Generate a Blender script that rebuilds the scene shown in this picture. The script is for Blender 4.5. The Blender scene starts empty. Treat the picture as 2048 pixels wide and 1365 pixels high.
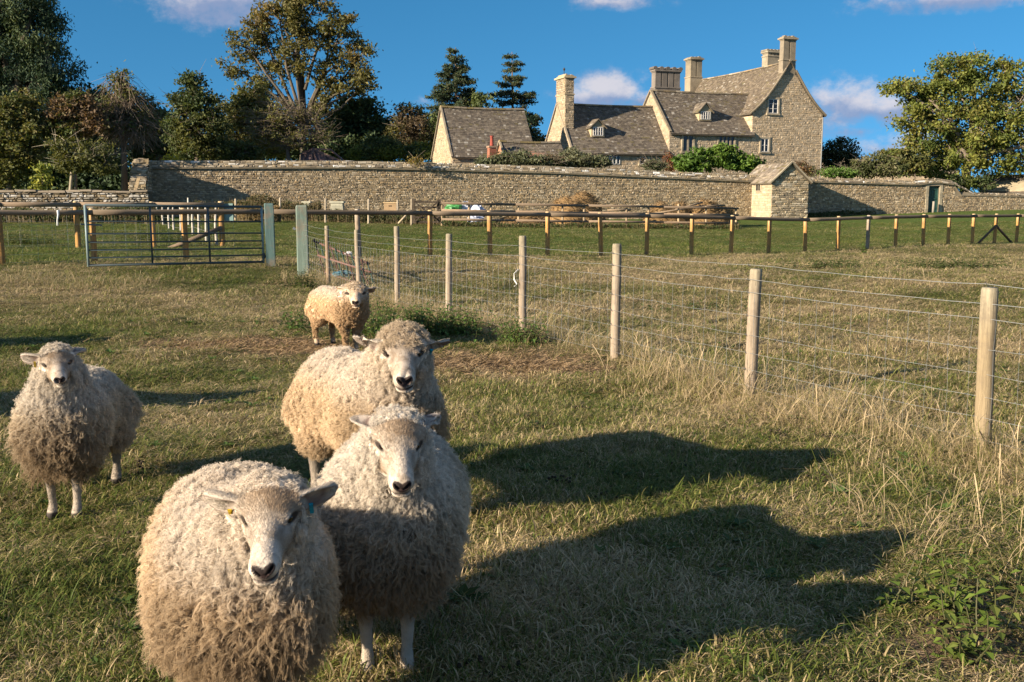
import bpy, math, random
import numpy as np
from mathutils import Vector, Matrix

random.seed(7)
rng = np.random.default_rng(7)
C = bpy.context.scene.collection
SC = bpy.context.scene
PI = math.pi
Zv = np.array((0, 0, 1.0))
LY = 46.0
WA = np.array((-21.0, 58.5)); WU2 = np.array((.954, .30))

# ------------------------------------------------------------------ camera, sky, sun, exposure
F = 1991.0
CAMZ = 1.6
TH = math.atan(287.5 / F)
cam_d = bpy.data.cameras.new('camera')
cam = bpy.data.objects.new('camera', cam_d)
C.objects.link(cam)
cam.location = (0, 0, CAMZ)
cam.rotation_euler = (PI / 2 - TH, 0, 0)
cam_d.sensor_width = 36.0
cam_d.lens = 36.0 * F / 2048.0
cam_d.clip_start = 0.05
cam_d.clip_end = 6000
SC.camera = cam

SUN_AZ = math.radians(33.0)      # light travels towards this bearing (from +X towards +Y)
SUN_EL = math.radians(18.8)
sd = Vector((math.cos(SUN_EL) * math.cos(SUN_AZ), math.cos(SUN_EL) * math.sin(SUN_AZ), -math.sin(SUN_EL)))
sun_d = bpy.data.lights.new('sun', 'SUN')
sun_d.energy = 5.0
sun_d.angle = math.radians(0.55)
sun_d.color = (1.0, 0.85, 0.66)
sun = bpy.data.objects.new('sun', sun_d)
sun.rotation_euler = sd.to_track_quat('-Z', 'Y').to_euler()
sun.location = (-30, -20, 30)
C.objects.link(sun)

def ray(px, py):
    x = (px - 1024.0) / F
    y = (682.5 - py) / F
    return np.array([x, math.cos(TH) + y * math.sin(TH), -math.sin(TH) + y * math.cos(TH)])

def P(px, py, Y):
    r = ray(px, py)
    t = Y / r[1]
    return np.array([r[0] * t, Y, CAMZ + r[2] * t])

def mpp(px, py, Y):                      # metres per photo pixel there
    return Y / ray(px, py)[1] / F

def nd(nt, typ, loc=None, **kw):
    n = nt.nodes.new(typ)
    for k, v in kw.items():
        if k.startswith('i_'):
            n.inputs[k[2:]].default_value = v
        else:
            setattr(n, k, v)
    return n

def mth(nt, op, a, b=None, c=None, clamp=False):
    n = nt.nodes.new('ShaderNodeMath')
    n.operation = op
    n.use_clamp = clamp
    for i, v in enumerate((a, b, c)):
        if v is None:
            continue
        if isinstance(v, (int, float)):
            n.inputs[i].default_value = v
        else:
            nt.links.new(v, n.inputs[i])
    return n.outputs[0]

def vmth(nt, op, a, b=None):
    n = nt.nodes.new('ShaderNodeVectorMath')
    n.operation = op
    for i, v in enumerate((a, b)):
        if v is None:
            continue
        if isinstance(v, (tuple, list)):
            n.inputs[i].default_value = v
        else:
            nt.links.new(v, n.inputs[i])
    return n.outputs['Value'] if op in ('DOT_PRODUCT', 'LENGTH') else n.outputs['Vector']

def mixc(nt, fac, a, b, blend='MIX'):
    n = nt.nodes.new('ShaderNodeMix')
    n.data_type = 'RGBA'
    n.blend_type = blend
    n.clamp_factor = True
    for s, v in ((n.inputs[0], fac), (n.inputs[6], a), (n.inputs[7], b)):
        if isinstance(v, (int, float)):
            s.default_value = v
        elif isinstance(v, (tuple, list)):
            s.default_value = (v[0], v[1], v[2], 1)
        else:
            nt.links.new(v, s)
    return n.outputs[2]

world = bpy.data.worlds.new('World')
SC.world = world
world.use_nodes = True
nt = world.node_tree
nt.nodes.clear()
sky = nd(nt, 'ShaderNodeTexSky', sky_type='NISHITA', sun_disc=False, sun_elevation=SUN_EL,
         sun_rotation=math.atan2(-math.cos(SUN_AZ), -math.sin(SUN_AZ)), altitude=300, air_density=1.0, dust_density=0.15, ozone_density=5.0)
hsv = nd(nt, 'ShaderNodeHueSaturation', i_Hue=0.486, i_Saturation=1.16, i_Value=.84)
nt.links.new(sky.outputs[0], hsv.inputs['Color'])
tc = nd(nt, 'ShaderNodeTexCoord')
dirv = tc.outputs['Generated']
sxyz = nd(nt, 'ShaderNodeSeparateXYZ'); nt.links.new(dirv, sxyz.inputs[0])
cxyz = nd(nt, 'ShaderNodeCombineXYZ')            # clear, haze-free autumn air: the band just above the horizon stays blue
nt.links.new(sxyz.outputs[0], cxyz.inputs[0]); nt.links.new(sxyz.outputs[1], cxyz.inputs[1])
nt.links.new(mth(nt, 'ADD', mth(nt, 'MULTIPLY', mth(nt, 'MAXIMUM', sxyz.outputs[2], 0.0), 1.15), 0.20), cxyz.inputs[2])
nt.links.new(vmth(nt, 'NORMALIZE', cxyz.outputs[0]), sky.inputs[0])
def wnoise(scale, detail, rough, stretch=(1, 1, 1)):
    mp = nd(nt, 'ShaderNodeMapping')
    mp.inputs['Scale'].default_value = stretch
    nt.links.new(dirv, mp.inputs['Vector'])
    n = nd(nt, 'ShaderNodeTexNoise', i_Scale=scale, i_Detail=detail, i_Roughness=rough)
    nt.links.new(mp.outputs[0], n.inputs['Vector'])
    return n.outputs['Fac']
n_big = wnoise(14.0, 7.0, 0.62, (1, 1, 1.5))
n_fine = wnoise(30.0, 7.0, 0.66, (1, 1, 1.3))
CLOUDS = [  # px, py, half width, half height in photo pixels, strength
    (1225, 186, 90, 44, 1.0), (1175, 200, 75, 34, .9), (1290, 202, 70, 30, .9), (1700, 212, 125, 60, 1.0), (1785, 222, 80, 40, .9), (1640, 192, 70, 36, .8),
    (1800, 300, 120, 42, .62), (1700, 262, 90, 20, .55), (410, 8, 135, 56, 1.0), (480, -10, 100, 40, .9), (1905, 0, 190, 26, .95), (1215, 6, 90, 14, .55),
    (845, 205, 40, 18, .4), (2050, 290, 120, 60, .6), (2300, 120, 160, 60, .9), (-300, 60, 220, 60, .9), (-150, -220, 300, 60, .8), (2600, 300, 200, 60, .9)]
mask = None
lit = None
for px, py, rx, ry, st in CLOUDS:
    r0 = ray(px, py)
    r0 = r0 / np.linalg.norm(r0)
    e1 = np.cross(r0, (0, 0, 1)); e1 /= np.linalg.norm(e1)
    e2 = np.cross(e1, r0)
    df = vmth(nt, 'SUBTRACT', dirv, tuple(r0))
    a = mth(nt, 'MULTIPLY', vmth(nt, 'DOT_PRODUCT', df, tuple(e1)), F / rx)
    b = mth(nt, 'MULTIPLY', vmth(nt, 'DOT_PRODUCT', df, tuple(e2)), F / ry)
    q = mth(nt, 'ADD', mth(nt, 'MULTIPLY', a, a), mth(nt, 'MULTIPLY', b, b))
    m = mth(nt, 'MULTIPLY', mth(nt, 'SUBTRACT', 1.0, mth(nt, 'SQRT', q)), st)
    tq = mth(nt, 'MULTIPLY', b, mth(nt, 'MAXIMUM', m, 0.0))
    mask = m if mask is None else mth(nt, 'MAXIMUM', mask, m)
    lit = tq if lit is None else mth(nt, 'ADD', lit, tq)
nz = mth(nt, 'ADD', mth(nt, 'MULTIPLY', mth(nt, 'SUBTRACT', n_big, 0.5), 2.3), mth(nt, 'MULTIPLY', mth(nt, 'SUBTRACT', n_fine, 0.5), 1.2))
sel = mth(nt, 'ADD', mask, nz)
mr = nd(nt, 'ShaderNodeMapRange', interpolation_type='SMOOTHSTEP')
mr.inputs['From Min'].default_value = -0.02
mr.inputs['From Max'].default_value = 0.75
nt.links.new(sel, mr.inputs['Value'])
gate = nd(nt, 'ShaderNodeMapRange', interpolation_type='SMOOTHSTEP')
gate.inputs['From Min'].default_value = -0.55
gate.inputs['From Max'].default_value = 0.25
nt.links.new(mask, gate.inputs['Value'])
# denser broken cloud added outside the view to whiten the ambient light
fwd = nd(nt, 'ShaderNodeMapRange', interpolation_type='SMOOTHSTEP')
fwd.inputs['From Min'].default_value = 0.80; fwd.inputs['From Max'].default_value = 0.55
nt.links.new(vmth(nt, 'DOT_PRODUCT', dirv, (0.0, 0.995, 0.10)), fwd.inputs['Value'])
n_far = wnoise(3.2, 8.0, 0.60, (1, 1, 1.8))
far_ = nd(nt, 'ShaderNodeMapRange', interpolation_type='SMOOTHSTEP')
far_.inputs['From Min'].default_value = 0.46; far_.inputs['From Max'].default_value = 0.60
nt.links.new(n_far, far_.inputs['Value'])
up_ = nd(nt, 'ShaderNodeMapRange'); up_.inputs['From Min'].default_value = 0.0; up_.inputs['From Max'].default_value = 0.12
nt.links.new(sxyz.outputs[2], up_.inputs['Value'])
cfar = mth(nt, 'MULTIPLY', mth(nt, 'MULTIPLY', fwd.outputs[0], far_.outputs[0]), mth(nt, 'MULTIPLY', up_.outputs[0], 0.86))
cfac = mth(nt, 'MAXIMUM', mth(nt, 'MULTIPLY', mth(nt, 'MULTIPLY', mr.outputs[0], gate.outputs[0]), 0.86), cfar)
lmr = nd(nt, 'ShaderNodeMapRange', interpolation_type='SMOOTHSTEP')
lmr.inputs['From Min'].default_value = -0.22
lmr.inputs['From Max'].default_value = 0.30
nt.links.new(mth(nt, 'ADD', lit, mth(nt, 'MULTIPLY', mth(nt, 'SUBTRACT', n_fine, 0.5), 0.9)), lmr.inputs['Value'])
SKYS = 0.084
CLK = 1.0 / SKYS
ccol = mixc(nt, lmr.outputs[0], (0.125 * CLK, 0.155 * CLK, 0.24 * CLK), (0.33 * CLK, 0.31 * CLK, 0.325 * CLK))
scol = mixc(nt, cfac, hsv.outputs[0], ccol)
bg = nd(nt, 'ShaderNodeBackground', i_Strength=SKYS)
nt.links.new(scol, bg.inputs['Color'])
wo = nd(nt, 'ShaderNodeOutputWorld')
nt.links.new(bg.outputs[0], wo.inputs['Surface'])

SC.view_settings.view_transform = 'Standard'
SC.view_settings.look = 'None'
SC.view_settings.gamma = 1.0
SC.view_settings.exposure = 1.24
SC.render.engine = 'CYCLES'
SC.cycles.max_bounces = 5
SC.cycles.diffuse_bounces = 2
SC.cycles.glossy_bounces = 2
SC.cycles.transmission_bounces = 3
SC.cycles.transparent_max_bounces = 6

# ------------------------------------------------------------------ helpers
ORI = {}

def tag(o, label=None, cat=None, group=None, kind=None):
    if label: o['label'] = label
    if cat: o['category'] = cat
    if group: o['group'] = group
    if kind: o['kind'] = kind
    return o

def empty(name, loc, label=None, cat=None, group=None):
    o = bpy.data.objects.new(name, None)
    o.empty_display_size = 0.2
    o.location = tuple(loc)
    C.objects.link(o)
    ORI[o.name] = np.array(loc, float)
    return tag(o, label, cat, group)

def make_mesh(name, V, FS, mat=None, col=None, smooth=False):
    """V (n,3); FS list of int arrays (k,3) or (k,4); col (n,3) per vertex"""
    V = np.asarray(V, np.float32)
    me = bpy.data.meshes.new(name)
    FS = [np.asarray(f, np.int32) for f in FS if len(f)]
    nl = sum(f.size for f in FS)
    npoly = sum(len(f) for f in FS)
    me.vertices.add(len(V))
    me.vertices.foreach_set('co', V.ravel())
    me.loops.add(nl)
    me.polygons.add(npoly)
    li = np.concatenate([f.ravel() for f in FS])
    tot = np.concatenate([np.full(len(f), f.shape[1], np.int32) for f in FS])
    st = np.concatenate([[0], np.cumsum(tot)[:-1]]).astype(np.int32)
    me.loops.foreach_set('vertex_index', li)
    me.polygons.foreach_set('loop_start', st)
    me.polygons.foreach_set('loop_total', tot)
    me.polygons.foreach_set('use_smooth', np.full(npoly, bool(smooth)))
    if col is not None:
        ca = me.attributes.new('col', 'FLOAT_COLOR', 'POINT')
        c4 = np.ones((len(V), 4), np.float32)
        c4[:, :3] = col
        ca.data.foreach_set('color', c4.ravel())
    me.update(calc_edges=True)
    me.validate()
    if mat is not None:
        me.materials.append(mat)
    return me

def link(name, data, parent=None, loc=None, rot=None):
    o = bpy.data.objects.new(name, data)
    C.objects.link(o)
    po = np.zeros(3)
    if parent is not None:
        o.parent = parent
        po = ORI.get(parent.name, np.zeros(3))
    if loc is not None:
        o.location = tuple(np.asarray(loc, float) - po)
        ORI[o.name] = np.asarray(loc, float)
    else:
        ORI[o.name] = po
    if rot is not None:
        o.rotation_euler = rot
    return o

class MB:
    """collects world-space pieces into one mesh"""
    def __init__(s):
        s.V = []; s.T = []; s.Q = []; s.c = []; s.n = 0
    def add(s, V, quads=None, tris=None, col=(1, 1, 1)):
        V = np.asarray(V, float).reshape(-1, 3)
        if quads is not None and len(quads): s.Q.append(np.asarray(quads, int) + s.n)
        if tris is not None and len(tris): s.T.append(np.asarray(tris, int) + s.n)
        s.V.append(V)
        col = np.asarray(col, float)
        s.c.append(np.broadcast_to(col, (len(V), 3)) if col.ndim == 1 else col)
        s.n += len(V)
        return s
    def box(s, a, b, col=(1, 1, 1)):
        x0, y0, z0 = a; x1, y1, z1 = b
        V = [(x0, y0, z0), (x1, y0, z0), (x1, y1, z0), (x0, y1, z0), (x0, y0, z1), (x1, y0, z1), (x1, y1, z1), (x0, y1, z1)]
        return s.add(V, BOXQ, None, col)
    def obox(s, O, U, W, N, u, w, n, col=(1, 1, 1), jit=0.0):
        """box spanned from O by axis ranges u=(a,b) along U etc."""
        O, U, W, N = (np.asarray(k, float) for k in (O, U, W, N))
        V = [O + U * uu + W * ww + N * nn for nn, ww, uu in
             [(n[0], w[0], u[0]), (n[0], w[0], u[1]), (n[0], w[1], u[1]), (n[0], w[1], u[0]),
              (n[1], w[0], u[0]), (n[1], w[0], u[1]), (n[1], w[1], u[1]), (n[1], w[1], u[0])]]
        V = np.array(V)
        if jit: V = V + rng.normal(0, jit, V.shape)
        return s.add(V, BOXQ, None, col)
    def bar(s, a, b, w, h=None, up=(0, 0, 1), col=(1, 1, 1), jit=0.0):
        a = np.asarray(a, float); b = np.asarray(b, float)
        h = h or w
        d = b - a; L = np.linalg.norm(d); d = d / L
        up = np.asarray(up, float)
        if abs(d @ up) > .97: up = np.array((1.0, 0, 0))
        r = np.cross(d, up); r /= np.linalg.norm(r)
        u = np.cross(r, d)
        return s.obox(a, d, r, u, (0, L), (-w / 2, w / 2), (-h / 2, h / 2), col, jit)
    def tube(s, pts, rad, sides=8, col=(1, 1, 1), cap=True, wob=0.0):
        pts = np.asarray(pts, float)
        n = len(pts)
        rad = np.broadcast_to(np.asarray(rad, float), (n,))
        T = np.gradient(pts, axis=0)
        T /= np.linalg.norm(T, axis=1)[:, None] + 1e-9
        ref = np.array((0, 0, 1.0)) if abs(T[0][2]) < .9 else np.array((1.0, 0, 0))
        R = np.cross(T, ref); R /= np.linalg.norm(R, axis=1)[:, None] + 1e-9
        U = np.cross(R, T)
        a = np.arange(sides) * 2 * PI / sides
        rr = rad[:, None] * (1 + (rng.normal(0, wob, (n, sides)) if wob else 0))
        V = pts[:, None, :] + rr[..., None] * (np.cos(a)[None, :, None] * R[:, None, :] + np.sin(a)[None, :, None] * U[:, None, :])
        V = V.reshape(-1, 3)
        i = np.arange(n - 1)[:, None] * sides; j = np.arange(sides)[None, :]; k = (j + 1) % sides
        Q = np.stack([i + j, i + k, i + sides + k, i + sides + j], -1).reshape(-1, 4)
        tr = []
        if cap:
            V = np.vstack([V, pts[0], pts[-1]])
            c0, c1 = n * sides, n * sides + 1
            for q in range(sides):
                tr.append((c0, (q + 1) % sides, q))
                tr.append((c1, (n - 1) * sides + q, (n - 1) * sides + (q + 1) % sides))
        return s.add(V, Q, tr, col)
    def ngon_prism(s, poly, ext, col=(1, 1, 1)):
        """poly: (n,3) planar convex polygon, ext: extrusion vector"""
        poly = np.asarray(poly, float); n = len(poly)
        c = poly.mean(0)
        V = np.vstack([poly, poly + ext, c, c + ext])
        Q = [(i, (i + 1) % n, n + (i + 1) % n, n + i) for i in range(n)]
        T = [(2 * n, (i + 1) % n, i) for i in range(n)] + [(2 * n + 1, n + i, n + (i + 1) % n) for i in range(n)]
        return s.add(V, Q, T, col)
    def arrays(s):
        V = np.vstack(s.V); c = np.vstack(s.c)
        fs = []
        if s.Q: fs.append(np.vstack(s.Q))
        if s.T: fs.append(np.vstack(s.T))
        return V, fs, c
    def build(s, name, mat, parent=None, smooth=False, origin=None, kind=None):
        V, fs, c = s.arrays()
        po = ORI.get(parent.name, np.zeros(3)) if parent is not None else np.zeros(3)
        loc = None
        if origin is not None:
            loc = np.asarray(origin, float); po = loc
        me = make_mesh(name, V - po, fs, mat, c, smooth)
        o = link(name, me, parent, loc)
        if kind: o['kind'] = kind
        return o
BOXQ = [(0, 3, 2, 1), (4, 5, 6, 7), (0, 1, 5, 4), (1, 2, 6, 5), (2, 3, 7, 6), (3, 0, 4, 7)]

# value noise in numpy (for shapes and placement only)
_perm = rng.random((64, 64))
def vnoise(x, y, s=1.0):
    x = np.asarray(x, float) * s; y = np.asarray(y, float) * s
    xi = np.floor(x).astype(int); yi = np.floor(y).astype(int)
    fx = x - xi; fy = y - yi
    fx = fx * fx * (3 - 2 * fx); fy = fy * fy * (3 - 2 * fy)
    g = lambda a, b: _perm[a % 64, b % 64]
    return (g(xi, yi) * (1 - fx) + g(xi + 1, yi) * fx) * (1 - fy) + (g(xi, yi + 1) * (1 - fx) + g(xi + 1, yi + 1) * fx) * fy
def fnoise(x, y, s=1.0):
    return .55 * vnoise(x, y, s) + .3 * vnoise(x + 13.1, y + 5.7, s * 2.1) + .15 * vnoise(x + 3.3, y + 31.7, s * 4.3)

# ------------------------------------------------------------------ materials
def new_mat(name):
    m = bpy.data.materials.new(name)
    m.use_nodes = True
    t = m.node_tree
    b = t.nodes['Principled BSDF']
    b.inputs['Specular IOR Level'].default_value = 0.25
    return m, t, b

def m_attr(name, rough=0.9, nscale=6.0, namt=0.35, bump=0.0, bscale=20.0, spec=0.2, stretch=None, rot=None, tint=None, tamt=0.0, tscale=1.0, metallic=0.0, crack=0.0):
    """colour from the 'col' attribute, broken up by noise"""
    m, t, b = new_mat(name)
    at = nd(t, 'ShaderNodeAttribute', attribute_name='col')
    tcn = nd(t, 'ShaderNodeTexCoord')
    vec = tcn.outputs['Object']
    if stretch:
        mp = nd(t, 'ShaderNodeMapping')
        mp.inputs['Scale'].default_value = stretch
        if rot:
            mr_ = nd(t, 'ShaderNodeMapping')
            mr_.inputs['Rotation'].default_value = rot
            t.links.new(vec, mr_.inputs[0]); vec = mr_.outputs[0]
        t.links.new(vec, mp.inputs[0]); vec = mp.outputs[0]
    n = nd(t, 'ShaderNodeTexNoise', i_Scale=nscale, i_Detail=6.0, i_Roughness=0.65)
    t.links.new(vec, n.inputs['Vector'])
    f = mth(t, 'ADD', mth(t, 'MULTIPLY', mth(t, 'SUBTRACT', n.outputs['Fac'], 0.5), 2 * namt * 1.6), 1.0)
    cmb = nd(t, 'ShaderNodeCombineColor')
    for i in range(3): t.links.new(f, cmb.inputs[i])
    col = mixc(t, 1.0, at.outputs['Color'], cmb.outputs[0], 'MULTIPLY')
    if tint:
        n3 = nd(t, 'ShaderNodeTexNoise', i_Scale=tscale, i_Detail=5.0, i_Roughness=0.7)
        t.links.new(tcn.outputs['Object'], n3.inputs['Vector'])
        mr3 = nd(t, 'ShaderNodeMapRange')
        mr3.inputs['From Min'].default_value = 0.48; mr3.inputs['From Max'].default_value = 0.68
        t.links.new(n3.outputs['Fac'], mr3.inputs['Value'])
        col = mixc(t, mth(t, 'MULTIPLY', mr3.outputs[0], tamt), col, tint)
    if crack:       # drying splits along the grain
        mpc = nd(t, 'ShaderNodeMapping'); mpc.inputs['Scale'].default_value = (3.2, 3.2, .9)
        t.links.new(vec, mpc.inputs[0])
        nc = nd(t, 'ShaderNodeTexNoise', i_Scale=2.2, i_Detail=4.0, i_Roughness=0.6); t.links.new(mpc.outputs[0], nc.inputs['Vector'])
        mrc = nd(t, 'ShaderNodeMapRange'); mrc.inputs['From Min'].default_value = 0.60; mrc.inputs['From Max'].default_value = 0.68
        t.links.new(nc.outputs['Fac'], mrc.inputs['Value'])
        col = mixc(t, mth(t, 'MULTIPLY', mrc.outputs[0], crack), col, (.05, .038, .028))
    t.links.new(col, b.inputs['Base Color'])
    b.inputs['Roughness'].default_value = rough
    b.inputs['Specular IOR Level'].default_value = spec
    b.inputs['Metallic'].default_value = metallic
    if bump:
        n2 = nd(t, 'ShaderNodeTexNoise', i_Scale=bscale, i_Detail=5.0, i_Roughness=0.7)
        t.links.new(vec, n2.inputs['Vector'])
        bp = nd(t, 'ShaderNodeBump', i_Strength=0.8, i_Distance=bump)
        t.links.new(n2.outputs['Fac'], bp.inputs['Height'])
        t.links.new(bp.outputs[0], b.inputs['Normal'])
    return m

def m_leaf(name, trans=0.35, rough=0.6):
    m, t, b = new_mat(name)
    at = nd(t, 'ShaderNodeAttribute', attribute_name='col')
    t.links.new(at.outputs['Color'], b.inputs['Base Color'])
    b.inputs['Roughness'].default_value = rough
    b.inputs['Specular IOR Level'].default_value = 0.3
    tr = nd(t, 'ShaderNodeBsdfTranslucent')
    t.links.new(mixc(t, 1.0, at.outputs['Color'], (1.25, 1.15, .6), 'MULTIPLY'), tr.inputs['Color'])
    mx = nd(t, 'ShaderNodeMixShader', i_Fac=trans)
    t.links.new(b.outputs[0], mx.inputs[1]); t.links.new(tr.outputs[0], mx.inputs[2])
    t.links.new(mx.outputs[0], t.nodes['Material Output'].inputs['Surface'])
    return m

M_STONE = m_attr('limestone rubble', .95, 3.0, .30, .012, 18.0, .12)
M_MORTAR = m_attr('wall core', .97, 2.0, .30, .01, 12.0, .1)
M_SLATE = m_attr('stone slate', .92, 4.0, .35, .008, 20.0, .15)
M_ASHLAR = m_attr('dressed stone', .9, 1.6, .28, .008, 14.0, .15, tint=(.07, .065, .055), tamt=.55, tscale=.9)
M_WOOD = m_attr('weathered timber', .85, 3.0, .5, .006, 5.0, .12, stretch=(16, 16, .9), tint=(.15, .12, .09), tamt=.75, tscale=5.0, crack=.75)
M_RAIL = m_attr('round timber rail', .85, 3.0, .35, .004, 5.0, .15, stretch=(1.0, 14, 14), rot=(0, 0, -SUN_AZ))
M_BARK = m_attr('bark', .95, 3.0, .45, .02, 6.0, .1, stretch=(4, 4, .8))
M_LEAF = m_leaf('leaves')
M_DULL = m_leaf('dark leaves', .18, .7)
M_PAINT = m_attr('painted metal', .5, 5.0, .3, .001, 30.0, .4)
M_GALV = m_attr('galvanised wire', .4, 20.0, .2, 0, 1, .5, metallic=.6)
M_PLAIN = m_attr('plain matte', .8, 5.0, .25, .004, 15.0, .2)
M_BAG = m_attr('plastic sack', .45, 5.0, .2, .02, 9.0, .4)
M_STRAW = m_leaf('straw', .2, .8)
m, t, b = new_mat('window glass')
b.inputs['Base Color'].default_value = (.012, .015, .018, 1)
b.inputs['Roughness'].default_value = .07
b.inputs['Specular IOR Level'].default_value = .6
M_GLASS = m
# ------------------------------------------------------------------ terrain
CTRL = []
def ctl(px, py, Y): CTRL.append(P(px, py, Y))
RF0 = np.array((-2.22, 27.0)); RFD = np.array((math.cos(SUN_AZ), math.sin(SUN_AZ)))   # main rail fence line, in plan
def on_rf(px):
    r = (px - 1024) / F / math.cos(TH) * 1.0
    # ray in plan for points near the horizon: X/Y = x / (cos + y sin); solve with the base row
    k = ray(px, 505); k = k[0] / k[1]
    s = (k * RF0[1] - RF0[0]) / (RFD[0] - k * RFD[1])
    return RF0 + RFD * s
RAIL_POSTS = [(-190, 540), (3, 532), (188, 526), (372, 521), (542, 517), (718, 515), (860, 513), (980, 512), (1095, 513), (1202, 513), (1293, 512), (1383, 511), (1462, 508.5), (1537, 507),
              (1610, 505), (1675, 503), (1734, 497.5), (1790, 494.5), (1845, 492), (1895, 490), (1943, 488), (1987, 486), (2031, 485), (2075, 484), (2120, 483)]
for px, py in RAIL_POSTS[1:]:
    xy = on_rf(px); ctl(px, py, xy[1])
for x in (-9, -5, -2, 0, 2, 5, 9):
    for y in (-4, 1, 4, 7, 10):
        CTRL.append(np.array((x, y, 0.0)))
for px, py, Y in [(607, 560, 20.4), (542, 527, 22), (175, 541, 20), (-100, 560, 18), (1560, 600, 16.5), (1990, 560, 18), (157, 497, 29), (308, 496, 29.7), (445, 493, 30.5), (0, 497, 28),
                  (880, 452, 50), (1160, 455, 52.8), (1470, 458, 55.8), (1620, 434, 71), (1740, 428, 74), (1860, 420.5, 78), (2040, 412, 84), (2200, 408, 90), (300, 436, 56), (-200, 442, 46), (150, 441, 46),
                  (650, 443, 55), (780, 447, 55)]:
    ctl(px, py, Y)
for x, y, z in [(-60, 20, .2), (60, 20, -.1), (-80, 60, .6), (-60, 100, .7), (0, 100, .6), (60, 100, .9), (100, 60, .4), (0, -30, 0), (-50, -30, 0), (50, -30, 0), (0, 150, .7), (150, 150, .8), (-150, 150, .8)]:
    CTRL.append(np.array((x, y, z), float))
CT = np.array(CTRL)
def _ker(r): return np.sqrt(r * r + 2.5 ** 2)
_D = np.linalg.norm(CT[:, None, :2] - CT[None, :, :2], axis=2)
_n = len(CT)
_A = np.zeros((_n + 1, _n + 1)); _A[:_n, :_n] = _ker(_D) - np.eye(_n) * 0.6; _A[:_n, _n] = 1; _A[_n, :_n] = 1
_w = np.linalg.solve(_A, np.append(CT[:, 2], 0))
def gz(x, y):
    x = np.asarray(x, float); y = np.asarray(y, float)
    sh = x.shape
    x = x.ravel(); y = y.ravel()
    out = np.empty(len(x))
    for i in range(0, len(x), 20000):
        d = np.hypot(x[i:i + 20000, None] - CT[None, :, 0], y[i:i + 20000, None] - CT[None, :, 1])
        out[i:i + 20000] = _ker(d) @ _w[:_n] + _w[_n]
    r = np.hypot(x, y)
    k = np.clip((r - 110) / 80, 0, 1)
    out = np.clip(out, -.8, 1.6) * (1 - k) + .8 * k
    return out.reshape(sh)
def micro(x, y):
    near = np.clip(1 - (np.hypot(x, y) - 16) / 20, 0.25, 1)
    return near * ((fnoise(x, y, 1.3) - .5) * .09 + (vnoise(x + 9, y, 4.0) - .5) * .035)
def gzm(x, y): return gz(x, y) + micro(np.asarray(x, float), np.asarray(y, float))
def G(px, py, it=8):
    """ground point seen at a photo pixel"""
    r = ray(px, py); z = 0.0
    for _ in range(it):
        t_ = (z - CAMZ) / r[2]
        z = float(gz(r[0] * t_, r[1] * t_))
    return np.array((r[0] * t_, r[1] * t_, z))

def axis_lines(lo, hi, step, far):
    core = np.arange(lo, hi + 1e-6, step)
    out = []
    v, s = hi, step
    while v < far:
        s = min(s * 1.16, 400); v += s; out.append(v)
    left = []
    v, s = lo, step
    while v > -far:
        s = min(s * 1.16, 400); v -= s; left.append(v)
    return np.array(left[::-1] + list(core) + out)
gx = axis_lines(-5, 7, .14, 3000); gy = axis_lines(1.6, 14, .14, 3000)
GX, GY = np.meshgrid(gx, gy, indexing='ij')
GZ = gzm(GX, GY)
nx, ny = GX.shape
ii, jj = np.meshgrid(np.arange(nx - 1), np.arange(ny - 1), indexing='ij')
q = np.stack([ii * ny + jj, (ii + 1) * ny + jj, (ii + 1) * ny + jj + 1, ii * ny + jj + 1], -1).reshape(-1, 4)
# zones: r = lush paddock, g = bare straw-littered soil, b = dry
def zone_green(x, y):
    x = np.asarray(x, float); y = np.asarray(y, float)
    side = (y - RF0[1]) * RFD[0] - (x - RF0[0]) * RFD[1]       # >0 beyond the rail fence
    return np.clip(side / .8 + .4, 0, 1)
BARE = [(G(990, 728), 1.3, 1.0), (G(900, 735), 1.0, .8), (G(515, 690), 1.35, .62), (G(610, 698), .8, .6), (G(1085, 742), .8, .6), (G(555, 572), .8, .5), (G(430, 690), .6, .4), (G(1970, 1290), .5, .3), (G(1960, 1200), .22, .16)]
def zone_bare(x, y):
    x = np.asarray(x, float); y = np.asarray(y, float)
    v = np.zeros(x.shape)
    for c, rx, ry in BARE:
        d = np.sqrt(((x - c[0]) / rx) ** 2 + ((y - c[1]) / ry) ** 2)
        v = np.maximum(v, np.clip(1.5 - d * 1.1 + (fnoise(x, y, 3.0) - .5) * 1.1, 0, 1))
    side = (y - RF0[1]) * RFD[0] - (x - RF0[0]) * RFD[1]
    strip = np.clip(1 - np.abs(side + 2.6) / 1.8, 0, 1) * np.clip((x - 9) / 3, 0, 1) * np.clip((fnoise(x, y, .7) - .45) * 5, 0, 1)
    return np.maximum(v, strip * .5)
def dryness(x, y):
    """0 green .. 1 straw"""
    x = np.asarray(x, float); y = np.asarray(y, float)
    d = .51 + (fnoise(x, y, .55) - .5) * 1.2 + (fnoise(x + 50, y, 2.2) - .5) * .6
    fs = fence_side(x, y)
    d += .22 * np.clip(1 - np.abs(fs) / 1.0, 0, 1) + .16 * np.clip(fs / 1.5, 0, 1)
    g = zone_green(x, y)
    return np.clip(d * (1 - g) + g * (.16 + (fnoise(x, y, .25) - .5) * .5), -.2, 1)
WF = [(2.91, 6.13), (1.91, 7.9), (1.01, 9.7), (.12, 11.5), (-.85, 13.4), (-1.77, 15.3), (-2.65, 17.1), (-3.5, 18.9), (-4.29, 20.4)]
def fence_side(x, y):
    """signed distance to the wire fence line, > 0 on its far (right) side"""
    a = np.array(WF[0]); d = np.array(WF[-1]) - a; d = d / np.linalg.norm(d)
    return -((x - a[0]) * -d[1] + (y - a[1]) * d[0])
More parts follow.
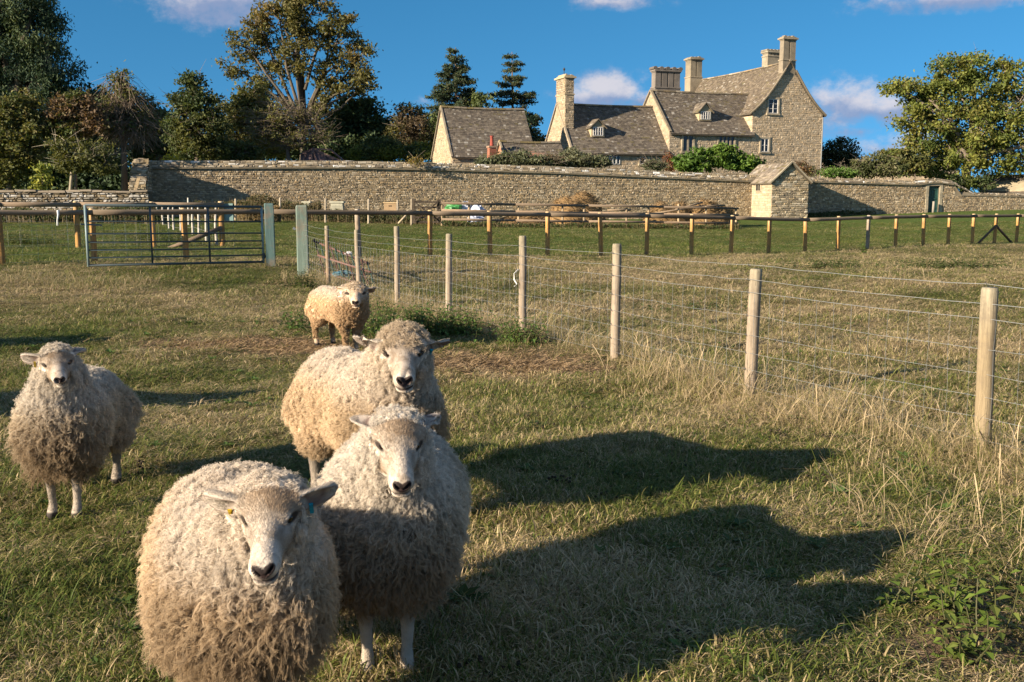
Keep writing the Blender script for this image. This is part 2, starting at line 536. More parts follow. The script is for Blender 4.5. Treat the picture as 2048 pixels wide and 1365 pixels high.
zc = np.stack([zone_green(GX, GY), zone_bare(GX, GY), np.clip(dryness(GX, GY), 0, 1)], -1).reshape(-1, 3)
m, t, b = new_mat('meadow soil and turf')
at = nd(t, 'ShaderNodeAttribute', attribute_name='col')
sp = nd(t, 'ShaderNodeSeparateColor'); t.links.new(at.outputs['Color'], sp.inputs[0])
tcn = nd(t, 'ShaderNodeTexCoord')
def gn(scale, det=6., ro=.7, st=None):
    n = nd(t, 'ShaderNodeTexNoise', i_Scale=scale, i_Detail=det, i_Roughness=ro)
    if st:
        mp = nd(t, 'ShaderNodeMapping'); mp.inputs['Scale'].default_value = st
        t.links.new(tcn.outputs['Object'], mp.inputs[0]); t.links.new(mp.outputs[0], n.inputs['Vector'])
    else:
        t.links.new(tcn.outputs['Object'], n.inputs['Vector'])
    return n.outputs['Fac']
n1 = gn(9.0); n2 = gn(.9, 4.); n3 = gn(3.2, 6., .75, (1, 2.2, 1)); n4 = gn(34., 4., .7)
dryf = mth(t, 'ADD', sp.outputs[2], mth(t, 'MULTIPLY', mth(t, 'SUBTRACT', n3, .5), 1.1))
dryf = mth(t, 'ADD', dryf, mth(t, 'MULTIPLY', mth(t, 'SUBTRACT', n4, .5), 1.3), clamp=True)
c = mixc(t, dryf, (.060, .072, .018), (.20, .155, .075))
c = mixc(t, mth(t, 'MULTIPLY', mth(t, 'SUBTRACT', n1, .52), 2.6, clamp=True), c, (.035, .030, .017))
gcol = mixc(t, mth(t, 'MULTIPLY', mth(t, 'SUBTRACT', n3, .42), 2.2, clamp=True), (.075, .115, .022), (.155, .175, .05))
gcol = mixc(t, mth(t, 'MULTIPLY', mth(t, 'SUBTRACT', n2, .56), 2.6, clamp=True), gcol, (.13, .115, .05))
c = mixc(t, sp.outputs[0], c, gcol)
soil = mixc(t, n4, (.085, .055, .034), (.26, .18, .105))
c = mixc(t, sp.outputs[1], c, soil)
t.links.new(c, b.inputs['Base Color'])
b.inputs['Roughness'].default_value = .95
b.inputs['Specular IOR Level'].default_value = .08
bp = nd(t, 'ShaderNodeBump', i_Strength=.9, i_Distance=.05)
t.links.new(mth(t, 'ADD', n1, mth(t, 'MULTIPLY', n4, .6)), bp.inputs['Height'])
t.links.new(bp.outputs[0], b.inputs['Normal'])
M_GROUND = m
me = make_mesh('ground', np.stack([GX, GY, GZ], -1).reshape(-1, 3), [q], M_GROUND, zc, True)
tag(link('ground', me), kind='structure')
# ------------------------------------------------------------------ stone, slate and window builders
PAL_WALL = np.array([(.36, .29, .19), (.30, .245, .165), (.42, .345, .235), (.25, .205, .145), (.34, .26, .155), (.46, .40, .30), (.22, .18, .13), (.38, .32, .23)])
PAL_HOUSE = np.array([(.40, .315, .215), (.375, .295, .20), (.425, .345, .24), (.355, .28, .19), (.395, .30, .19), (.375, .305, .22)])
PAL_WHITE = np.array([(.52, .49, .43), (.45, .42, .36), (.30, .25, .18), (.24, .20, .14), (.58, .55, .50), (.33, .27, .18), (.27, .21, .13)])
PAL_SLATE = np.array([(.175, .145, .11), (.145, .12, .092), (.175, .145, .11), (.13, .108, .084), (.155, .128, .097), (.20, .17, .13), (.125, .105, .085)])
Zv = np.array((0, 0, 1.0))

def pick(pal, n):
    c = pal[rng.integers(0, len(pal), n)]
    return c * rng.uniform(.8, 1.18, (n, 1))

def stones_face(mb, O, U, N, L, zb, zt, inside=None, ch=.12, sl=.21, pal=PAL_WALL, proud=.03, up=None, light_top=0, single=None):
    """courses of separate rough stones on a face. zb(s), zt(s): bottom and top along it. One block is 8 vertices, 5 faces."""
    O = np.asarray(O, float); U = np.asarray(U, float); N = np.asarray(N, float)
    up = Zv if up is None else np.asarray(up, float)
    zmin = min(zb(s) for s in np.linspace(0, L, 40)); zmax = max(zt(s) for s in np.linspace(0, L, 40))
    z = zmin
    while z < zmax:
        h = ch * random.uniform(.65, 1.4)
        s = -random.uniform(0, sl)
        while s < L:
            l = sl * random.choice((.5, .7, .85, 1.0, 1.15, 1.5)) * random.uniform(.8, 1.2)
            a, e = max(s, 0), min(s + l, L)
            s += l
            mid = (a + e) / 2
            if e - a < .04: continue
            lo, hi = max(z, zb(mid)), min(z + h, zt(mid))
            if hi - lo < .025: continue
            if inside is not None and not inside(mid, (lo + hi) / 2, e - a): continue
            g = .012
            p = proud * random.uniform(.35, 1.5)
            j = lambda k: random.uniform(-k, k)
            base = [(a + g, lo + g), (e - g, lo + g), (e - g, hi - g), (a + g, hi - g)]
            i = min(.35 * (hi - lo), .018)
            tl = j(.022); V = [O + U * (q_ + j(.012)) + up * (w_ + j(.010) + tl * (1 if q_ > mid else -1)) for q_, w_ in base]
            fr = [(a + g + i, lo + g + i), (e - g - i, lo + g + i), (e - g - i, hi - g - i), (a + g + i, hi - g - i)]
            V += [O + U * (q_ + j(.03)) + up * (w_ + j(.022)) + N * (p * random.uniform(.6, 1.4)) for q_, w_ in fr]
            cpal = PAL_WHITE if (light_top and random.random() < light_top * max(0.0, 1 - (zt(mid) - hi) / .5)) else pal
            c = pick(cpal, 1)[0] * 1.12
            if single is not None:
                single(np.array(V), c)
            else:
                mb.add(V, STQ, None, c)
        z += h
STQ = [(4, 5, 6, 7), (0, 1, 5, 4), (1, 2, 6, 5), (2, 3, 7, 6), (3, 0, 4, 7)]

def slates(mb, S, la, lb, gauge=.2, wid=.30, pal=PAL_SLATE, thick=.024, moss=.05):
    """S(a,b): a 0..1 along the eave, b 0..1 from eave to ridge; la, lb metres. Slabs overlap upwards."""
    b = 0.0; row = 0
    while b < 1:
        g = gauge * (1.25 - .55 * b) / lb
        a = -random.uniform(0, 1) * wid / la
        while a < 1:
            w = wid * random.uniform(.55, 1.5) * (1.15 - .3 * b) / la
            a0, a1 = max(a, 0.0), min(a + w, 1.0)
            a += w
            if a1 - a0 < .03 / la: continue
            e = .006 / la
            b1 = min(b + g * 1.12, 1.0)
            bb = b + random.uniform(-.05, .03) * g
            p00, p10, p11, p01 = S(a0 + e, bb), S(a1 - e, bb), S(a1 - e, b1), S(a0 + e, b1)
            n = np.cross(p10 - p00, p01 - p00); n = n / (np.linalg.norm(n) + 1e-9)
            if n[2] < 0: n = -n
            t0 = thick * random.uniform(.8, 1.7); t1 = .008
            V = [p00, p10, p11 + n * 0.0, p01, p00 + n * t0, p10 + n * t0 * random.uniform(.8, 1.2), p11 + n * t1, p01 + n * t1]
            r = random.random()
            c = np.array((.34, .31, .26)) * random.uniform(.8, 1.1) if r < .035 else (np.array((.15, .125, .07)) if r < .035 + moss else pick(pal, 1)[0])
            mb.add(V, STQ, None, c)
        b += g
        row += 1

def quadsurf(p00, p10, p11, p01, sag=0.0, flare=0.0):
    p00, p10, p11, p01 = (np.asarray(k, float) for k in (p00, p10, p11, p01))
    def S(a, b):
        p = (p00 * (1 - a) + p10 * a) * (1 - b) + (p01 * (1 - a) + p11 * a) * b
        p = p.copy()
        p[2] -= sag * 4 * a * (1 - a) * (.3 + .7 * b) + flare * math.sin(PI * b) * (1 - b * .6)
        return p
    return S

def surf_grid(mb, S, na, nb, thick, col):
    A = np.linspace(0, 1, na + 1); B = np.linspace(0, 1, nb + 1)
    top = np.array([[S(a, b) for b in B] for a in A])
    V = np.vstack([top.reshape(-1, 3), (top - np.array((0, 0, thick))).reshape(-1, 3)])
    n = (na + 1) * (nb + 1)
    Q = []
    for i in range(na):
        for j in range(nb):
            k = i * (nb + 1) + j
            Q.append((k, k + nb + 1, k + nb + 2, k + 1)); Q.append((n + k, n + k + 1, n + k + nb + 2, n + k + nb + 1))
    for i in range(na):
        for j, s in ((0, 1), (nb, -1)):
            k = i * (nb + 1) + j; Q.append((k, k + nb + 1, n + k + nb + 1, n + k)[::s])
    for j in range(nb):
        for i, s in ((0, -1), (na, 1)):
            k = i * (nb + 1) + j; Q.append((k, k + 1, n + k + 1, n + k)[::s])
    mb.add(V, Q, None, col)

class Frame:
    """local building frame: u along the front, v into depth, z up"""
    def __init__(s, px, Y, phi, z0=None):
        p = P(px, 440, Y); s.O = np.array((p[0], p[1], 0.0))
        s.u = np.array((math.cos(phi), math.sin(phi), 0.0)); s.v = np.array((-math.sin(phi), math.cos(phi), 0.0))
    def w(s, u, v, z): return s.O + s.u * u + s.v * v + Zv * z
    def hit(s, px, py, v=0.0):
        """(u, z) where the sight line of a photo pixel meets the plane v"""
        r = ray(px, py); cp = np.array((0, 0, CAMZ))
        t_ = ((s.O + s.v * v - cp) @ s.v) / (r @ s.v)
        p = cp + r * t_
        return (p - s.O) @ s.u, p[2]
    def hitu(s, px, py, u):
        """(v, z) where the sight line meets the plane at u"""
        r = ray(px, py); cp = np.array((0, 0, CAMZ))
        t_ = ((s.O + s.u * u - cp) @ s.u) / (r @ s.u)
        p = cp + r * t_
        return (p - s.O) @ s.v, p[2]

def fbox(mb, fr, u, v, z, col):
    mb.obox(fr.O, fr.u, fr.v, Zv, u, v, z, col)

def window(fr, parent, u0, u1, z0, z1, v, lights=2, rows=2, surround=.14, white=True, sill=True, mull=.06, name='window', stonecol=(.44, .37, .26)):
    """stone surround standing proud, timber or stone mullions, panes set back. v is the wall face."""
    mb = MB(); s = surround
    if s:
        fbox(mb, fr, (u0 - s, u0), (v - .07, v + .05), (z0 - .02, z1 + s), stonecol)
        fbox(mb, fr, (u1, u1 + s), (v - .07, v + .05), (z0 - .02, z1 + s), stonecol)
        fbox(mb, fr, (u0 + .001, u1 - .001), (v - .068, v + .05), (z1, z1 + s), stonecol)
        if sill: fbox(mb, fr, (u0 - s - .05, u1 + s + .05), (v - .12, v + .05), (z0 - .14, z0 - .021), stonecol)
    else:
        fbox(mb, fr, (u0 - .03, u1 + .03), (v - .02, v + .05), (z1, z1 + .05), stonecol)
    w = mb.build(name, M_ASHLAR, parent)
    wc = (.62, .60, .56) if white else (.36, .30, .22)
    mf = MB()
    fw = .045
    fbox(mf, fr, (u0, u0 + fw), (v - .045, v + .03), (z0, z1), wc)
    fbox(mf, fr, (u1 - fw, u1), (v - .045, v + .03), (z0, z1), wc)
    fbox(mf, fr, (u0 + fw, u1 - fw), (v - .044, v + .03), (z1 - fw, z1), wc)
    fbox(mf, fr, (u0 + fw, u1 - fw), (v - .044, v + .03), (z0, z0 + fw), wc)
    du = (u1 - u0) / lights
    for i in range(1, lights):
        fbox(mf, fr, (u0 + du * i - mull / 2, u0 + du * i + mull / 2), (v - .05, v + .03), (z0 + fw, z1 - fw), wc)
    mf.build('frame', M_PLAIN if white else M_ASHLAR, w)
    dz = (z1 - z0) / rows
    for i in range(lights):
        for j in range(rows):
            mp_ = MB()
            fbox(mp_, fr, (u0 + du * i + .03, u0 + du * (i + 1) - .03), (v - .012 + .004 * ((i + j) % 2), v + .02), (z0 + dz * j + .018, z0 + dz * (j + 1) - .018), (1, 1, 1))
            mp_.build('pane', M_GLASS, w)
    if rows > 1:
        for j in range(1, rows):
            mg = MB()
            for i in range(lights):
                fbox(mg, fr, (u0 + du * i + .031, u0 + du * (i + 1) - .031), (v - .03, v + .025), (z0 + dz * j - .017, z0 + dz * j + .017), wc)
            mg.build('glazing_bar', M_PLAIN, w)
    return w

def chimney(fr, parent, u0, u1, v0, v1, z0, zs, z1, flues=2, crown=False, col=(.33, .27, .19), cap=.10, dark=1.0):
    """z0 base, zs shoulder moulding, z1 top. Shaft split into flues by real grooves."""
    mb = MB(); col = np.array(col) * dark
    fbox(mb, fr, (u0, u1), (v0, v1), (z0, zs), col)
    sh = mb.build('chimney', M_ASHLAR, parent)
    ml = MB()
    fbox(ml, fr, (u0 - .05, u1 + .05), (v0 - .05, v1 + .05), (zs, zs + .10), col * 1.1)
    ml.build('moulding', M_ASHLAR, sh)
    du = (u1 - u0) / flues
    g = .035
    for i in range(flues):
        m1 = MB()
        a, e = u0 + du * i + g + .03, u0 + du * (i + 1) - g + .03 * (i == flues - 1) - .03
        fbox(m1, fr, (u0 + .03 + du * i + (g if i else 0), u0 - .03 + du * (i + 1) - (g if i < flues - 1 else 0)), (v0 + .03, v1 - .03), (zs + .10, z1 - .22), col * random.uniform(.85, 1.1))
        m1.build('flue', M_ASHLAR, sh)
    if flues > 1:
        mk = MB(); fbox(mk, fr, (u0 + .09, u1 - .09), (v0 + .10, v1 - .10), (zs + .10, z1 - .22), col * .8); mk.build('core', M_ASHLAR, sh)
    mc = MB()
    fbox(mc, fr, (u0 - .02, u1 + .02), (v0 - .02, v1 + .02), (z1 - .22, z1 - .13), col)
    fbox(mc, fr, (u0 - cap, u1 + cap), (v0 - cap, v1 + cap), (z1 - .13, z1), col * 1.1)
    if not crown:
        fbox(mc, fr, (u0 + .0, u1 - .0), (v0 + .0, v1 - .0), (z1, z1 + .09), col * .95)
        for k in range(3):
            fbox(mc, fr, (u0 + (u1 - u0) * (.12 + .3 * k), u0 + (u1 - u0) * (.28 + .3 * k)), (v0 + .1, v1 - .1), (z1 + .09, z1 + .09 + random.uniform(.05, .13)), col)
    mc.build('cap', M_ASHLAR, sh)
    if crown:
        n = flues + 1
        for k in range(n):
            cu = u0 + (u1 - u0) * k / flues
            mm = MB(); r = min(.2, .36 * du)
            poly = [fr.w(cu + r * math.cos(a_), v0 - .04, z1 + .002 + r * .55 + r * .8 * math.sin(a_)) for a_ in np.linspace(-.6, PI + .6, 9)]
            mm.ngon_prism(poly, fr.v * (v1 - v0 + .08), col * random.uniform(.6, .95)); mm.build('crown_scallop', M_ASHLAR, sh)
    return sh

# ------------------------------------------------------------------ the manor house beyond the garden wall
PHI = math.radians(20)
HF = Frame(1500, 86, PHI)
house = empty('manor_house', HF.w(0, 3, .6), 'old limestone manor house with tall gabled block, two lower wings and several chimneys', 'house')
GZH = .4
# --- tall gabled block
uL, zeL = HF.hit(1505, 230); uR, zeR = HF.hit(1645, 233)
um = (uL + uR) / 2; DM = HF.hitu(1397, 160, um)[0]; zr = .5 * (HF.hitu(1397, 160, um)[1] + HF.hitu(1561, 133, um)[1])
zeM = 8.75
def main_prof(x):            # x 0 at eave .. 1 at ridge : height share with the flared foot
    return x - .115 * math.sin(PI * x) * (1 - x * .55)
hw = (uR - uL) / 2
prof = [(uL, GZH)] + [(uL + hw * x, zeM + (zr - .12 - zeM) * main_prof(x)) for x in np.linspace(0, 1, 9)]
prof += [(uR - hw * x, zeM + (zr - .12 - zeM) * main_prof(x)) for x in np.linspace(1, 0, 9)[1:]] + [(uR, GZH)]
mb = MB()
n = len(prof)
V = [HF.w(a, 0, z) for a, z in prof] + [HF.w(a, DM, z) for a, z in prof] + [HF.w(um, 0, 5), HF.w(um, DM, 5)]
mb.add(V, [(i, (i + 1) % n, n + (i + 1) % n, n + i) for i in range(n)], [(2 * n, (i + 1) % n, i) for i in range(n)] + [(2 * n + 1, n + i, n + (i + 1) % n) for i in range(n)], (.40, .32, .22))
wall_main = mb.build('wall', M_MORTAR, house)
wa = HF.hit(1536, 227); wb = HF.hit(1556, 199)
wc_ = HF.hit(1521, 304); wd = HF.hit(1537, 278)
WINS = [(wa[0], wb[0], wa[1], wb[1]), (wc_[0], wd[0], wc_[1], wd[1])]
def in_main(s, z, l):
    u = uL + s
    for a, e, c0, c1 in WINS:
        if a - .18 - l * .4 < u < e + .18 + l * .4 and c0 - .18 < z < c1 + .16: return False
    x = min(s, 2 * hw - s) / hw
    return z < zeM + (zr - .2 - zeM) * main_prof(max(x, 0)) - .02 if z > zeM else True
sm = MB()
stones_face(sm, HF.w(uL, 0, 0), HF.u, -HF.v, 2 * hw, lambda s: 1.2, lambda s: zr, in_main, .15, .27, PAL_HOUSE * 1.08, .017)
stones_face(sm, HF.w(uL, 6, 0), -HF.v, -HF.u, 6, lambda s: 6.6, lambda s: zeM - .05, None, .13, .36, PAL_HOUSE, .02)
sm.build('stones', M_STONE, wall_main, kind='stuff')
window(HF, house, *WINS[0], 0, 2, 3)
window(HF, house, *WINS[1], 0, 2, 2)
def Smain(side):
    u0 = uL - .28 if side < 0 else uR + .28
    def S(a, b):
        v = -.14 + (DM + .2) * a
        z = zeM - .18 + (zr - zeM + .18) * main_prof(b) + .03
        if b > .5: z += .12 * (2 * b - 1) * (4 * (a - .5) ** 2 - .6)
        return HF.w(u0 + (um - u0) * b, v, z)
    return S
for side in (-1, 1):
    S = Smain(side)
    mb = MB(); surf_grid(mb, S, 16, 10, .09, (.10, .085, .065))
    rf = mb.build('roof', M_MORTAR, house)
    mb = MB(); slates(mb, S, DM, 6.6, .17, .24, PAL_SLATE * np.array((1.0, .97, .92)))
    mb.build('slates', M_SLATE, rf, kind='stuff')
mb = MB()
for k in range(24):
    a0, a1 = k / 24, (k + .97) / 24
    S = Smain(-1); p, q_ = S(a0, 1), S(a1, 1)
    mb.bar(p + Zv * .06, q_ + Zv * .06, .22, .11, col=pick(PAL_WALL, 1)[0] * .75)
mb.build('ridge_stones', M_STONE, house)
# gable verge: thin projecting slate edge
mb = MB()
for sgn in (-1, 1):
    pts = [Smain(sgn)(0, x) + Zv * .02 - HF.v * .02 for x in np.linspace(0, .86, 9)]
    mb = MB()
    for p, q_ in zip(pts[:-1], pts[1:]): mb.bar(p, q_, .16, .09, col=(.21, .175, .125))
    mb.build('verge', M_SLATE, house)
mb = MB()
dp = HF.hit(1643.5, 240)
mb.tube([HF.w(dp[0] + .04, -.10, z) for z in (.6, 4, zeM - .3)], .055, 8, (.22, .22, .21))
mb.build('drainpipe', M_PLAIN, house, True)
# --- middle wing
uM0, zeS = HF.hit(1339, 265)
WM = 2 * HF.hitu(1302, 181, uM0)[0]; zeC = 7.0; zrC = HF.hit(1400, 186, WM / 2)[1]
def gable_prism(u0, u1, v0, v1, zb, ze, zr_, col, name='wall', top=.0):
    mb = MB(); vm = (v0 + v1) / 2
    pr = [(v0, zb), (v0, ze), (vm, zr_), (v1, ze), (v1, zb)]
    mb.ngon_prism([HF.w(u0, a, z) for a, z in pr], HF.u * (u1 - u0), col)
    return mb
wall_mid = gable_prism(uM0, uL + .02, 0.004, WM, GZH, zeC - .05, zrC - .12, (.40, .32, .22)).build('wall', M_MORTAR, house)
lit_ = []
for (x0, x1, y0, y1) in ((1365.5, 1386, 272, 303), (1437, 1468.5, 273, 303)):
    a, e = HF.hit(x0, y1), HF.hit(x1, y0); lit_.append((a[0], e[0], a[1], e[1]))
def in_mid(s, z, l):
    u = uM0 + s
    for a, e, c0, c1 in lit_:
        if a - .2 - l * .4 < u < e + .2 + l * .4 and c0 - .2 < z < c1 + .3: return False
    return True
sm = MB()
stones_face(sm, HF.w(uM0, .004, 0), HF.u, -HF.v, uL - uM0, lambda s: 1.5, lambda s: zeC - .35, in_mid, .15, .27, PAL_HOUSE * np.array((1.0, 1.02, 1.05)), .017)
def in_mg(s, z, l):
    v = WM - s; x = 1 - abs(v - WM / 2) / (WM / 2)
    return z < zeC + (zrC - .2 - zeC) * x
stones_face(sm, HF.w(uM0, WM, 0), -HF.v, -HF.u, WM, lambda s: 3, lambda s: zrC, in_mg, .14, .30, PAL_HOUSE * .84, .016)  # sun-facing gable: stone colour toned down to offset the direct light
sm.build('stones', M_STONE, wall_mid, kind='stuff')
window(HF, house, *lit_[0], .0, 2, 1, .16, False, mull=.16)
window(HF, house, *lit_[1], .0, 4, 1, .14, False, mull=.15)
def roof_front(u0e, u1e, u0r, u1r, ze, zr_, vm, name, ov=.28, sag=.0, pal=PAL_SLATE, w=.30):
    S = quadsurf(HF.w(u0e, -ov, ze), HF.w(u1e, -ov, ze), HF.w(u1r, vm, zr_), HF.w(u0r, vm, zr_), sag, .10)
    mb = MB(); surf_grid(mb, S, 10, 6, .10, (.10, .085, .065)); r = mb.build('roof', M_MORTAR, house)
    lb = math.hypot(vm + ov, zr_ - ze)
    mb = MB(); slates(mb, S, u1e - u0e, lb, .155, .21, pal); mb.build('slates', M_SLATE, r, kind='stuff')
    Sb = quadsurf(HF.w(u1e, 2 * vm + ov, ze), HF.w(u0e, 2 * vm + ov, ze), HF.w(u0r, vm, zr_), HF.w(u1r, vm, zr_), 0, .1)
    mb = MB(); surf_grid(mb, Sb, 6, 4, .10, (.12, .10, .08)); mb.build('roof', M_SLATE, house)
    mb = MB(); n = max(4, int((u1r - u0r) / .6))
    for k in range(n):
        mb.bar(S(k / n, 1) + Zv * .05, S((k + .96) / n, 1) + Zv * .05, .24, .12, col=pick(PAL_WALL, 1)[0] * .8)
    mb.build('ridge_stones', M_STONE, house)
    return S
S_mid = roof_front(uM0 - .05, uL + .12, uM0 - .05, uL + 1.75, zeC - .22, zrC, WM / 2, 'mid', sag=.05)
mb = MB()      # coping edge on the middle wing's left gable, darkened to offset direct sun
mb.bar(HF.w(uM0 - .02, -.24, zeC - .10), HF.w(uM0 - .02, WM / 2, zrC + .06), .20, .13, col=(.25, .205, .14))
mb.bar(HF.w(uM0 - .02, WM + .24, zeC - .10), HF.w(uM0 - .02, WM / 2, zrC + .06), .20, .13, col=(.25, .205, .14))
mb.build('gable_coping', M_ASHLAR, house)
mb = MB(); fbox(mb, HF, (uM0 + .1, uL - .05), (-.16, .02), (zeC - .36, zeC - .27), (.13, .11, .09)); mb.build('gutter', M_PLAIN, house)
# --- low wing
uW0 = HF.hit(1144, 302)[0]
WW = HF.hitu(1087, 300, uW0)[0]; zeW = HF.hit(1240, 305)[1] + .1; zrW = HF.hit(1230, 212, WW / 2)[1]
wall_low = gable_prism(uW0, uM0 + .02, .006, WW, GZH, zeW - .05, zrW - .12, (.40, .32, .22)).build('wall', M_MORTAR, house)
lw = []
for (x0, x1, y0, y1) in ((1218, 1240, 308, 329), (1279.5, 1290, 314, 328)):
    a, e = HF.hit(x0, y1), HF.hit(x1, y0); lw.append((a[0], e[0], a[1], e[1]))
def in_low(s, z, l):
    u = uW0 + s
    for a, e, c0, c1 in lw:
        if a - .12 - l * .4 < u < e + .12 + l * .4 and c0 - .16 < z < c1 + .1: return False
    return True
sm = MB()
stones_face(sm, HF.w(uW0, .006, 0), HF.u, -HF.v, uM0 - uW0, lambda s: 1.0, lambda s: zeW - .1, in_low, .15, .27, PAL_HOUSE * 1.05, .017)
def in_lg(s, z, l):
    v = WW - s; x = 1 - abs(v - WW / 2) / (WW / 2)
    return z < zeW + (zrW - .2 - zeW) * x
stones_face(sm, HF.w(uW0, WW, 0), -HF.v, -HF.u, WW, lambda s: 1, lambda s: zrW, in_lg, .14, .30, PAL_HOUSE * .84, .018)  # sunlit gable end coloured darker than the front, offsetting the sun
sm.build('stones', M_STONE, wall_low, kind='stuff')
window(HF, house, *lw[0], .0, 3, 1, .0, True, mull=.10)
window(HF, house, *lw[1], .0, 1, 1, .10, True)
S_low = roof_front(uW0 - .06, uM0 - .03, uW0 - .06, uM0 - .03, zeW - .22, zrW, WW / 2, 'low', sag=.06)
for v_ in (-.24, WW + .24):
    mb = MB(); mb.bar(HF.w(uW0 - .04, v_, zeW - .16), HF.w(uW0 - .04, WW / 2, zrW + .04), .16, .10, col=(.34, .28, .20)); mb.build('verge', M_ASHLAR, house)
mb = MB(); fbox(mb, HF, (uW0 + .1, uM0 - .05), (-.14, .02), (zeW - .36, zeW - .28), (.10, .085, .07)); mb.build('gutter', M_PLAIN, house)
# --- dormers
def dormer(x0, x1, yb, yt, ya, S, ze, zr_, vm, ov, rows, lights):
    v = 0.5
    for _ in range(6):
        a, zb_ = HF.hit(x0, yb, v); e, zt_ = HF.hit(x1, yt, v)
        f = (zb_ - ze) / (zr_ - ze) - .02
        v = -ov + f * (vm + ov) - .10
    za = HF.hit((x0 + x1) / 2, ya, v)[1]
    d = empty('dormer', HF.w((a + e) / 2, v, zb_)); d.parent = house; d.location = tuple(HF.w((a + e) / 2, v, zb_) - ORI[house.name])
    ORI[d.name] = HF.w((a + e) / 2, v, zb_)
    dep = (za - zb_) / ((zr_ - ze) / (vm + ov)) + .3
    m_ = (a + e) / 2; wv = e - a
    mb = MB()
    o = .14
    mb.ngon_prism([HF.w(a - o, v, zb_ - .1), HF.w(e + o, v, zb_ - .1), HF.w(e + o, v, zt_ + .05), HF.w(m_, v, za - .05), HF.w(a - o, v, zt_ + .05)], HF.v * dep, (.40, .33, .21))
    mb.build('dormer_wall', M_ASHLAR, d)
    for sg in (-1, 1):
        q0 = HF.w(m_ + sg * (wv / 2 + o + .18), v - .14, zt_ - .06); q1 = HF.w(m_ + sg * (wv / 2 + o + .18), v + dep, zt_ - .06)
        r0, r1 = HF.w(m_, v - .14, za + .06), HF.w(m_, v + dep, za + .06)
        Sd = quadsurf(q0, q1, r1, r0)
        mb = MB(); surf_grid(mb, Sd, 2, 2, .06, (.14, .12, .09)); slates(mb, Sd, dep, 1.0, .2, .3); mb.build('dormer_roof', M_SLATE, d)
    wn = window(HF, d, a, e, zb_, zt_, v - .004, lights, rows, 0, True)
dormer(1401.5, 1420.5, 239, 224, 206.5, S_mid, zeC - .22, zrC, WM / 2, .28, 2, 4)
dormer(1186, 1206, 271.5, 255, 239.5, S_low, zeW - .22, zrW, WW / 2, .28, 2, 4)
# --- chimneys
def ch_px(x0, x1, v, ytop, ysh, ybase, dv, **k):
    a = HF.hit(x0, ytop, v); e = HF.hit(x1, ytop, v)
    return chimney(HF, house, a[0], e[0], v, v + dv, HF.hit(x0, ybase, v)[1], HF.hit(x0, ysh, v)[1], a[1], **k)
ch_px(1568, 1593.5, -.03, 75, 121, 150, .62, flues=2, col=(.28, .235, .17), cap=.12)
ch_px(1536, 1564, DM * .42, 102, 113, 150, .9, flues=4, crown=True, col=(.31, .265, .19), cap=.10)
ch_px(1382, 1405.5, DM - .8, 116, 155, 185, 1.1, flues=2, col=(.28, .235, .165), cap=.12)
ch_px(1311, 1361.5, WM / 2 + .05, 139, 176, 190, .75, flues=4, crown=True, col=(.19, .165, .14), cap=.08)
vE0 = HF.hitu(1130.5, 200, uW0 - .03)[0]; vE1 = HF.hitu(1112.5, 200, uW0 - .03)[0]
uE1 = HF.hit(1148, 200, vE0)[0]
ce = chimney(HF, house, uW0 - .035, uE1, vE0, vE1, zeW + 1.2, HF.hit(1140, 190, vE0)[1], HF.hit(1140, 153, vE0)[1], flues=1, col=(.38, .31, .20), cap=.14)
sm = MB()
zE0, zE1 = zeW + 1.2, HF.hit(1140, 156, vE0)[1]
for (O_, U_, N_, L_) in ((HF.w(uW0 - .035, vE0, 0), HF.u, -HF.v, uE1 - uW0 + .035), (HF.w(uW0 - .035, vE1, 0), -HF.v, -HF.u, vE1 - vE0)):
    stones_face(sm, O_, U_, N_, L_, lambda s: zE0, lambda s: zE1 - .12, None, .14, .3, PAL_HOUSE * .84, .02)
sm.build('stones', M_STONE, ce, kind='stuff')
mb = MB(); p = HF.w(uW0 + .25, (vE0 + vE1) / 2, zE1 + .15)
mb.tube([p, p + Zv * .55], .03, 6, (.05, .05, .05)); mb.tube([p + Zv * .50, p + Zv * .62, p + Zv * .74], [.05, .10, .03], 8, (.05, .05, .05))
mb.build('finial', M_PLAIN, house)

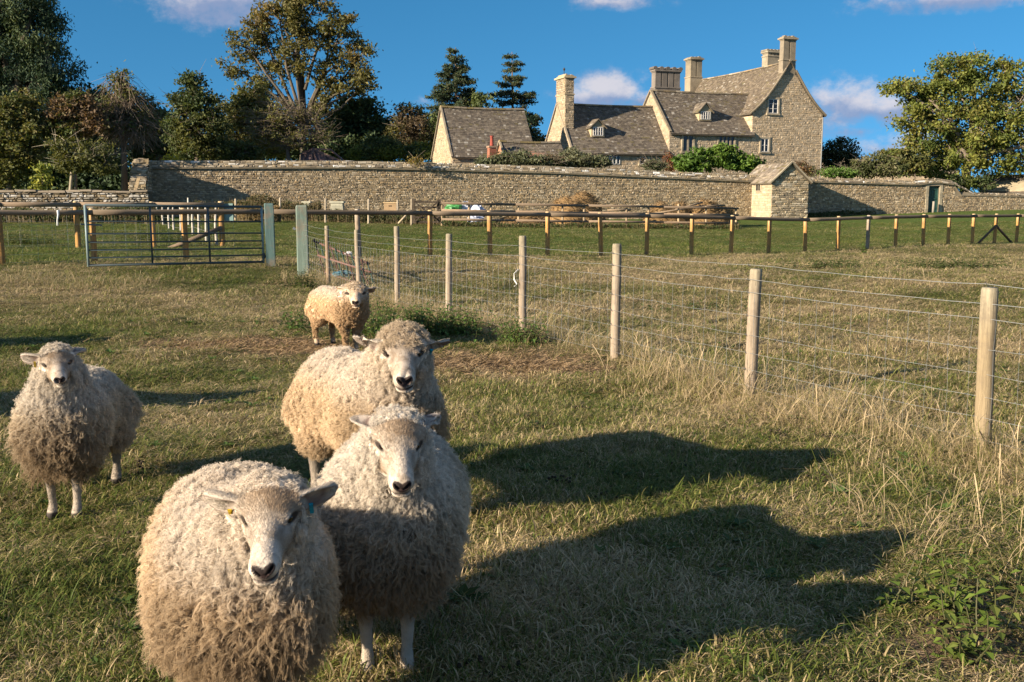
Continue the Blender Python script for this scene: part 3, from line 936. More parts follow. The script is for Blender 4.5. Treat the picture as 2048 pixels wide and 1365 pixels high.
# ------------------------------------------------------------------ barn, lean-to shed, brick stack
BF = Frame(905, 75, PHI)
def outbuilding(name, fr, u1, v1, zb, ze, zr_, label, cat, gab_col, pal=PAL_SLATE, stones=True, ov=.2):
    e = empty(name, fr.w(u1 / 2, v1 / 2, zb), label, cat)
    vm = v1 / 2
    mb = MB()
    pr = [(0, zb), (0, ze), (vm, zr_ - .1), (v1, ze), (v1, zb)]
    mb.ngon_prism([fr.w(0, a, z) for a, z in pr], fr.u * u1, gab_col)
    w = mb.build('wall', M_MORTAR, e)
    if stones:
        sm = MB()
        def ins(s, z, l):
            x = 1 - abs((v1 - s) - vm) / vm
            return z < ze + (zr_ - .15 - ze) * x
        stones_face(sm, fr.w(0, v1, 0), -fr.v, -fr.u, v1, lambda s: zb, lambda s: zr_, ins, .14, .30, PAL_HOUSE * .86, .018)  # left gable stones darkened to offset the low sun on them
        stones_face(sm, fr.w(0, 0, 0), fr.u, -fr.v, u1, lambda s: zb, lambda s: ze - .05, None, .14, .40, PAL_HOUSE, .02)
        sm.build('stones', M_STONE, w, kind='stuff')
    for sg in (0, 1):
        v_e = -ov if sg == 0 else v1 + ov
        S = quadsurf(fr.w(-.08, v_e, ze - .2), fr.w(u1 + .08, v_e, ze - .2), fr.w(u1 + .08, vm, zr_), fr.w(-.08, vm, zr_), .07, .05)
        mb = MB(); surf_grid(mb, S, 8, 4, .09, (.10, .085, .065)); r = mb.build('roof', M_MORTAR, e)
        if sg == 0:
            mb = MB(); slates(mb, S, u1, math.hypot(vm, zr_ - ze), .155, .21, pal, moss=.04); mb.build('slates', M_SLATE, r, kind='stuff')
            mb = MB(); n_ = max(4, int(u1 / .5))
            for k in range(n_): mb.bar(S(k / n_, 1) + Zv * .05, S((k + .95) / n_, 1) + Zv * .05, .26, .13, col=(np.array((.27, .21, .10)) if random.random() < .5 else np.array((.30, .25, .18))))
            mb.build('ridge_stones', M_STONE, e)
    for v_ in (-ov, v1 + ov):
        mb = MB(); mb.bar(fr.w(-.06, v_, ze - .17), fr.w(-.06, vm, zr_ + .04), .14, .09, col=(.30, .25, .18)); mb.build('verge', M_ASHLAR, e)
    return e
uB = BF.hit(1058, 250, 1.35)[0]
outbuilding('stone_barn', BF, uB, 5.3, .4, BF.hit(960, 314)[1] + .15, BF.hit(960, 217, 2.65)[1], 'stone barn with a steep grey slate roof standing alone left of the manor house', 'barn', (.40, .33, .22))
SF = Frame(1013, 71, PHI)
uS = SF.hit(1120, 290, 1.2)[0]
outbuilding('garden_shed', SF, uS, 2.6, .4, SF.hit(1050, 322)[1], SF.hit(1050, 284.5, 1.3)[1], 'small low slate roofed shed behind the grey bushes, in front of the manor chimney', 'shed', (.36, .19, .12), stones=False)
e = empty('brick_chimney', SF.w(-.6, .5, .5), 'short red brick chimney stack with a terracotta pot beside the low shed', 'chimney')
a = SF.hit(979, 292, .2); z_ = SF.hit(993, 292, .2)
mb = MB(); zz = .5; k = 0
while zz < a[1] - .12:
    for i in range(2):
        f0, f1 = (i + (0 if k % 2 else -.25)) / 2, (i + (1 if k % 2 else .75)) / 2
        f0, f1 = max(f0, 0), min(f1 + (.25 if (not k % 2 and i == 1) else 0), 1)
        fbox(mb, SF, (a[0] + (z_[0] - a[0]) * f0 + .004, a[0] + (z_[0] - a[0]) * f1 - .004), (.2 + .006 * (k % 2), .72), (zz + .006, zz + .07), np.array((.30, .115, .07)) * random.uniform(.7, 1.25))
    zz += .075; k += 1
st = mb.build('bricks', M_STONE, e, kind='stuff')
mb = MB(); fbox(mb, SF, (a[0] + .012, z_[0] - .012), (.215, .71), (.5, a[1] - .1), (.3, .26, .2)); mb.build('stack', M_MORTAR, e)
mb = MB(); fbox(mb, SF, (a[0] - .05, z_[0] + .05), (.15, .77), (a[1] - .12, a[1]), (.30, .2, .14)); mb.build('cap', M_STONE, e)
pc = SF.w((a[0] + z_[0]) / 2, .45, a[1])
mb = MB(); mb.tube([pc, pc + Zv * .1, pc + Zv * .6, pc + Zv * .66, pc + Zv * .7], [.15, .13, .105, .14, .13], 12, (.30, .07, .05)); mb.build('chimney_pot', M_PLAIN, e, True)

# ------------------------------------------------------------------ garden wall
WA = np.array((P(300, 436, 58.5)[0], 58.5)); WB = np.array((P(1503, 436, 70)[0], 70.0))
WU2 = (WB - WA) / np.linalg.norm(WB - WA)
WUv = np.array((WU2[0], WU2[1], 0)); WN = np.array((WU2[1], -WU2[0], 0))     # N faces the camera side
def wall_s(px):
    k = ray(px, 400); k = k[0] / k[1]
    return (k * WA[1] - WA[0]) / (WU2[0] - k * WU2[1])
def wall_top_px(px):
    return float(np.interp(px, [262, 300, 700, 900, 1100, 1300, 1500, 1640, 1830, 1846, 1862, 1904, 1906, 2048, 2300], [321, 320.5, 321, 326, 332, 341, 350, 355, 361, 360, 356, 358, 384, 387, 392]))
def wall_px_of_s(s):
    p = WA + WU2 * s
    return 1024 + F * p[0] / (p[1] * math.cos(TH) + .3)
_px = np.linspace(255, 2300, 300)
_s = np.array([wall_s(p_) for p_ in _px])
_zt = np.array([P(p_, wall_top_px(p_), WA[1] + WU2[1] * s_)[2] for p_, s_ in zip(_px, _s)])
def wtop(s): return float(np.interp(s, _s, _zt)) 
def wbase(s):
    p = WA + WU2 * s
    return float(gz(p[0], p[1])) - .05
def garden_wall(name, s0, s1, label, cap_h=.5, cap_out=.13, thick=.55, door=None, step=.8, light=.25, ch=.105, sl=.18):
    p = WA + WU2 * (s0 + s1) / 2
    e = empty(name, (p[0], p[1], wbase((s0 + s1) / 2)), label, 'wall')
    O = np.array((WA[0], WA[1], 0)) + WUv * s0; L = s1 - s0
    segs = []
    if door: segs = [(0, door[0] - s0, None), (door[0] - s0, door[1] - s0, door[2]), (door[1] - s0, L, None)]
    else: segs = [(0, L, None)]
    core = MB(); cap = MB()
    for a, b_, lint in segs:
        n_ = max(1, int((b_ - a) / step)); ss = np.linspace(a, b_, n_ + 1)
        for x0, x1 in zip(ss[:-1], ss[1:]):
            V = []
            for x in (x0, x1):
                zb_ = wbase(s0 + x) - .2 if lint is None else lint
                zt_ = wtop(s0 + x) - cap_h
                for nn in (0, -thick):
                    for z in (zb_, zt_): V.append(O + WUv * x + WN * nn + Zv * z)
            core.add(V, [(0, 4, 5, 1), (2, 3, 7, 6), (1, 5, 7, 3), (0, 2, 6, 4), (0, 1, 3, 2), (4, 6, 7, 5)], None, (.27, .22, .15))
            V = []
            for x in (x0, x1):
                zt_ = wtop(s0 + x) + (random.uniform(-.02, .02) if 0 < x < L else 0)
                zl = wtop(s0 + x) - cap_h
                V += [O + WUv * x + WN * cap_out + Zv * zl, O + WUv * x + WN * cap_out + Zv * (zl + .06), O + WUv * x + WN * (-thick * .5 + .12) + Zv * (zt_ - .02), O + WUv * x + WN * (-thick * .5 - .12) + Zv * (zt_ - .02),
                      O + WUv * x + WN * (-thick - cap_out) + Zv * (zl + .06), O + WUv * x + WN * (-thick - cap_out) + Zv * zl]
            cap.add(V, [(0, 6, 7, 1), (1, 7, 8, 2), (2, 8, 9, 3), (3, 9, 10, 4), (4, 10, 11, 5), (5, 11, 6, 0)], [(0, 1, 2), (0, 2, 3), (0, 3, 4), (0, 4, 5), (6, 8, 7), (6, 9, 8), (6, 10, 9), (6, 11, 10)], (.20, .17, .12))
    w = core.build('wall_core', M_MORTAR, e)
    sm = MB()
    def ins(s, z, l):
        if door and door[0] - s0 - .22 - l * .3 < s < door[1] - s0 + .22 + l * .3 and z < door[2] + .2: return False
        return True
    stones_face(sm, O, WUv, WN, L, lambda s: wbase(s0 + s), lambda s: wtop(s0 + s) - cap_h, ins, ch, sl, PAL_WALL * np.array((.90, .86, .81)), .024)
    sm.build('stones', M_STONE, w, kind='stuff')
    c_ = cap.build('coping', M_MORTAR, e)
    sm = MB(); upc = -WN * (thick * .5 - .12 + cap_out) + Zv * (cap_h - .09); ln = np.linalg.norm(upc); upc = upc / ln
    nc = np.cross(WUv, upc); nc = nc if nc @ WN > 0 else -nc
    # coping stones follow the top line in short runs
    x = 0
    while x < L - .05:
        x1 = min(x + 2.0, L)
        z0_ = wtop(s0 + x) - cap_h + .075; z1_ = wtop(s0 + x1) - cap_h + .075
        Us = WUv * (x1 - x) + Zv * (z1_ - z0_); l_ = np.linalg.norm(Us); Us = Us / l_
        stones_face(sm, O + WUv * x + WN * cap_out + Zv * z0_, Us, nc, l_, lambda s: 0, lambda s: ln - .02, None, .14, .34, PAL_WALL * .82, .035, up=upc, light_top=light)
        x = x1
    sm.build('coping_stones', M_STONE, c_, kind='stuff')
    return e
sLft, sP0, sP1 = wall_s(262), wall_s(1503), wall_s(1640)
sD0, sD1, sPe, sEnd = wall_s(1856.5), wall_s(1878), wall_s(1904), wall_s(2290)
garden_wall('garden_wall', 0.0, sP0 + 1.2, 'long high stone garden wall with sloped coping running behind the straw heaps', light=.5)
zl_door = P(1867, 372, WA[1] + WU2[1] * sD0)[2]
garden_wall('garden_wall', sP0 + 1.2, sPe, 'stone garden wall holding the green door, between privy and walnut tree', cap_h=.38, door=(sD0, sD1, zl_door), light=.15)
garden_wall('garden_wall', sPe + .02, sEnd, 'lower stretch of stone wall at the far right under the walnut tree', cap_h=.3, cap_out=.06)
# door in the wall
Od = np.array((WA[0], WA[1], 0))
e = empty('garden_door', Od + WUv * (sD0 + sD1) / 2 + Zv * wbase(sD0), 'narrow dark green plank door set in the stone garden wall', 'door')
zb_ = wbase(sD0) + .02
npl = 5
for k in range(npl):
    mb = MB(); w_ = (sD1 - sD0 - .12) / npl
    mb.obox(Od, WUv, -WN, Zv, (sD0 + .06 + w_ * k + .006, sD0 + .06 + w_ * (k + 1) - .006), (.16 + .004 * (k % 2), .20), (zb_, zl_door - .06), np.array((.022, .075, .062)) * random.uniform(.85, 1.15))
    mb.build('plank', M_PAINT, e)
mb = MB()
for z in (.3, 1.0, 1.7):
    if zb_ + z + .12 < zl_door: mb.obox(Od, WUv, -WN, Zv, (sD0 + .07, sD1 - .07), (.13, .158), (zb_ + z, zb_ + z + .11), (.02, .07, .058))
mb.build('ledge', M_PAINT, e)
mb = MB()
for a_, b2 in ((sD0 - .02, sD0 + .055), (sD1 - .055, sD1 + .02)): mb.obox(Od, WUv, -WN, Zv, (a_, b2), (.08, .3), (zb_, zl_door - .01), (.03, .06, .05))
mb.obox(Od, WUv, -WN, Zv, (sD0 + .056, sD1 - .056), (.08, .3), (zl_door - .06, zl_door - .01), (.03, .06, .05))
mb.build('frame', M_PAINT, e)
mb = MB()
for a_, b2 in ((sD0 - .26, sD0 - .02), (sD1 + .02, sD1 + .26)):
    z = zb_
    while z < zl_door - .1:
        h = random.uniform(.2, .36); mb.obox(Od, WUv, WN, Zv, (a_, b2), (-.2, random.uniform(.03, .05)), (z + .01, min(z + h, zl_door)), np.array((.42, .36, .25)) * random.uniform(.8, 1.1)); z += h
mb.obox(Od, WUv, WN, Zv, (sD0 - .26, sD1 + .26), (-.2, .045), (zl_door + .002, zl_door + .2), (.34, .28, .2))
mb.build('door_surround', M_ASHLAR, e)
p = Od + WUv * (sD0 + .28) + WN * .25
mb = MB(); mb.tube([(p[0], p[1], zb_ - .05), (p[0] + .01, p[1], zb_ + .85)], .09, 8, (.30, .27, .22)); o = mb.build('stone_bollard', M_ASHLAR, None, True, origin=(p[0], p[1], zb_))
tag(o, 'short grey post standing in front of the green garden door', 'post')

# ------------------------------------------------------------------ stone privy against the wall
PF = Frame(1500, 70, math.atan2(WU2[1], WU2[0]))
PF.O = np.array((WA[0], WA[1], 0.0))
dpv = 2.57
u0p = sP0
u1p = PF.hit(1616, 400, -dpv)[0]
zep = PF.hit(1547, 362, -dpv)[1]; zap = PF.hit(1584, 325.5, -dpv)[1]
zbp = .15
e = empty('stone_privy', PF.w((u0p + u1p) / 2, -dpv / 2, .3), 'small gabled stone outhouse with a slate roof built against the garden wall', 'outhouse')
mb = MB(); mm = (u0p + u1p) / 2
mb.ngon_prism([PF.w(u0p, -dpv, zbp), PF.w(u1p, -dpv, zbp), PF.w(u1p, -dpv, zep), PF.w(mm, -dpv, zap - .08), PF.w(u0p, -dpv, zep)], PF.v * (dpv + 1.4), (.30, .25, .17))
wp = mb.build('wall', M_MORTAR, e)
sm = MB()
def in_pf(s, z, l):
    x = 1 - abs(s - (u1p - u0p) / 2) / ((u1p - u0p) / 2)
    return z < zep + (zap - .12 - zep) * x
stones_face(sm, PF.w(u0p, -dpv, 0), PF.u, -PF.v, u1p - u0p, lambda s: .2, lambda s: zap, in_pf, .12, .32, PAL_WALL * .97, .03)
vw0 = PF.hitu(1512.5, 382, u0p); vw1 = PF.hitu(1521.5, 369, u0p)
def in_pl(s, z, l): return not (-vw1[0] - .12 - l * .4 < -s < -vw0[0] + .12 + l * .4 and vw0[1] - .15 < z < vw1[1] + .15)
stones_face(sm, PF.w(u0p, 0, 0), -PF.v, -PF.u, dpv, lambda s: .2, lambda s: zep - .05, lambda s, z, l: not (min(vw0[0], vw1[0]) - .1 - l * .4 < -s < max(vw0[0], vw1[0]) + .1 + l * .4 and vw0[1] - .12 < z < vw1[1] + .12), .16, .40, PAL_HOUSE * .98, .012)
stones_face(sm, PF.w(u1p, -dpv, 0), PF.v, PF.u, dpv, lambda s: .2, lambda s: zep - .05, None, .12, .32, PAL_WALL, .03)
sm.build('stones', M_STONE, wp, kind='stuff')
mb = MB()
va, vb = sorted((vw0[0], vw1[0])); za_, zc_ = vw0[1], vw1[1]
for (v_, z_) in (((va - .07, va), (za_ - .05, zc_ + .06)), ((vb, vb + .07), (za_ - .05, zc_ + .06))): mb.obox(PF.O, PF.u, PF.v, Zv, (u0p - .05, u0p + .03), v_, z_, (.46, .38, .26))
mb.obox(PF.O, PF.u, PF.v, Zv, (u0p - .049, u0p + .03), (va, vb), (zc_, zc_ + .06), (.46, .38, .26)); mb.obox(PF.O, PF.u, PF.v, Zv, (u0p - .06, u0p + .03), (va, vb), (za_ - .05, za_), (.46, .38, .26))
wn = mb.build('window', M_ASHLAR, e)
mb = MB(); mb.obox(PF.O, PF.u, PF.v, Zv, (u0p - .008, u0p + .02), (va, vb), (za_, zc_), (1, 1, 1)); mb.build('pane', M_GLASS, wn)
mb = MB(); mb.obox(PF.O, PF.u, PF.v, Zv, (u0p - .035, u0p + .025), ((va + vb) / 2 - .025, (va + vb) / 2 + .025), (za_, zc_), (.30, .25, .18)); mb.build('mullion', M_ASHLAR, wn)
for sg in (0, 1):
    ue = u0p - .16 if sg == 0 else u1p + .16
    S = quadsurf(PF.w(ue, -dpv - .16, zep - .13), PF.w(ue, 1.5, zep - .13), PF.w(mm, 1.5, zap), PF.w(mm, -dpv - .16, zap), .02, .05)
    mb = MB(); surf_grid(mb, S, 6, 4, .08, (.12, .10, .075)); r_ = mb.build('roof', M_MORTAR, e)
    mb = MB(); slates(mb, S, 4.2, 2.1, .2, .28, PAL_SLATE * 1.55, moss=.12); mb.build('slates', M_SLATE, r_, kind='stuff')
for sg in (-1, 1):
    mb = MB(); mb.bar(PF.w(mm + sg * ((u1p - u0p) / 2 + .18), -dpv - .13, zep - .11), PF.w(mm, -dpv - .13, zap + .05), .14, .09, col=(.36, .31, .22)); mb.build('verge', M_ASHLAR, e)

# ------------------------------------------------------------------ low wall and broken return at the left
LY = 46.0
def low_wall():
    xl, xr = P(-60, 400, LY)[0], P(298, 400, LY)[0]
    e = empty('low_stone_wall', ((xl + xr) / 2, LY, float(gz((xl + xr) / 2, LY))), 'low dry stone wall with pale patchy stones behind the left timber rails', 'wall')
    top = lambda s: P(-60 + (358) * s / (xr - xl), 381 + 1.2 * math.sin(s * 2.2), LY)[2]
    O = np.array((xl, LY, 0)); L = xr - xl
    mb = MB()
    mb.box((xl, LY, .1), (xr, LY + .5, min(top(s) for s in np.linspace(0, L, 30)) - .06), (.10, .085, .06))
    core = mb.build('wall_core', M_MORTAR, e)
    cnt = [0]; rest = MB()
    def one(V, c):
        cnt[0] += 1
        if cnt[0] <= 300:
            m_ = make_mesh('stone', V - ORI[e.name], [np.array(STQ)], M_STONE, np.broadcast_to(c, (8, 3)))
            link('stone', m_, e)
        else: rest.add(V, STQ, None, c)
    # visible upper courses first
    stones_face(None, O, np.array((1., 0, 0)), np.array((0, -1., 0)), L, lambda s: 1.22, lambda s: top(s) - .09, None, .105, .20, PAL_WHITE * .62, .06, single=one)
    stones_face(rest, O, np.array((1., 0, 0)), np.array((0, -1., 0)), L, lambda s: .3, lambda s: 1.21, None, .12, .24, PAL_WHITE * .7, .05)
    rest.build('stones', M_STONE, e, kind='stuff')
    mb = MB(); x = 0
    while x < L:
        w_ = random.uniform(.4, .8); x1 = min(x + w_, L)
        mb.obox(O, (1, 0, 0), (0, 1, 0), Zv, (x + .008, x1 - .008), (-.10 + random.uniform(-.03, .03), .6), (top(x) - .085, top(x) + random.uniform(-.015, .02)), np.array((.24, .20, .15)) * random.uniform(.8, 1.15), .008); x = x1
    mb.build('coping', M_STONE, e)
low_wall()
# broken return: runs from the high wall's end towards the low wall, falling in a ragged slope
def stub():
    V2 = -np.array((WN[0], WN[1], 0))
    O = Od - WUv * .25
    e = empty('wall_return', O + WN * 3.5 + Zv * .6, 'crumbling rounded end of the high garden wall where it turns forward', 'wall')
    D = WN; L = 5.2
    top = lambda s: wtop(0) - .15 - (0 if s < 1.3 else (s - 1.3) * .30) - .12 * math.sin(s * 3.1)
    mb = MB(); ss = np.linspace(0, L, 9)
    for a, b_ in zip(ss[:-1], ss[1:]):
        Vv = []
        for s in (a, b_):
            for w_, k in ((-.42, 1), (-.42, 0), (.42, 0), (.42, 1)):
                Vv.append(O + D * s + WUv * (w_ * (1 if k else .75)) + Zv * ((top(s) if not k else .2)))
        mb.add(Vv, [(0, 1, 5, 4), (1, 2, 6, 5), (2, 3, 7, 6), (0, 3, 2, 1), (4, 5, 6, 7)], None, (.22, .18, .125))
    c_ = mb.build('wall_core', M_MORTAR, e)
    sm = MB()
    stones_face(sm, O + D * L - WUv * .42, WUv, D, .84, lambda s: .3, lambda s: top(L) - .05, None, .13, .3, PAL_WALL, .04)
    stones_face(sm, O + WUv * .43, D, WUv, L, lambda s: .3, lambda s: top(s) - .06, None, .125, .3, PAL_WALL, .04)
    stones_face(sm, O + D * L - WUv * .43, -D, -WUv, L, lambda s: .3, lambda s: top(L - s) - .06, None, .125, .3, PAL_WALL, .04)
    for s in np.arange(0, L, .22):
        for w_ in (-.25, 0, .25):
            p = O + D * (s + random.uniform(-.05, .05)) + WUv * w_
            sm.obox(p + Zv * (top(s) - .05), D, WUv, Zv, (-.12, .12), (-.15, .15), (0, random.uniform(.05, .16)), pick(PAL_WALL, 1)[0], .02)
    sm.build('stones', M_STONE, c_, kind='stuff')
stub()
p0 = P(290, 392, 51); p1 = P(276, 374, 52)
mb = MB(); g0 = P(270, 384, 48.5); g1 = P(277.5, 357, 50)
mb.bar(g0, g1, .16, .05, col=(.45, .33, .18)); o = mb.build('leaning_plank', M_WOOD, None, origin=g0)
tag(o, 'pale wooden board leaning against the crumbling wall end', 'plank')
# ------------------------------------------------------------------ round posts share a few meshes
def post_mesh(name, h, r, col, sides=12, bury=.45, top_col=None, square=False):
    mb = MB()
    zs = [-bury, 0, h * .35, h * .7, h - .02, h]
    rs = [r * 1.03, r * 1.02, r, r * .99, r * .98, r * .88]
    mb.tube([(0.004 * math.sin(z * 5), .003 * math.cos(z * 4), z) for z in zs], rs, 4 if square else sides, col, True, 0.012)
    V, fs, c = mb.arrays()
    if square:
        a = PI / 4; V[:, :2] = V[:, :2] @ np.array([[math.cos(a), -math.sin(a)], [math.sin(a), math.cos(a)]]) * 1.15
    c = c.copy()
    if top_col is not None:
        c[V[:, 2] > h - .03] = top_col
    return V, fs, c

# ------------------------------------------------------------------ main rail fence
f1 = empty('rail_fence', (RF0[0], RF0[1], float(gz(*RF0))), 'long post and single round rail fence crossing the field behind the wire fence', 'fence')
ORANGE = np.array((.42, .225, .075)); GREYW = np.array((.30, .235, .17))
pmesh = []
for k in range(4):
    V, fs, c = post_mesh('post', 1.24, .068, ORANGE * random.uniform(.85, 1.12), top_col=(.5, .36, .2))
    pmesh.append(make_mesh('post', V, fs, M_WOOD, c, True))
V, fs, c = post_mesh('post', 1.24, .068, GREYW, top_col=(.42, .36, .28)); pm_grey = make_mesh('post', V, fs, M_WOOD, c, True)
rail_pts = []
def rail_z(px, Y):      # height of the rail's axis, read off the photograph
    return P(px, float(np.interp(px, [-190, 0, 160, 372, 600, 860, 1200, 1420, 1520, 1610, 1740, 1860, 2031, 2120], [426, 425.5, 425.5, 424, 424, 427, 431, 435, 438, 440, 435.5, 433, 432, 431.5])), Y)[2]
for k, (px, py) in enumerate(RAIL_POSTS):
    if px in (542,): 
        xy = on_rf(px); rail_pts.append((xy[0], xy[1], rail_z(px, xy[1]))); continue
    xy = on_rf(px); z = float(gz(*xy))
    me = pm_grey if px in (1734, 718) else pmesh[k % 4]
    lean = {1202: .07, 1610: .06, 718: -.02}.get(px, random.uniform(-.02, .02))
    rz_ = rail_z(px, xy[1])
    link('post', me, f1, (xy[0], xy[1], rz_ + .09 - 1.24), (random.uniform(-.015, .015), lean, random.uniform(0, 6)))
    rail_pts.append((xy[0], xy[1], rz_ + random.uniform(-.008, .008)))
rail_pts = np.array(rail_pts)
off = np.array((RFD[1], -RFD[0], 0)) * .115        # rail spiked to the near face of the posts
i = 0
while i < len(rail_pts) - 1:
    j = min(i + 2, len(rail_pts) - 1)
    a, b_ = rail_pts[i] + off, rail_pts[j] + off
    mb = MB(); ts = np.linspace(0, 1, 7)
    r0, r1 = random.uniform(.064, .069), random.uniform(.059, .064)
    pts = np.array([a * (1 - q_) + b_ * q_ for q_ in ts]); pts[1:-1, 2] += rng.normal(0, .004, 5)
    pts[3, 2] = .5 * (pts[3, 2] + rail_pts[min(i + 1, j)][2])
    mb.tube(pts, np.linspace(r0, r1, 7), 10, np.array((.19, .145, .10)) * random.uniform(.8, 1.15), True, .01)
    mb.build('rail', M_RAIL, f1, True)
    i = j
# twin braces at the far post
xy = on_rf(1987); z = float(gz(*xy))
for dpx in (1951, 2022):
    q_ = on_rf(dpx); mb = MB(); mb.tube([(xy[0], xy[1] - .06, z + .72), (q_[0], q_[1] - .06, float(gz(*q_)) - .05)], .05, 8, (.12, .085, .055)); mb.build('brace', M_WOOD, f1, True)
# netting on the left length of the rail fence
def netting(name, pa, pb, parent, heights, step, r=.0022, col=(.42, .43, .40), sag=.01):
    """wires between two points (ground, plan) following the ground"""
    pa = np.array(pa[:2]); pb = np.array(pb[:2]); L = np.linalg.norm(pb - pa); n_ = max(2, int(L / step))
    mb = MB()
    for h in heights:
        ts = np.linspace(0, 1, max(3, int(L / .5)))
        pts = [(pa[0] + (pb[0] - pa[0]) * q_, pa[1] + (pb[1] - pa[1]) * q_, float(gz(pa[0] + (pb[0] - pa[0]) * q_, pa[1] + (pb[1] - pa[1]) * q_)) + h) for q_ in ts]
        mb.tube(pts, r, 4, col, False)
    for k in range(n_ + 1):
        q_ = k / n_; x, y = pa + (pb - pa) * q_; g_ = float(gz(x, y))
        mb.tube([(x, y, g_ + heights[0]), (x + rng.normal(0, .008), y, g_ + heights[len(heights) // 2]), (x, y, g_ + heights[-1])], r * .85, 3, col, False)
    return mb.build(name, M_GALV, parent, kind='stuff')
a, b_ = on_rf(-120), on_rf(470)
o2 = np.array((RFD[1], -RFD[0])) * -.03
netting('wire_net', a + o2, b_ + o2, f1, [.05, .22, .42, .64, .86], .30, .0022, (.45, .45, .40))
# twine hanging on the rail
pt = P(116, 421, on_rf(116)[1] - .16)
mb = MB(); mb.tube([pt, pt + np.array((.005, -.01, -.10)), pt + np.array((-.02, -.02, -.22)), pt + np.array((-.015, -.02, -.33))], [.03, .022, .014, .02], 6, (.62, .64, .62), True, .1)
o = mb.build('twine', M_BAG, None, True, origin=pt); tag(o, 'frayed white twine knotted on the left timber rail', 'twine')

# ------------------------------------------------------------------ second rail fence further left
f2p = [(-190, 497, 27.2), (0, 497, 28), (157, 497, 29), (308, 496, 29.7), (445, 493, 30.5)]
pts = [P(*q_) for q_ in f2p]
f2 = empty('rail_fence', pts[2], 'shorter post and rail fence behind the metal gate, ending at a braced post', 'fence')
for k, p in enumerate(pts):
    last = k == len(pts) - 1
    V, fs, c = post_mesh('post', 1.36, .085 if last else .075, ORANGE * random.uniform(.9, 1.1), top_col=(.5, .38, .22)); link('post', make_mesh('post', V, fs, M_WOOD, c, True), f2, p)
for p, q_, p_x in zip(pts[:-1], pts[1:], [(f2p[i][0], f2p[i + 1][0]) for i in range(4)]):
    mb = MB(); mb.tube([P(p_x[0] - 2, 409.5, p[1] - .13), P((p_x[0] + p_x[1]) / 2, 409.8, (p[1] + q_[1]) / 2 - .13), P(p_x[1] + 2, 410, q_[1] - .13)], [.070, .069, .067], 10, np.array((.21, .155, .105)) * random.uniform(.9, 1.1), True, .01); mb.build('rail', M_RAIL, f2, True)
mb = MB(); mb.tube([P(443, 456, 30.4), P(336, 499, 29.8)], .07, 8, (.17, .125, .085)); mb.build('brace', M_WOOD, f2, True)
netting('wire_net', pts[0] + np.array((0, .1, 0)), pts[-1] + np.array((0, .1, 0)), f2, [.05, .25, .5, .75, .95], .3, .0022, (.45, .45, .40))
# green white board on the end post
p = P(458, 422, 30.55); mb = MB(); mb.box(p + np.array((-.17, 0, -.30)), p + np.array((.12, .04, .22)), (.17, .26, .25)); o = mb.build('fence_board', M_PAINT, None, origin=p); tag(o, 'small grey green board fixed beside the braced end post', 'board')

# ------------------------------------------------------------------ pale stakes in a row
STK = [(313, 408, 452, 45), (325, 410, 456, 43.5), (337, 409, 463, 41), (346, 412, 464, 40), (360, 413, 466, 39), (384, 408, 474, 37), (396, 410, 478, 35.5), (411, 411, 486, 33), (432, 412, 493, 31), (376, 396, 470, 44)]
sf = empty('stake_fence', P(380, 470, 37), 'row of thin pale chestnut stakes joined by wire behind the metal gate', 'fence')
tops = []
for k, (px, yt, yb, Y) in enumerate(STK):
    a, b_ = P(px + 2, yb, Y), P(px, yt, Y)
    g_ = float(gz(a[0], a[1]));
    mb = MB(); mb.tube([a - Zv * .2, a, (a + b_) / 2 + rng.normal(0, .02, 3), b_], [.045, .045, .04, .036], 6, np.array((.52, .48, .41)) * random.uniform(.85, 1.1), True, .05); mb.build('stake', M_WOOD, sf, True)
    if k < 9: tops.append(b_)
for dz in (.25, .55, .85):
    mb = MB(); mb.tube([q_ - Zv * dz for q_ in tops], .004, 4, (.5, .5, .46), False); mb.build('wire', M_GALV, sf)
# slim stakes along the foot of the wall
WS = [(471, 398, 448, 52), (560, 396, 452, 51), (651, 397, 452, 51.5), (737, 398, 450, 52), (795, 400, 448, 53), (823, 398, 453, 50.5), (532, 404, 446, 53), (288, 398, 452, 44)]
for k, (px, yt, yb, Y) in enumerate(WS[:6]):
    b_ = P(px, yt, Y); g_ = P(px, yb, Y)
    mb = MB(); mb.tube([g_ - Zv * .2, g_, b_], [.055, .055, .05], 6, np.array((.42, .35, .25)) * random.uniform(.85, 1.1)); o = mb.build('wall_stake', M_WOOD, None, True, origin=g_)
    tag(o, ['thin grey stake by the wall foot above the metal gate end', 'thin stake by the wall between the two big gateposts', 'thin stake by the wall just right of the near gatepost', 'thin stake by the wall midway to the wicket gate',
            'thin stake beside the tan box near the wicket gate', 'grey stake standing hard against the wicket gate post'][k], 'stake', 'slim stakes at the foot of the garden wall')
mb = MB(); mb.tube([P(822, 421, 50.3), P(797, 447, 49.6)], .05, 6, (.50, .40, .26)); o = mb.build('prop', M_WOOD, None, True, origin=P(797, 447, 49.6)); tag(o, 'pale slanting timber prop leaning on the wicket gate post', 'prop')

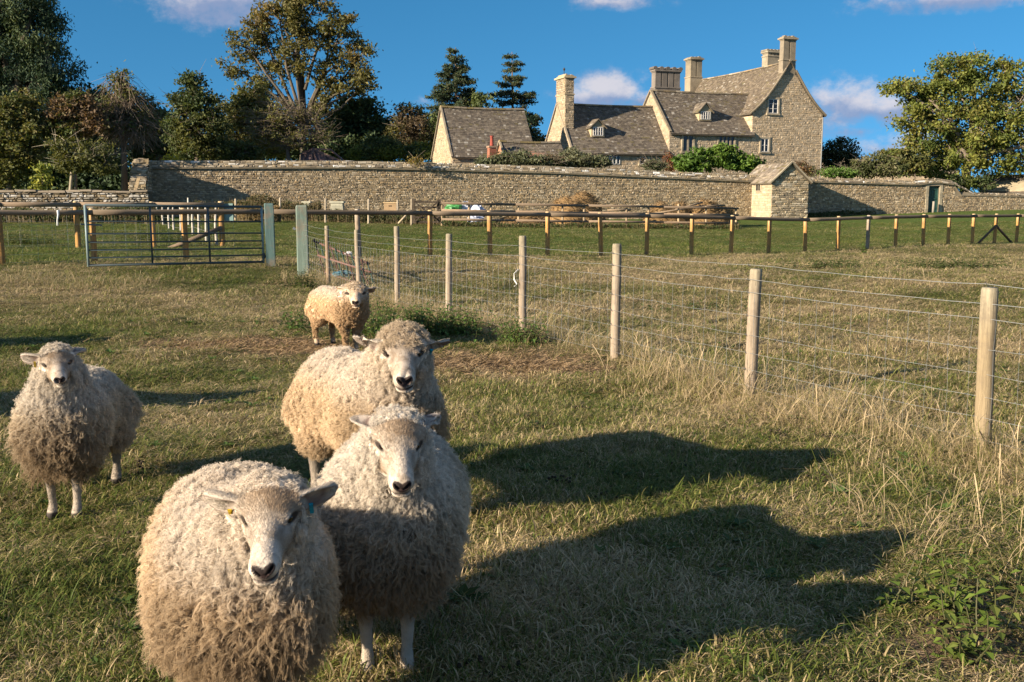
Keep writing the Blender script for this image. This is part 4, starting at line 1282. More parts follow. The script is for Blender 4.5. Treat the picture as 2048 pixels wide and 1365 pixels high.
# ------------------------------------------------------------------ metal field gate
GA, GB = P(177, 531, 20.0), P(527, 524, 22.0)
gt = empty('field_gate', GB, 'blue grey tubular metal field gate with six bars, left of the two big gateposts', 'gate')
d_ = GB - GA; d_[2] = 0; GL = np.linalg.norm(d_); gu = d_ / GL
zb0, zb1 = GA[2], GB[2]
TEAL = np.array((.042, .062, .068))
hg = 1.20
def gp(s, h): return GA + gu * s + Zv * ((zb1 - zb0) * s / GL + h)
for k, (h, r) in enumerate(zip((0, .15, .30, .46, .63, .88, hg), (.026, .017, .017, .017, .017, .017, .028))):
    mb = MB(); mb.tube([gp(0, h), gp(GL * .5, h - .004), gp(GL, h)], r, 10, TEAL * random.uniform(.8, 1.1), True); mb.build('bar', M_PAINT, gt, True)
for s in (0, GL * .345, GL * .675, GL):
    mb = MB(); mb.tube([gp(s, -.03), gp(s, hg)], .026 if s in (0, GL) else .02, 10, np.array((.20, .27, .27)) if s in (0, GL) else TEAL * 1.15); mb.build('upright', M_PAINT, gt, True)
for h in (.12, hg - .10):
    mb = MB(); mb.bar(gp(GL, h), gp(GL + .14, h), .03, .05, col=(.05, .06, .06)); mb.build('hinge', M_PAINT, gt)
mb = MB(); mb.bar(gp(-.10, .82), gp(.3, .80), .02, .03, col=(.10, .12, .12)); mb.build('latch', M_PAINT, gt)
# gateposts
for px, py, yt, Y, w_, lab in ((542, 527, 407, 22.1, .205, 'thick square blue green gatepost carrying the hinges of the metal gate'), (607, 560, 411, 20.4, .235, 'tall square pale green end post where the wire fence starts')):
    b_ = P(px, py, Y); h = P(px, yt, Y)[2] - b_[2]
    e = empty('gatepost', b_, lab, 'post')
    mb = MB(); a_ = math.radians(12)
    uu = np.array((math.cos(a_), math.sin(a_), 0)); vv = np.array((-math.sin(a_), math.cos(a_), 0)); hw_ = w_ / 2
    sec = lambda z, f: [b_ + uu * (x * hw_ * f) + vv * (y * hw_ * f) + Zv * z for x, y in ((-1, -.86), (-.86, -1), (.86, -1), (1, -.86), (1, .86), (.86, 1), (-.86, 1), (-1, .86))]
    zs = [(-.4, 1), (0, 1), (h * .3, .99), (h * .6, 1), (h * .85, .985), (h - .03, .97), (h, .86)]
    V = np.vstack([sec(z, f) for z, f in zs] + [[b_ + Zv * (h + .004)]]) + 0
    V[:-1] += rng.normal(0, .003, (len(V) - 1, 3))
    Q = [(i * 8 + j, i * 8 + (j + 1) % 8, (i + 1) * 8 + (j + 1) % 8, (i + 1) * 8 + j) for i in range(len(zs) - 1) for j in range(8)]
    T = [(len(V) - 1, (len(zs) - 1) * 8 + j, (len(zs) - 1) * 8 + (j + 1) % 8) for j in range(8)]
    mb.add(V, Q, T, np.array((.17, .225, .185)) if px == 607 else np.array((.10, .165, .155)))
    m_ = bpy.data.materials.get('gatepost timber')
    if m_ is None:
        m_ = m_attr('gatepost timber', .8, 2.5, .35, .004, 5., .2, stretch=(9, 9, .9), tint=(.30, .165, .10), tamt=.6, tscale=2.2)
    mb.build('post', m_, e)
    mb = MB()
    if px == 607:
        mb.bar(b_ + np.array((-.11, -.10, h * .68)), b_ + np.array((-.155, -.115, h * .70)), .02, .045, col=(.4, .4, .38)); mb.build('gate_catch', M_GALV, e)
    else:
        mb.bar(b_ + np.array((-.16, -.1, .17)), b_ + np.array((-.10, -.1, .17)), .05, .12, col=(.05, .06, .06)); mb.build('hinge_pin', M_PAINT, e)

# ------------------------------------------------------------------ wire stock fence in the foreground
wf = empty('wire_fence', (WF[4][0], WF[4][1], float(gz(*WF[4]))), 'wire stock fence on round wooden stakes running from the gatepost to the right foreground', 'fence')
WPX = [(1973, 950, 575, .052, .085), (1503, 828, 538, .050, .03), (1232, 728, 488, .046, .02), (1046, 664, 472, .045, .015), (897, 632, 468, .044, 0), (794, 606, 453, .043, .0), (717, 588, 460, .042, -.01), (655, 572, 452, .041, -.02)]
PALE = np.array((.325, .26, .19))
wtops = []
for k, (px, yb, yt, r, lean) in enumerate(WPX):
    x, y = WF[k]; g_ = float(gz(x, y))
    xx = P(px, (yb + yt) / 2, y)[0]
    h = P(px, yt, y)[2] - g_
    V, fs, c = post_mesh('post', h, r, PALE * (np.array((.86, .84, .70)) if k == 0 else np.array((.9, .8, .72)) if k == 7 else random.uniform(.92, 1.08)), 14, top_col=(.30, .26, .18))
    o = link('post', make_mesh('post', V, fs, M_WOOD, c, True), wf, (xx, y, g_), (random.uniform(-.02, .02), lean * .35, random.uniform(0, 6)))
    if k == 0: o['label'] = 'stouter greenish post with knots'
    wtops.append((xx, y, g_, r))
ep = P(607, 560, 20.4); wtops.append((ep[0] + .1, ep[1] - .02, float(gz(ep[0], ep[1])), .12))
dn = np.array(wtops[0][:2]) - np.array(wtops[1][:2]); nxt = np.array(wtops[0][:2]) + dn * 1.0
wline = [(nxt[0], nxt[1], float(gz(*nxt)), .05)] + wtops
V, fs, c = post_mesh('post', 1.14, .05, PALE); link('post', make_mesh('post', V, fs, M_WOOD, c, True), wf, (nxt[0], nxt[1], wline[0][2]))
wn2 = np.array((-.895, -.446, 0))       # wires are stapled on the sheep side
HW = [1.07, .955, .855, .67, .51, .37, .235, .10]
for h in HW:
    mb = MB(); pts = []
    for (x, y, g_, r), (x2, y2, g2, r2) in zip(wline[:-1], wline[1:]):
        for q_ in np.linspace(0, 1, 9)[:-1]:
            sag = -.014 * math.sin(PI * q_) * (1 if h > .9 else .6)
            pts.append(np.array((x + (x2 - x) * q_, y + (y2 - y) * q_, g_ + (g2 - g_) * q_ + h + sag + rng.normal(0, .003))) + wn2 * (r + .004))
    pts.append(np.array(wline[-1][:2] + (wline[-1][2] + h,)) + wn2 * .1)
    mb.tube(pts, .0016 if h > .8 else .0012, 5, (.45, .46, .44), False); mb.build('wire', M_GALV, wf)
mb = MB()
for (x, y, g_, r), (x2, y2, g2, r2) in zip(wline[:-1], wline[1:]):
    L = math.hypot(x2 - x, y2 - y); n_ = int(L / .152)
    for k in range(n_):
        q_ = (k + .5) / n_; b_ = np.array((x + (x2 - x) * q_, y + (y2 - y) * q_, g_ + (g2 - g_) * q_)) + wn2 * (r + .004)
        mb.tube([b_ + Zv * .10, b_ + Zv * .37 + rng.normal(0, .006, 3), b_ + Zv * .67 + rng.normal(0, .006, 3), b_ + Zv * .855], .0012, 3, (.45, .46, .44), False)
        for h in HW[3:-1]:
            p = b_ + Zv * h; mb.box(p - .0026, p + .0026, (.42, .43, .40))
mb.build('wire_net', M_GALV, wf, kind='stuff')
mb = MB()
for (x, y, g_, r) in wtops[:8]:
    for h in HW[:-1]:
        p = np.array((x, y, g_ + h)) + wn2 * r * .98
        mb.tube([p + np.array((-.012, .012, .012)), p + wn2 * .008 + Zv * .004, p + wn2 * .008 - Zv * .006, p + np.array((.012, -.006, -.012))], .0026, 4, (.10, .10, .10), False)
mb.build('staple', M_GALV, wf, kind='stuff')
# rag of twine on the fifth stake
x, y, g_, r = wtops[3]; p = np.array((x - .05, y - .03, g_ + .80))
mb = MB(); mb.tube([p, p + np.array((-.05, -.01, -.05)), p + np.array((-.055, -.02, -.12)), p + np.array((-.02, -.02, -.17)), p + np.array((-.05, -.03, -.20))], .008, 6, (.68, .66, .60), True, .1)
o = mb.build('twine', M_BAG, None, True, origin=p); tag(o, 'loose loop of white twine caught on a wire fence stake', 'twine')

# ------------------------------------------------------------------ rusty harrow / rack behind the wire fence
RB = P(690, 570, 19.9)
rk = empty('hay_rack', RB, 'rusty red hay rack frame with green bars leaning behind the wire fence stakes', 'rack')
RUST = np.array((.13, .07, .055))
rails = [((626, 482), (738, 528)), ((636, 511), (742, 545)), ((650, 545), (748, 577))]
for k, (a, b_) in enumerate(rails):
    pa, pb = P(a[0], a[1], 20.6 - .25 * k), P(b_[0], b_[1], 19.4 - .25 * k)
    mb = MB(); mb.tube([pa, (pa + pb) / 2 + rng.normal(0, .02, 3), pb], .021, 8, RUST * random.uniform(.85, 1.3), True, .05); mb.build('rail', M_PLAIN, rk, True)
for k in range(11):
    q_ = k / 10
    pa = P(628 + q_ * 106, 478 + q_ * 46, 20.6 - q_ * 1.2); pb = P(652 + q_ * 98, 553 + q_ * 26, 20.05 - q_ * 1.2)
    mb = MB(); mb.tube([pa, (pa + pb) / 2 + rng.normal(0, .015, 3), pb], .015, 6, (.025, .05, .038) if k % 3 else RUST * .6, True, .05); mb.build('bar', M_PLAIN, rk, True)
def sack(name, c_, r, col, label, cat='sack', flat=.6, col2=None):
    n_, m_ = 14, 10; V = []; cl = []
    for i in range(m_ + 1):
        th = PI * i / m_
        for j in range(n_):
            ph = 2 * PI * j / n_; w_ = 1 + random.uniform(-.28, .28)
            V.append(np.array((r[0] * math.sin(th) * math.cos(ph) * w_, r[1] * math.sin(th) * math.sin(ph) * w_, r[2] * (math.cos(th) * w_)))); cl.append(col if (col2 is None or (j // 2) % 2) else col2)
    Q = [(i * n_ + j, i * n_ + (j + 1) % n_, (i + 1) * n_ + (j + 1) % n_, (i + 1) * n_ + j) for i in range(m_) for j in range(n_)]
    mb = MB(); mb.add(np.array(V) + c_, Q, None, np.array(cl)); o = mb.build(name, M_BAG, None, False, origin=c_); return tag(o, label, cat)
sack('plastic_net', P(684, 548, 19.8), (.20, .08, .06), (.05, .14, .19), 'crumpled blue plastic netting tangled in the rusty rack', 'netting')
sack('plastic_scrap', P(697, 507, 19.9), (.07, .04, .035), (.50, .48, .48), 'scrap of white plastic on the rusty rack', 'scrap')

# ------------------------------------------------------------------ things along the foot of the garden wall
# wicket gate
e = empty('wicket_gate', P(851, 449, 50), 'dark timber wicket gate with crossed braces near the green sack', 'gate')
DK = (.045, .034, .026)
def wb_(a, b_, w_, Y=50, col=DK, nm='rail'):
    mb = MB(); mb.bar(P(*a, Y), P(*b_, Y), w_, w_ * .6, up=(0, -1, 0), col=col, jit=.003); mb.build(nm, M_WOOD, e)
wb_((827, 398), (827, 447), .16, 50.05, (.07, .055, .04), 'post'); wb_((877, 399), (877, 447), .13, 50.05, DK, 'post')
for y_ in (404, 415, 435, 444): wb_((828, y_), (877, y_ + .6), .08)
wb_((829, 404), (853, 424), .07, 49.95, DK, 'brace'); wb_((876, 404), (853, 424), .07, 49.93, DK, 'brace')
wb_((829, 444), (853, 424), .06, 49.91, DK, 'brace'); wb_((876, 444), (853, 424), .06, 49.89, DK, 'brace')
mb = MB(); mb.bar(P(883, 398, 50.3), P(883, 448, 50.3), .12, .12, col=(.10, .08, .06)); o = mb.build('post', M_WOOD, e)
# straw yard rails (two runs)
PA, PB = np.array((-3.75, 50.0)), np.array((12.55, 55.9))
yf = empty('yard_fence', (4, 53, .3), 'three rail timber yard fence in front of the straw heaps', 'fence')
def yp(px):
    k = ray(px, 420); k = k[0] / k[1]; d2 = PB - PA
    s = (k * PA[1] - PA[0]) / (d2[0] - k * d2[1]); return PA + d2 * s
for k, (px, yt, yb) in enumerate([(884, 402, 450), (938, 404, 452), (982, 404, 453), (1037, 407, 454), (1125, 410, 455), (1168, 415, 456), (1297, 411, 456), (1253, 416, 456), (1357, 408, 456), (1472, 414, 458), (1412, 413, 457)]):
    x, y = yp(px)
    a, b_ = P(px, yb, y), P(px, yt, y)
    mb = MB(); mb.tube([a - Zv * .15, a, b_], [.06, .06, .055], 7, np.array((.40, .30, .18)) * random.uniform(.75, 1.15)); mb.build('post', M_WOOD, yf, True)
for (ya, yb_), r, cc in (((406.5, 417), .062, (.20, .15, .105)), ((421, 431), .060, (.26, .19, .13)), ((439.5, 447), .058, (.22, .16, .11))):
    xs = [886, 1034, 1180, 1330, 1474]
    for x0, x1 in zip(xs[:-1], xs[1:]):
        f0, f1_ = (x0 - 886) / 588, (x1 - 886) / 588
        p, q_ = yp(x0 - 3), yp(x1 + 3)
        mb = MB(); mb.tube([P(x0 - 3, ya + (yb_ - ya) * f0, p[1] - .1), P(x1 + 3, ya + (yb_ - ya) * f1_ + random.uniform(-.6, .6), q_[1] - .1)], [r * 1.05, r * .9], 8, np.array(cc) * random.uniform(.8, 1.2), True); mb.build('rail', M_RAIL, yf, True)
mb = MB()
for x0, y0, x1, y1 in ((1310, 427, 1390, 415), (1215, 421, 1262, 420), (1385, 414, 1450, 411), (1350, 420, 1405, 405)):
    mb = MB(); mb.tube([P(x0, y0, yp(x0)[1] + 1.2), P(x1, y1, yp(x1)[1] + 1.0)], .05, 7, (.24, .18, .12)); mb.build('rail', M_RAIL, yf, True)
# straw heaps: a lumpy mound with loose stalks on it
def straw_heap(px0, px1, ytop, ybase, Y, label, seed, brown=.0):
    r_ = np.random.default_rng(seed)
    a, b_ = P(px0, ybase, Y), P(px1, ybase, Y); c_ = (a + b_) / 2; hw_ = (b_[0] - a[0]) / 2; h = P((px0 + px1) / 2, ytop, Y)[2] - c_[2]
    e = empty('straw_heap', c_, label, 'straw heap')
    n_ = 40; X = np.linspace(-1.1, 1.1, n_); Yv = np.linspace(-1.1, 1.1, 22)
    GXX, GYY = np.meshgrid(X, Yv, indexing='ij'); rr = np.sqrt(GXX ** 2 + GYY ** 2)
    prof_ = np.clip(1 - rr ** 3.4, 0, 1) ** .8 * (.62 + .75 * fnoise(GXX * 1.6 + seed, GYY + seed * 3, 1.6)) * 1.0
    ZZ = prof_ * h * 1.06 + (fnoise(GXX * 4 + seed, GYY * 4, 2.0) - .5) * .12 * (rr < 1.02) - .12 * (rr >= 1)
    V = np.stack([c_[0] + GXX * hw_, c_[1] + GYY * 1.5 + GXX * hw_ * .36, c_[2] - .05 + ZZ], -1).reshape(-1, 3)
    m2 = 22
    Q = [(i * m2 + j, (i + 1) * m2 + j, (i + 1) * m2 + j + 1, i * m2 + j + 1) for i in range(n_ - 1) for j in range(m2 - 1)]
    mb = MB(); mb.add(V, Q, None, np.array((.26, .165, .075)) * (1 - brown * .5)); mb.build('mound', M_MORTAR, e, True)
    N_ = 5200; k = r_.integers(0, len(V), N_); ok = (ZZ.ravel()[k] > .02); k = k[ok]; N_ = len(k)
    p0_ = V[k] + r_.normal(0, 1, (N_, 3)) * np.array((hw_ * .03, .07, .03)); d = r_.normal(0, 1, (N_, 3)) * np.array((1, 1, .45)) + np.array((0, -.25, -.15)); d /= np.linalg.norm(d, axis=1)[:, None]
    L_ = r_.uniform(.10, .34, N_)[:, None]; w_ = np.cross(d, r_.normal(0, 1, (N_, 3))); w_ /= np.linalg.norm(w_, axis=1)[:, None]; w_ *= r_.uniform(.008, .02, N_)[:, None]
    VV = np.stack([p0_ - w_, p0_ + w_, p0_ + d * L_ + w_ * .6, p0_ + d * L_ - w_ * .6], 1).reshape(-1, 3)
    cc = (np.array((.29, .20, .105)) * r_.uniform(.4, 1.3, (N_, 1))) * (1 - brown * r_.uniform(.2, .9, (N_, 1)))
    mb = MB(); mb.add(VV, np.arange(N_ * 4).reshape(-1, 4), None, np.repeat(cc, 4, 0)); o = mb.build('straw', M_STRAW, e, kind='stuff')
straw_heap(1090, 1218, 400, 456, 55.3, 'tallest golden straw heap behind the yard rails, middle of the wall', 3)
straw_heap(1275, 1405, 411, 458, 57.0, 'broad brown straw heap behind the yard rails, left of the pale wall joint', 5, .35)
straw_heap(1365, 1480, 408, 459, 57.6, 'straw heap at the privy end of the yard rails', 8, .2)
straw_heap(985, 1110, 432, 456, 54.0, 'low trampled straw spread at the foot of the yard posts', 9, .1)
sack('feed_sack', P(908, 415, 52.5), (.42, .3, .26), (.05, .22, .06), 'bright green plastic sack beside the wicket gate', flat=.7)
sack('feed_sack', P(930, 416, 52.8), (.42, .3, .30), (.68, .68, .70), 'white striped plastic sack next to the green one', col2=(.30, .30, .33))
sack('feed_sack', P(957, 426, 52.6), (.34, .3, .42), (.46, .50, .60), 'pale blue grey plastic sack slumped by the yard rails')
sack('feed_sack', P(950, 439, 52.0), (.40, .3, .18), (.40, .43, .52), 'flattened grey sack lying under the yard rails')
# hives and box
def hive(px0, px1, y0, y1, Y, label, col=(.40, .385, .29)):
    a, b_ = P(px0, y1, Y), P(px1, y0, Y)
    e = empty('beehive', ((a[0] + b_[0]) / 2, Y, a[2]), label, 'beehive')
    w_ = b_[0] - a[0]; h = b_[2] - a[2]
    mb = MB(); mb.box((a[0] + .05, Y - w_ * .4, a[2] + .0), (b_[0] - .05, Y + w_ * .4, a[2] + h * .48), np.array(col) * .8); mb.build('brood_box', M_PLAIN, e)
    mb = MB(); mb.box((a[0] + .07, Y - w_ * .39, a[2] + h * .5), (b_[0] - .07, Y + w_ * .39, a[2] + h * .82), col); mb.build('super_box', M_PLAIN, e)
    mb = MB(); mb.box((a[0], Y - w_ * .46, a[2] + h * .83), (b_[0], Y + w_ * .46, b_[2]), np.array(col) * 1.1); mb.build('lid', M_PLAIN, e)
    mb = MB(); mb.box((a[0] + .1, Y - w_ * .4, a[2] - .5), (a[0] + .18, Y + w_ * .4, a[2] - .01), (.3, .25, .18)); mb.box((b_[0] - .18, Y - w_ * .4, a[2] - .5), (b_[0] - .1, Y + w_ * .4, a[2] - .01), (.3, .25, .18)); mb.build('stand', M_WOOD, e)
hive(605, 622, 403, 421, 54.5, 'pale box hive partly hidden behind the near gatepost')
hive(661, 689, 403, 421, 54.5, 'pale cream box hive standing alone in weeds by the wall')
a, b_ = P(769, 422, 54.5), P(793, 405, 54.5)
e = empty('tan_box', (.5 * (a[0] + b_[0]), 54.5, a[2]), 'plain tan box propped at the wall foot left of the wicket gate', 'box')
mb = MB(); mb.box((a[0], 54.3, a[2] - .1), (b_[0], 54.9, b_[2] - .05), (.36, .25, .14)); mb.build('body', M_PLAIN, e)
mb = MB(); mb.box((a[0] - .03, 54.27, b_[2] - .048), (b_[0] + .03, 54.93, b_[2]), (.55, .40, .22)); mb.build('lid', M_PLAIN, e)
mb = MB(); mb.box((a[0] + .25, 54.28, b_[2] - .22), (a[0] + .40, 54.299, b_[2] - .16), (.12, .08, .05)); mb.build('hand_hole', M_PLAIN, e)
# timber greenhouse roof frame showing over the wall
gc = P(640, 322, 66)
e = empty('glasshouse', (gc[0], gc[1], .6), 'old glasshouse with a pink weathered timber roof frame showing above the wall', 'glasshouse')
PK = (.25, .15, .13)
def gbar(a, b_, w_=.11, Y0=66, Y1=66, col=PK, nm='rafter'):
    mb = MB(); mb.bar(P(*a, Y0), P(*b_, Y1), w_, w_, col=col, jit=.008); mb.build(nm, M_WOOD, e)
gbar((601, 309), (625, 298.5), .13); gbar((624, 298), (686, 325), .15)
for a, b_ in (((625, 299), (623, 326)), ((625, 299), (634, 326)), ((612, 305), (606, 326)), ((648, 309), (654, 326))): gbar(a, b_)
gbar((625, 298), (660, 299.5), .12, 66, 70); gbar((660, 299.5), (690, 324), .1, 70, 69.5)
for pts in (((601, 310), (625, 299), (624, 327), (600, 327)), ((625, 299), (648, 309), (654, 327), (624, 327)), ((648, 309), (680, 323), (680, 327), (654, 327))):
    mb = MB(); V = [P(*q_, 66.06) for q_ in pts]; mb.ngon_prism(V, np.array((0, .03, 0)), (.17, .115, .115)); mb.build('panel', M_PLAIN, e)
mb = MB(); a = P(600, 322, 66); b_ = P(690, 322, 66); mb.box((a[0], 65.98, .4), (b_[0], 70, a[2]), (.2, .17, .12)); mb.build('base_wall', M_MORTAR, e)
# slate hut behind the walnut tree
XF = Frame(1960, 93, math.radians(-38))
a = XF.hit(1990, 352, 2.0); zlo = XF.hit(1990, 384, 0)[1]
e = outbuilding('slate_hut', XF, 4.4, 4.0, .5, zlo + .1, XF.hit(1985, 351, 2.2)[1], 'low slate roofed hut glimpsed beneath the walnut branches at far right', 'hut', (.36, .30, .2))
# long far roof between the dark tree and the walnut
XF2 = Frame(1660, 128, math.radians(4))
e = outbuilding('far_barn', XF2, 16.5, 6.5, .5, XF2.hit(1740, 345)[1], XF2.hit(1740, 324, 3.2)[1], 'distant long roof seen between the round dark tree and the walnut', 'barn', (.34, .27, .2))
# ------------------------------------------------------------------ trees
def leaf_cards(P_, size, col, r_, up=.35, droop=0.0, aspect=.6):
    """one pointed leaf spray (a folded quad) per point"""
    n = len(P_)
    nrm = r_.normal(0, 1, (n, 3)); nrm[:, 2] += up * 2; nrm /= np.linalg.norm(nrm, axis=1)[:, None]
    d = r_.normal(0, 1, (n, 3)); d[:, 2] -= droop * 2
    d -= nrm * (d * nrm).sum(1)[:, None]; d /= np.linalg.norm(d, axis=1)[:, None] + 1e-9
    w = np.cross(nrm, d)
    s = size * r_.uniform(.6, 1.4, (n, 1))
    V = np.stack([P_ - d * s * .5, P_ + w * s * aspect * .5 + nrm * s * .08, P_ + d * s * .5 - nrm * s * .06, P_ - w * s * aspect * .5 + nrm * s * .08], 1).reshape(-1, 3)
    return V, np.arange(n * 4).reshape(-1, 4), np.repeat(col, 4, 0)

def crown_points(lobes, n, r_, clump=.5, nc=None, shell=.55):
    """lobes: (centre, radii). Leaves gather round clump centres spread through each lobe, denser near its skin."""
    vol = np.array([np.prod(np.array(r)) ** (2 / 3.) for c, r in lobes]); vol /= vol.sum()
    pts = []; cens = []
    for (c, r), f in zip(lobes, vol):
        k = max(4, int((nc or 120) * f))
        u = r_.normal(0, 1, (k, 3)); u /= np.linalg.norm(u, axis=1)[:, None]
        rad = r_.uniform(shell ** 3, 1, (k, 1)) ** (1 / 3.)
        rad *= r_.uniform(.82, 1.12, (k, 1))
        cc = np.array(c) + u * rad * np.array(r)
        cens.append(cc)
        m_ = int(n * f)
        w_ = r_.uniform(.3, 1.7, k); idx = r_.choice(k, m_, p=w_ / w_.sum())
        q_ = r_.normal(0, 1, (m_, 3)) * clump * np.array((1, 1, .62))
        pts.append(cc[idx] + q_)
    return np.vstack(pts), np.vstack(cens)

def branches(mb, base, fork, cens, r0, r_, lobes, col, twig=.05, nmax=140, sides=6):
    base = np.array(base, float); fork = np.array(fork, float)
    H = fork[2] - base[2]
    mb.tube([base - Zv * .3, base, base + (fork - base) * .5 + r_.normal(0, .12 * r0 * 4, 3) * np.array((1, 1, 0)), fork], [r0 * 1.5, r0 * 1.15, r0 * .9, r0 * .75], 10, col, True, .05)
    cs = [np.array(c) for c, r in lobes]
    lim = []
    for c in cs:
        mid = fork + (c - fork) * .5 + r_.normal(0, .10, 3) * np.linalg.norm(c - fork) + Zv * .06 * np.linalg.norm(c - fork)
        pts = np.array([fork - Zv * .3 * r0, fork + (mid - fork) * .5 + r_.normal(0, .05, 3), mid, c])
        mb.tube(pts, [r0 * .6, r0 * .48, r0 * .36, r0 * .2], sides, col, False, .04)
        lim.append(pts)
    allp = np.vstack([np.array([p[1] * (1 - t_) + p[2] * t_ for t_ in (0, .5)] + [p[2] * (1 - t_) + p[3] * t_ for t_ in (0, .33, .66, 1)]) for p in lim])
    for c in cens[r_.permutation(len(cens))[:nmax]]:
        k = np.argmin(np.linalg.norm(allp - c, axis=1) + r_.uniform(0, .4, len(allp)))
        a = allp[k]; L = np.linalg.norm(c - a)
        m1 = a + (c - a) * .5 + r_.normal(0, .1, 3) * L
        mb.tube([a, m1, c], [twig * 1.3, twig * .8, twig * .35], 4, col, False)

def tree(name, label, base, fork, lobes, n, size, pal, r0=.25, clump=.5, nc=120, seed=1, mat=None, bark=(.16, .13, .10), cat='tree', group=None, twig=.05, nmax=140, shell=.5, extra_twigs=0, droop=.0, aspect=.6, twl=1.0, trunk=True, base_px=None):
    r_ = np.random.default_rng(seed)
    e = empty(name, base, label, cat, group)
    pts, cens = crown_points(lobes, n, r_, clump, nc, shell)
    pal = np.array(pal) * 1.55
    # colour goes by clump: a leaf takes its nearest clump's tone
    tone = vnoise(pts[:, 0] * .9 + seed, pts[:, 2] * .9 + pts[:, 1] * .35, .9)
    k = np.clip((tone * 1.25 - .12 + r_.normal(0, .16, len(pts))) * len(pal), 0, len(pal) - 1).astype(int)
    col = pal[k] * r_.uniform(.7, 1.3, (len(pts), 1))
    mb = MB()
    if trunk:
        branches(mb, base, fork, cens, r0, r_, lobes, bark, twig, nmax)
        mb.build('trunk', M_BARK, e, True)
    if extra_twigs:
        mb = MB()
        for _ in range(extra_twigs):
            a = cens[r_.integers(len(cens))]; d = r_.normal(0, 1, 3); d[2] = abs(d[2]) * .5 - droop * 1.2; d /= np.linalg.norm(d)
            L = r_.uniform(.5, 1.5) * twl
            p1 = a + d * L * .5 + r_.normal(0, .08, 3); p2 = p1 + (d + np.array((0, 0, -.6 * droop)) + r_.normal(0, .25, 3)) * L * .5
            mb.tube([a, p1, p2], [.015, .010, .005], 3, np.array(bark) * r_.uniform(.9, 1.6), False)
        mb.build('twigs', M_BARK, e, kind='stuff')
    if n:
        V, Q, cc = leaf_cards(pts, size, col, r_, droop=droop, aspect=aspect)
        mb = MB(); mb.add(V, Q, None, cc); o = mb.build('crown', mat or M_LEAF, e)
    return e

def lob(px, py, Y, rx, ry, rd=None):
    c = P(px, py, Y); m_ = mpp(px, py, Y)
    return (c, (rx * m_, (rd or (rx + ry) / 2) * m_, ry * m_))
GRN = [(.030, .045, .014), (.040, .058, .016), (.055, .070, .020), (.070, .080, .024), (.085, .085, .028)]
OLV = [(.055, .062, .020), (.075, .082, .024), (.095, .098, .028), (.12, .112, .032), (.10, .085, .030), (.07, .074, .022)]
AUT = [(.085, .065, .024), (.11, .078, .026), (.14, .092, .030), (.10, .080, .026), (.075, .070, .022), (.16, .095, .034)]
YEL = [(.072, .092, .020), (.095, .115, .024), (.118, .132, .028), (.142, .145, .031), (.11, .102, .025), (.058, .08, .018)]
DRK = [(.020, .034, .014), (.028, .045, .017), (.038, .056, .020), (.050, .068, .024), (.062, .075, .027)]
RUS = [(.13, .075, .040), (.17, .10, .055), (.10, .065, .034), (.20, .13, .075), (.08, .06, .03)]

def gbase(px, Y, dz=0): 
    x = P(px, 420, Y)[0]; return np.array((x, Y, float(gz(x, Y)) + dz))

# tall autumn tree in the middle left
Y = 88
tree('sycamore_tree', 'tall open autumn tree with several trunks, tallest tree left of the house', gbase(612, Y), P(606, 250, Y),
     [lob(560, 40, Y, 62, 52), lob(620, 30, Y, 60, 50), lob(500, 100, Y, 52, 34), lob(470, 135, Y, 30, 24), lob(540, 150, Y, 42, 30), lob(600, 110, Y, 60, 46), lob(660, 70, Y, 48, 36), lob(690, 45, Y, 28, 26), lob(700, 110, Y, 52, 32),
      lob(730, 100, Y, 28, 15), lob(700, 165, Y, 46, 34), lob(735, 160, Y, 26, 30), lob(660, 165, Y, 36, 28), lob(640, 205, Y, 30, 22), lob(525, 185, Y, 32, 20), lob(520, 60, Y, 36, 30), lob(600, 5, Y, 45, 22)],
     20000, .27, [(.078, .076, .026), (.092, .086, .028), (.112, .096, .030), (.082, .084, .027), (.062, .068, .023), (.125, .096, .032)], .30, .32, 330, 11, bark=(.12, .10, .075), twig=.045, nmax=430, shell=.30, extra_twigs=260)
# extra upright stems of that tree
mb = MB(); r_ = np.random.default_rng(5)
stems = [((608, 270), (594, 160), (585, 90)), ((612, 268), (606, 150), (612, 70)), ((606, 262), (586, 215), (545, 190), (508, 162)), ((640, 220), (668, 190), (715, 175)), ((604, 200), (598, 130), (570, 60)), ((615, 255), (640, 222), (680, 195), (700, 190)), ((610, 180), (630, 110), (655, 60))]
for st in stems:
    mb.tube([P(x, y, Y + r_.normal(0, .5)) for x, y in st], np.linspace(.17, .05, len(st)), 7, (.12, .10, .075), True, .04)
o = mb.build('limb', M_BARK, bpy.data.objects['sycamore_tree'], True)

# great dark conifer at the left edge
Y = 70
tree('cedar_tree', 'huge dark blue green conifer with drooping sprays filling the upper left corner', gbase(30, Y), P(30, 240, Y),
     [lob(20, 20, Y, 80, 60), lob(70, 70, Y, 62, 60), lob(15, 120, Y, 80, 60), lob(90, 130, Y, 58, 50), lob(60, 190, Y, 84, 50), lob(-40, 80, Y, 70, 90), lob(25, -60, Y, 60, 60), lob(100, 175, Y, 46, 40), lob(60, 240, Y, 80, 40), lob(30, -130, Y, 40, 50), lob(-60, 200, Y, 80, 80), lob(55, 25, Y, 42, 50), lob(92, 55, Y, 30, 40), lob(72, 5, Y, 30, 34)],
     52000, .27, [(.020, .036, .022), (.026, .046, .026), (.036, .058, .030), (.048, .072, .034), (.06, .078, .03)], .5, .42, 420, 21, M_DULL, droop=.9, aspect=.34, shell=.6, twig=.06)
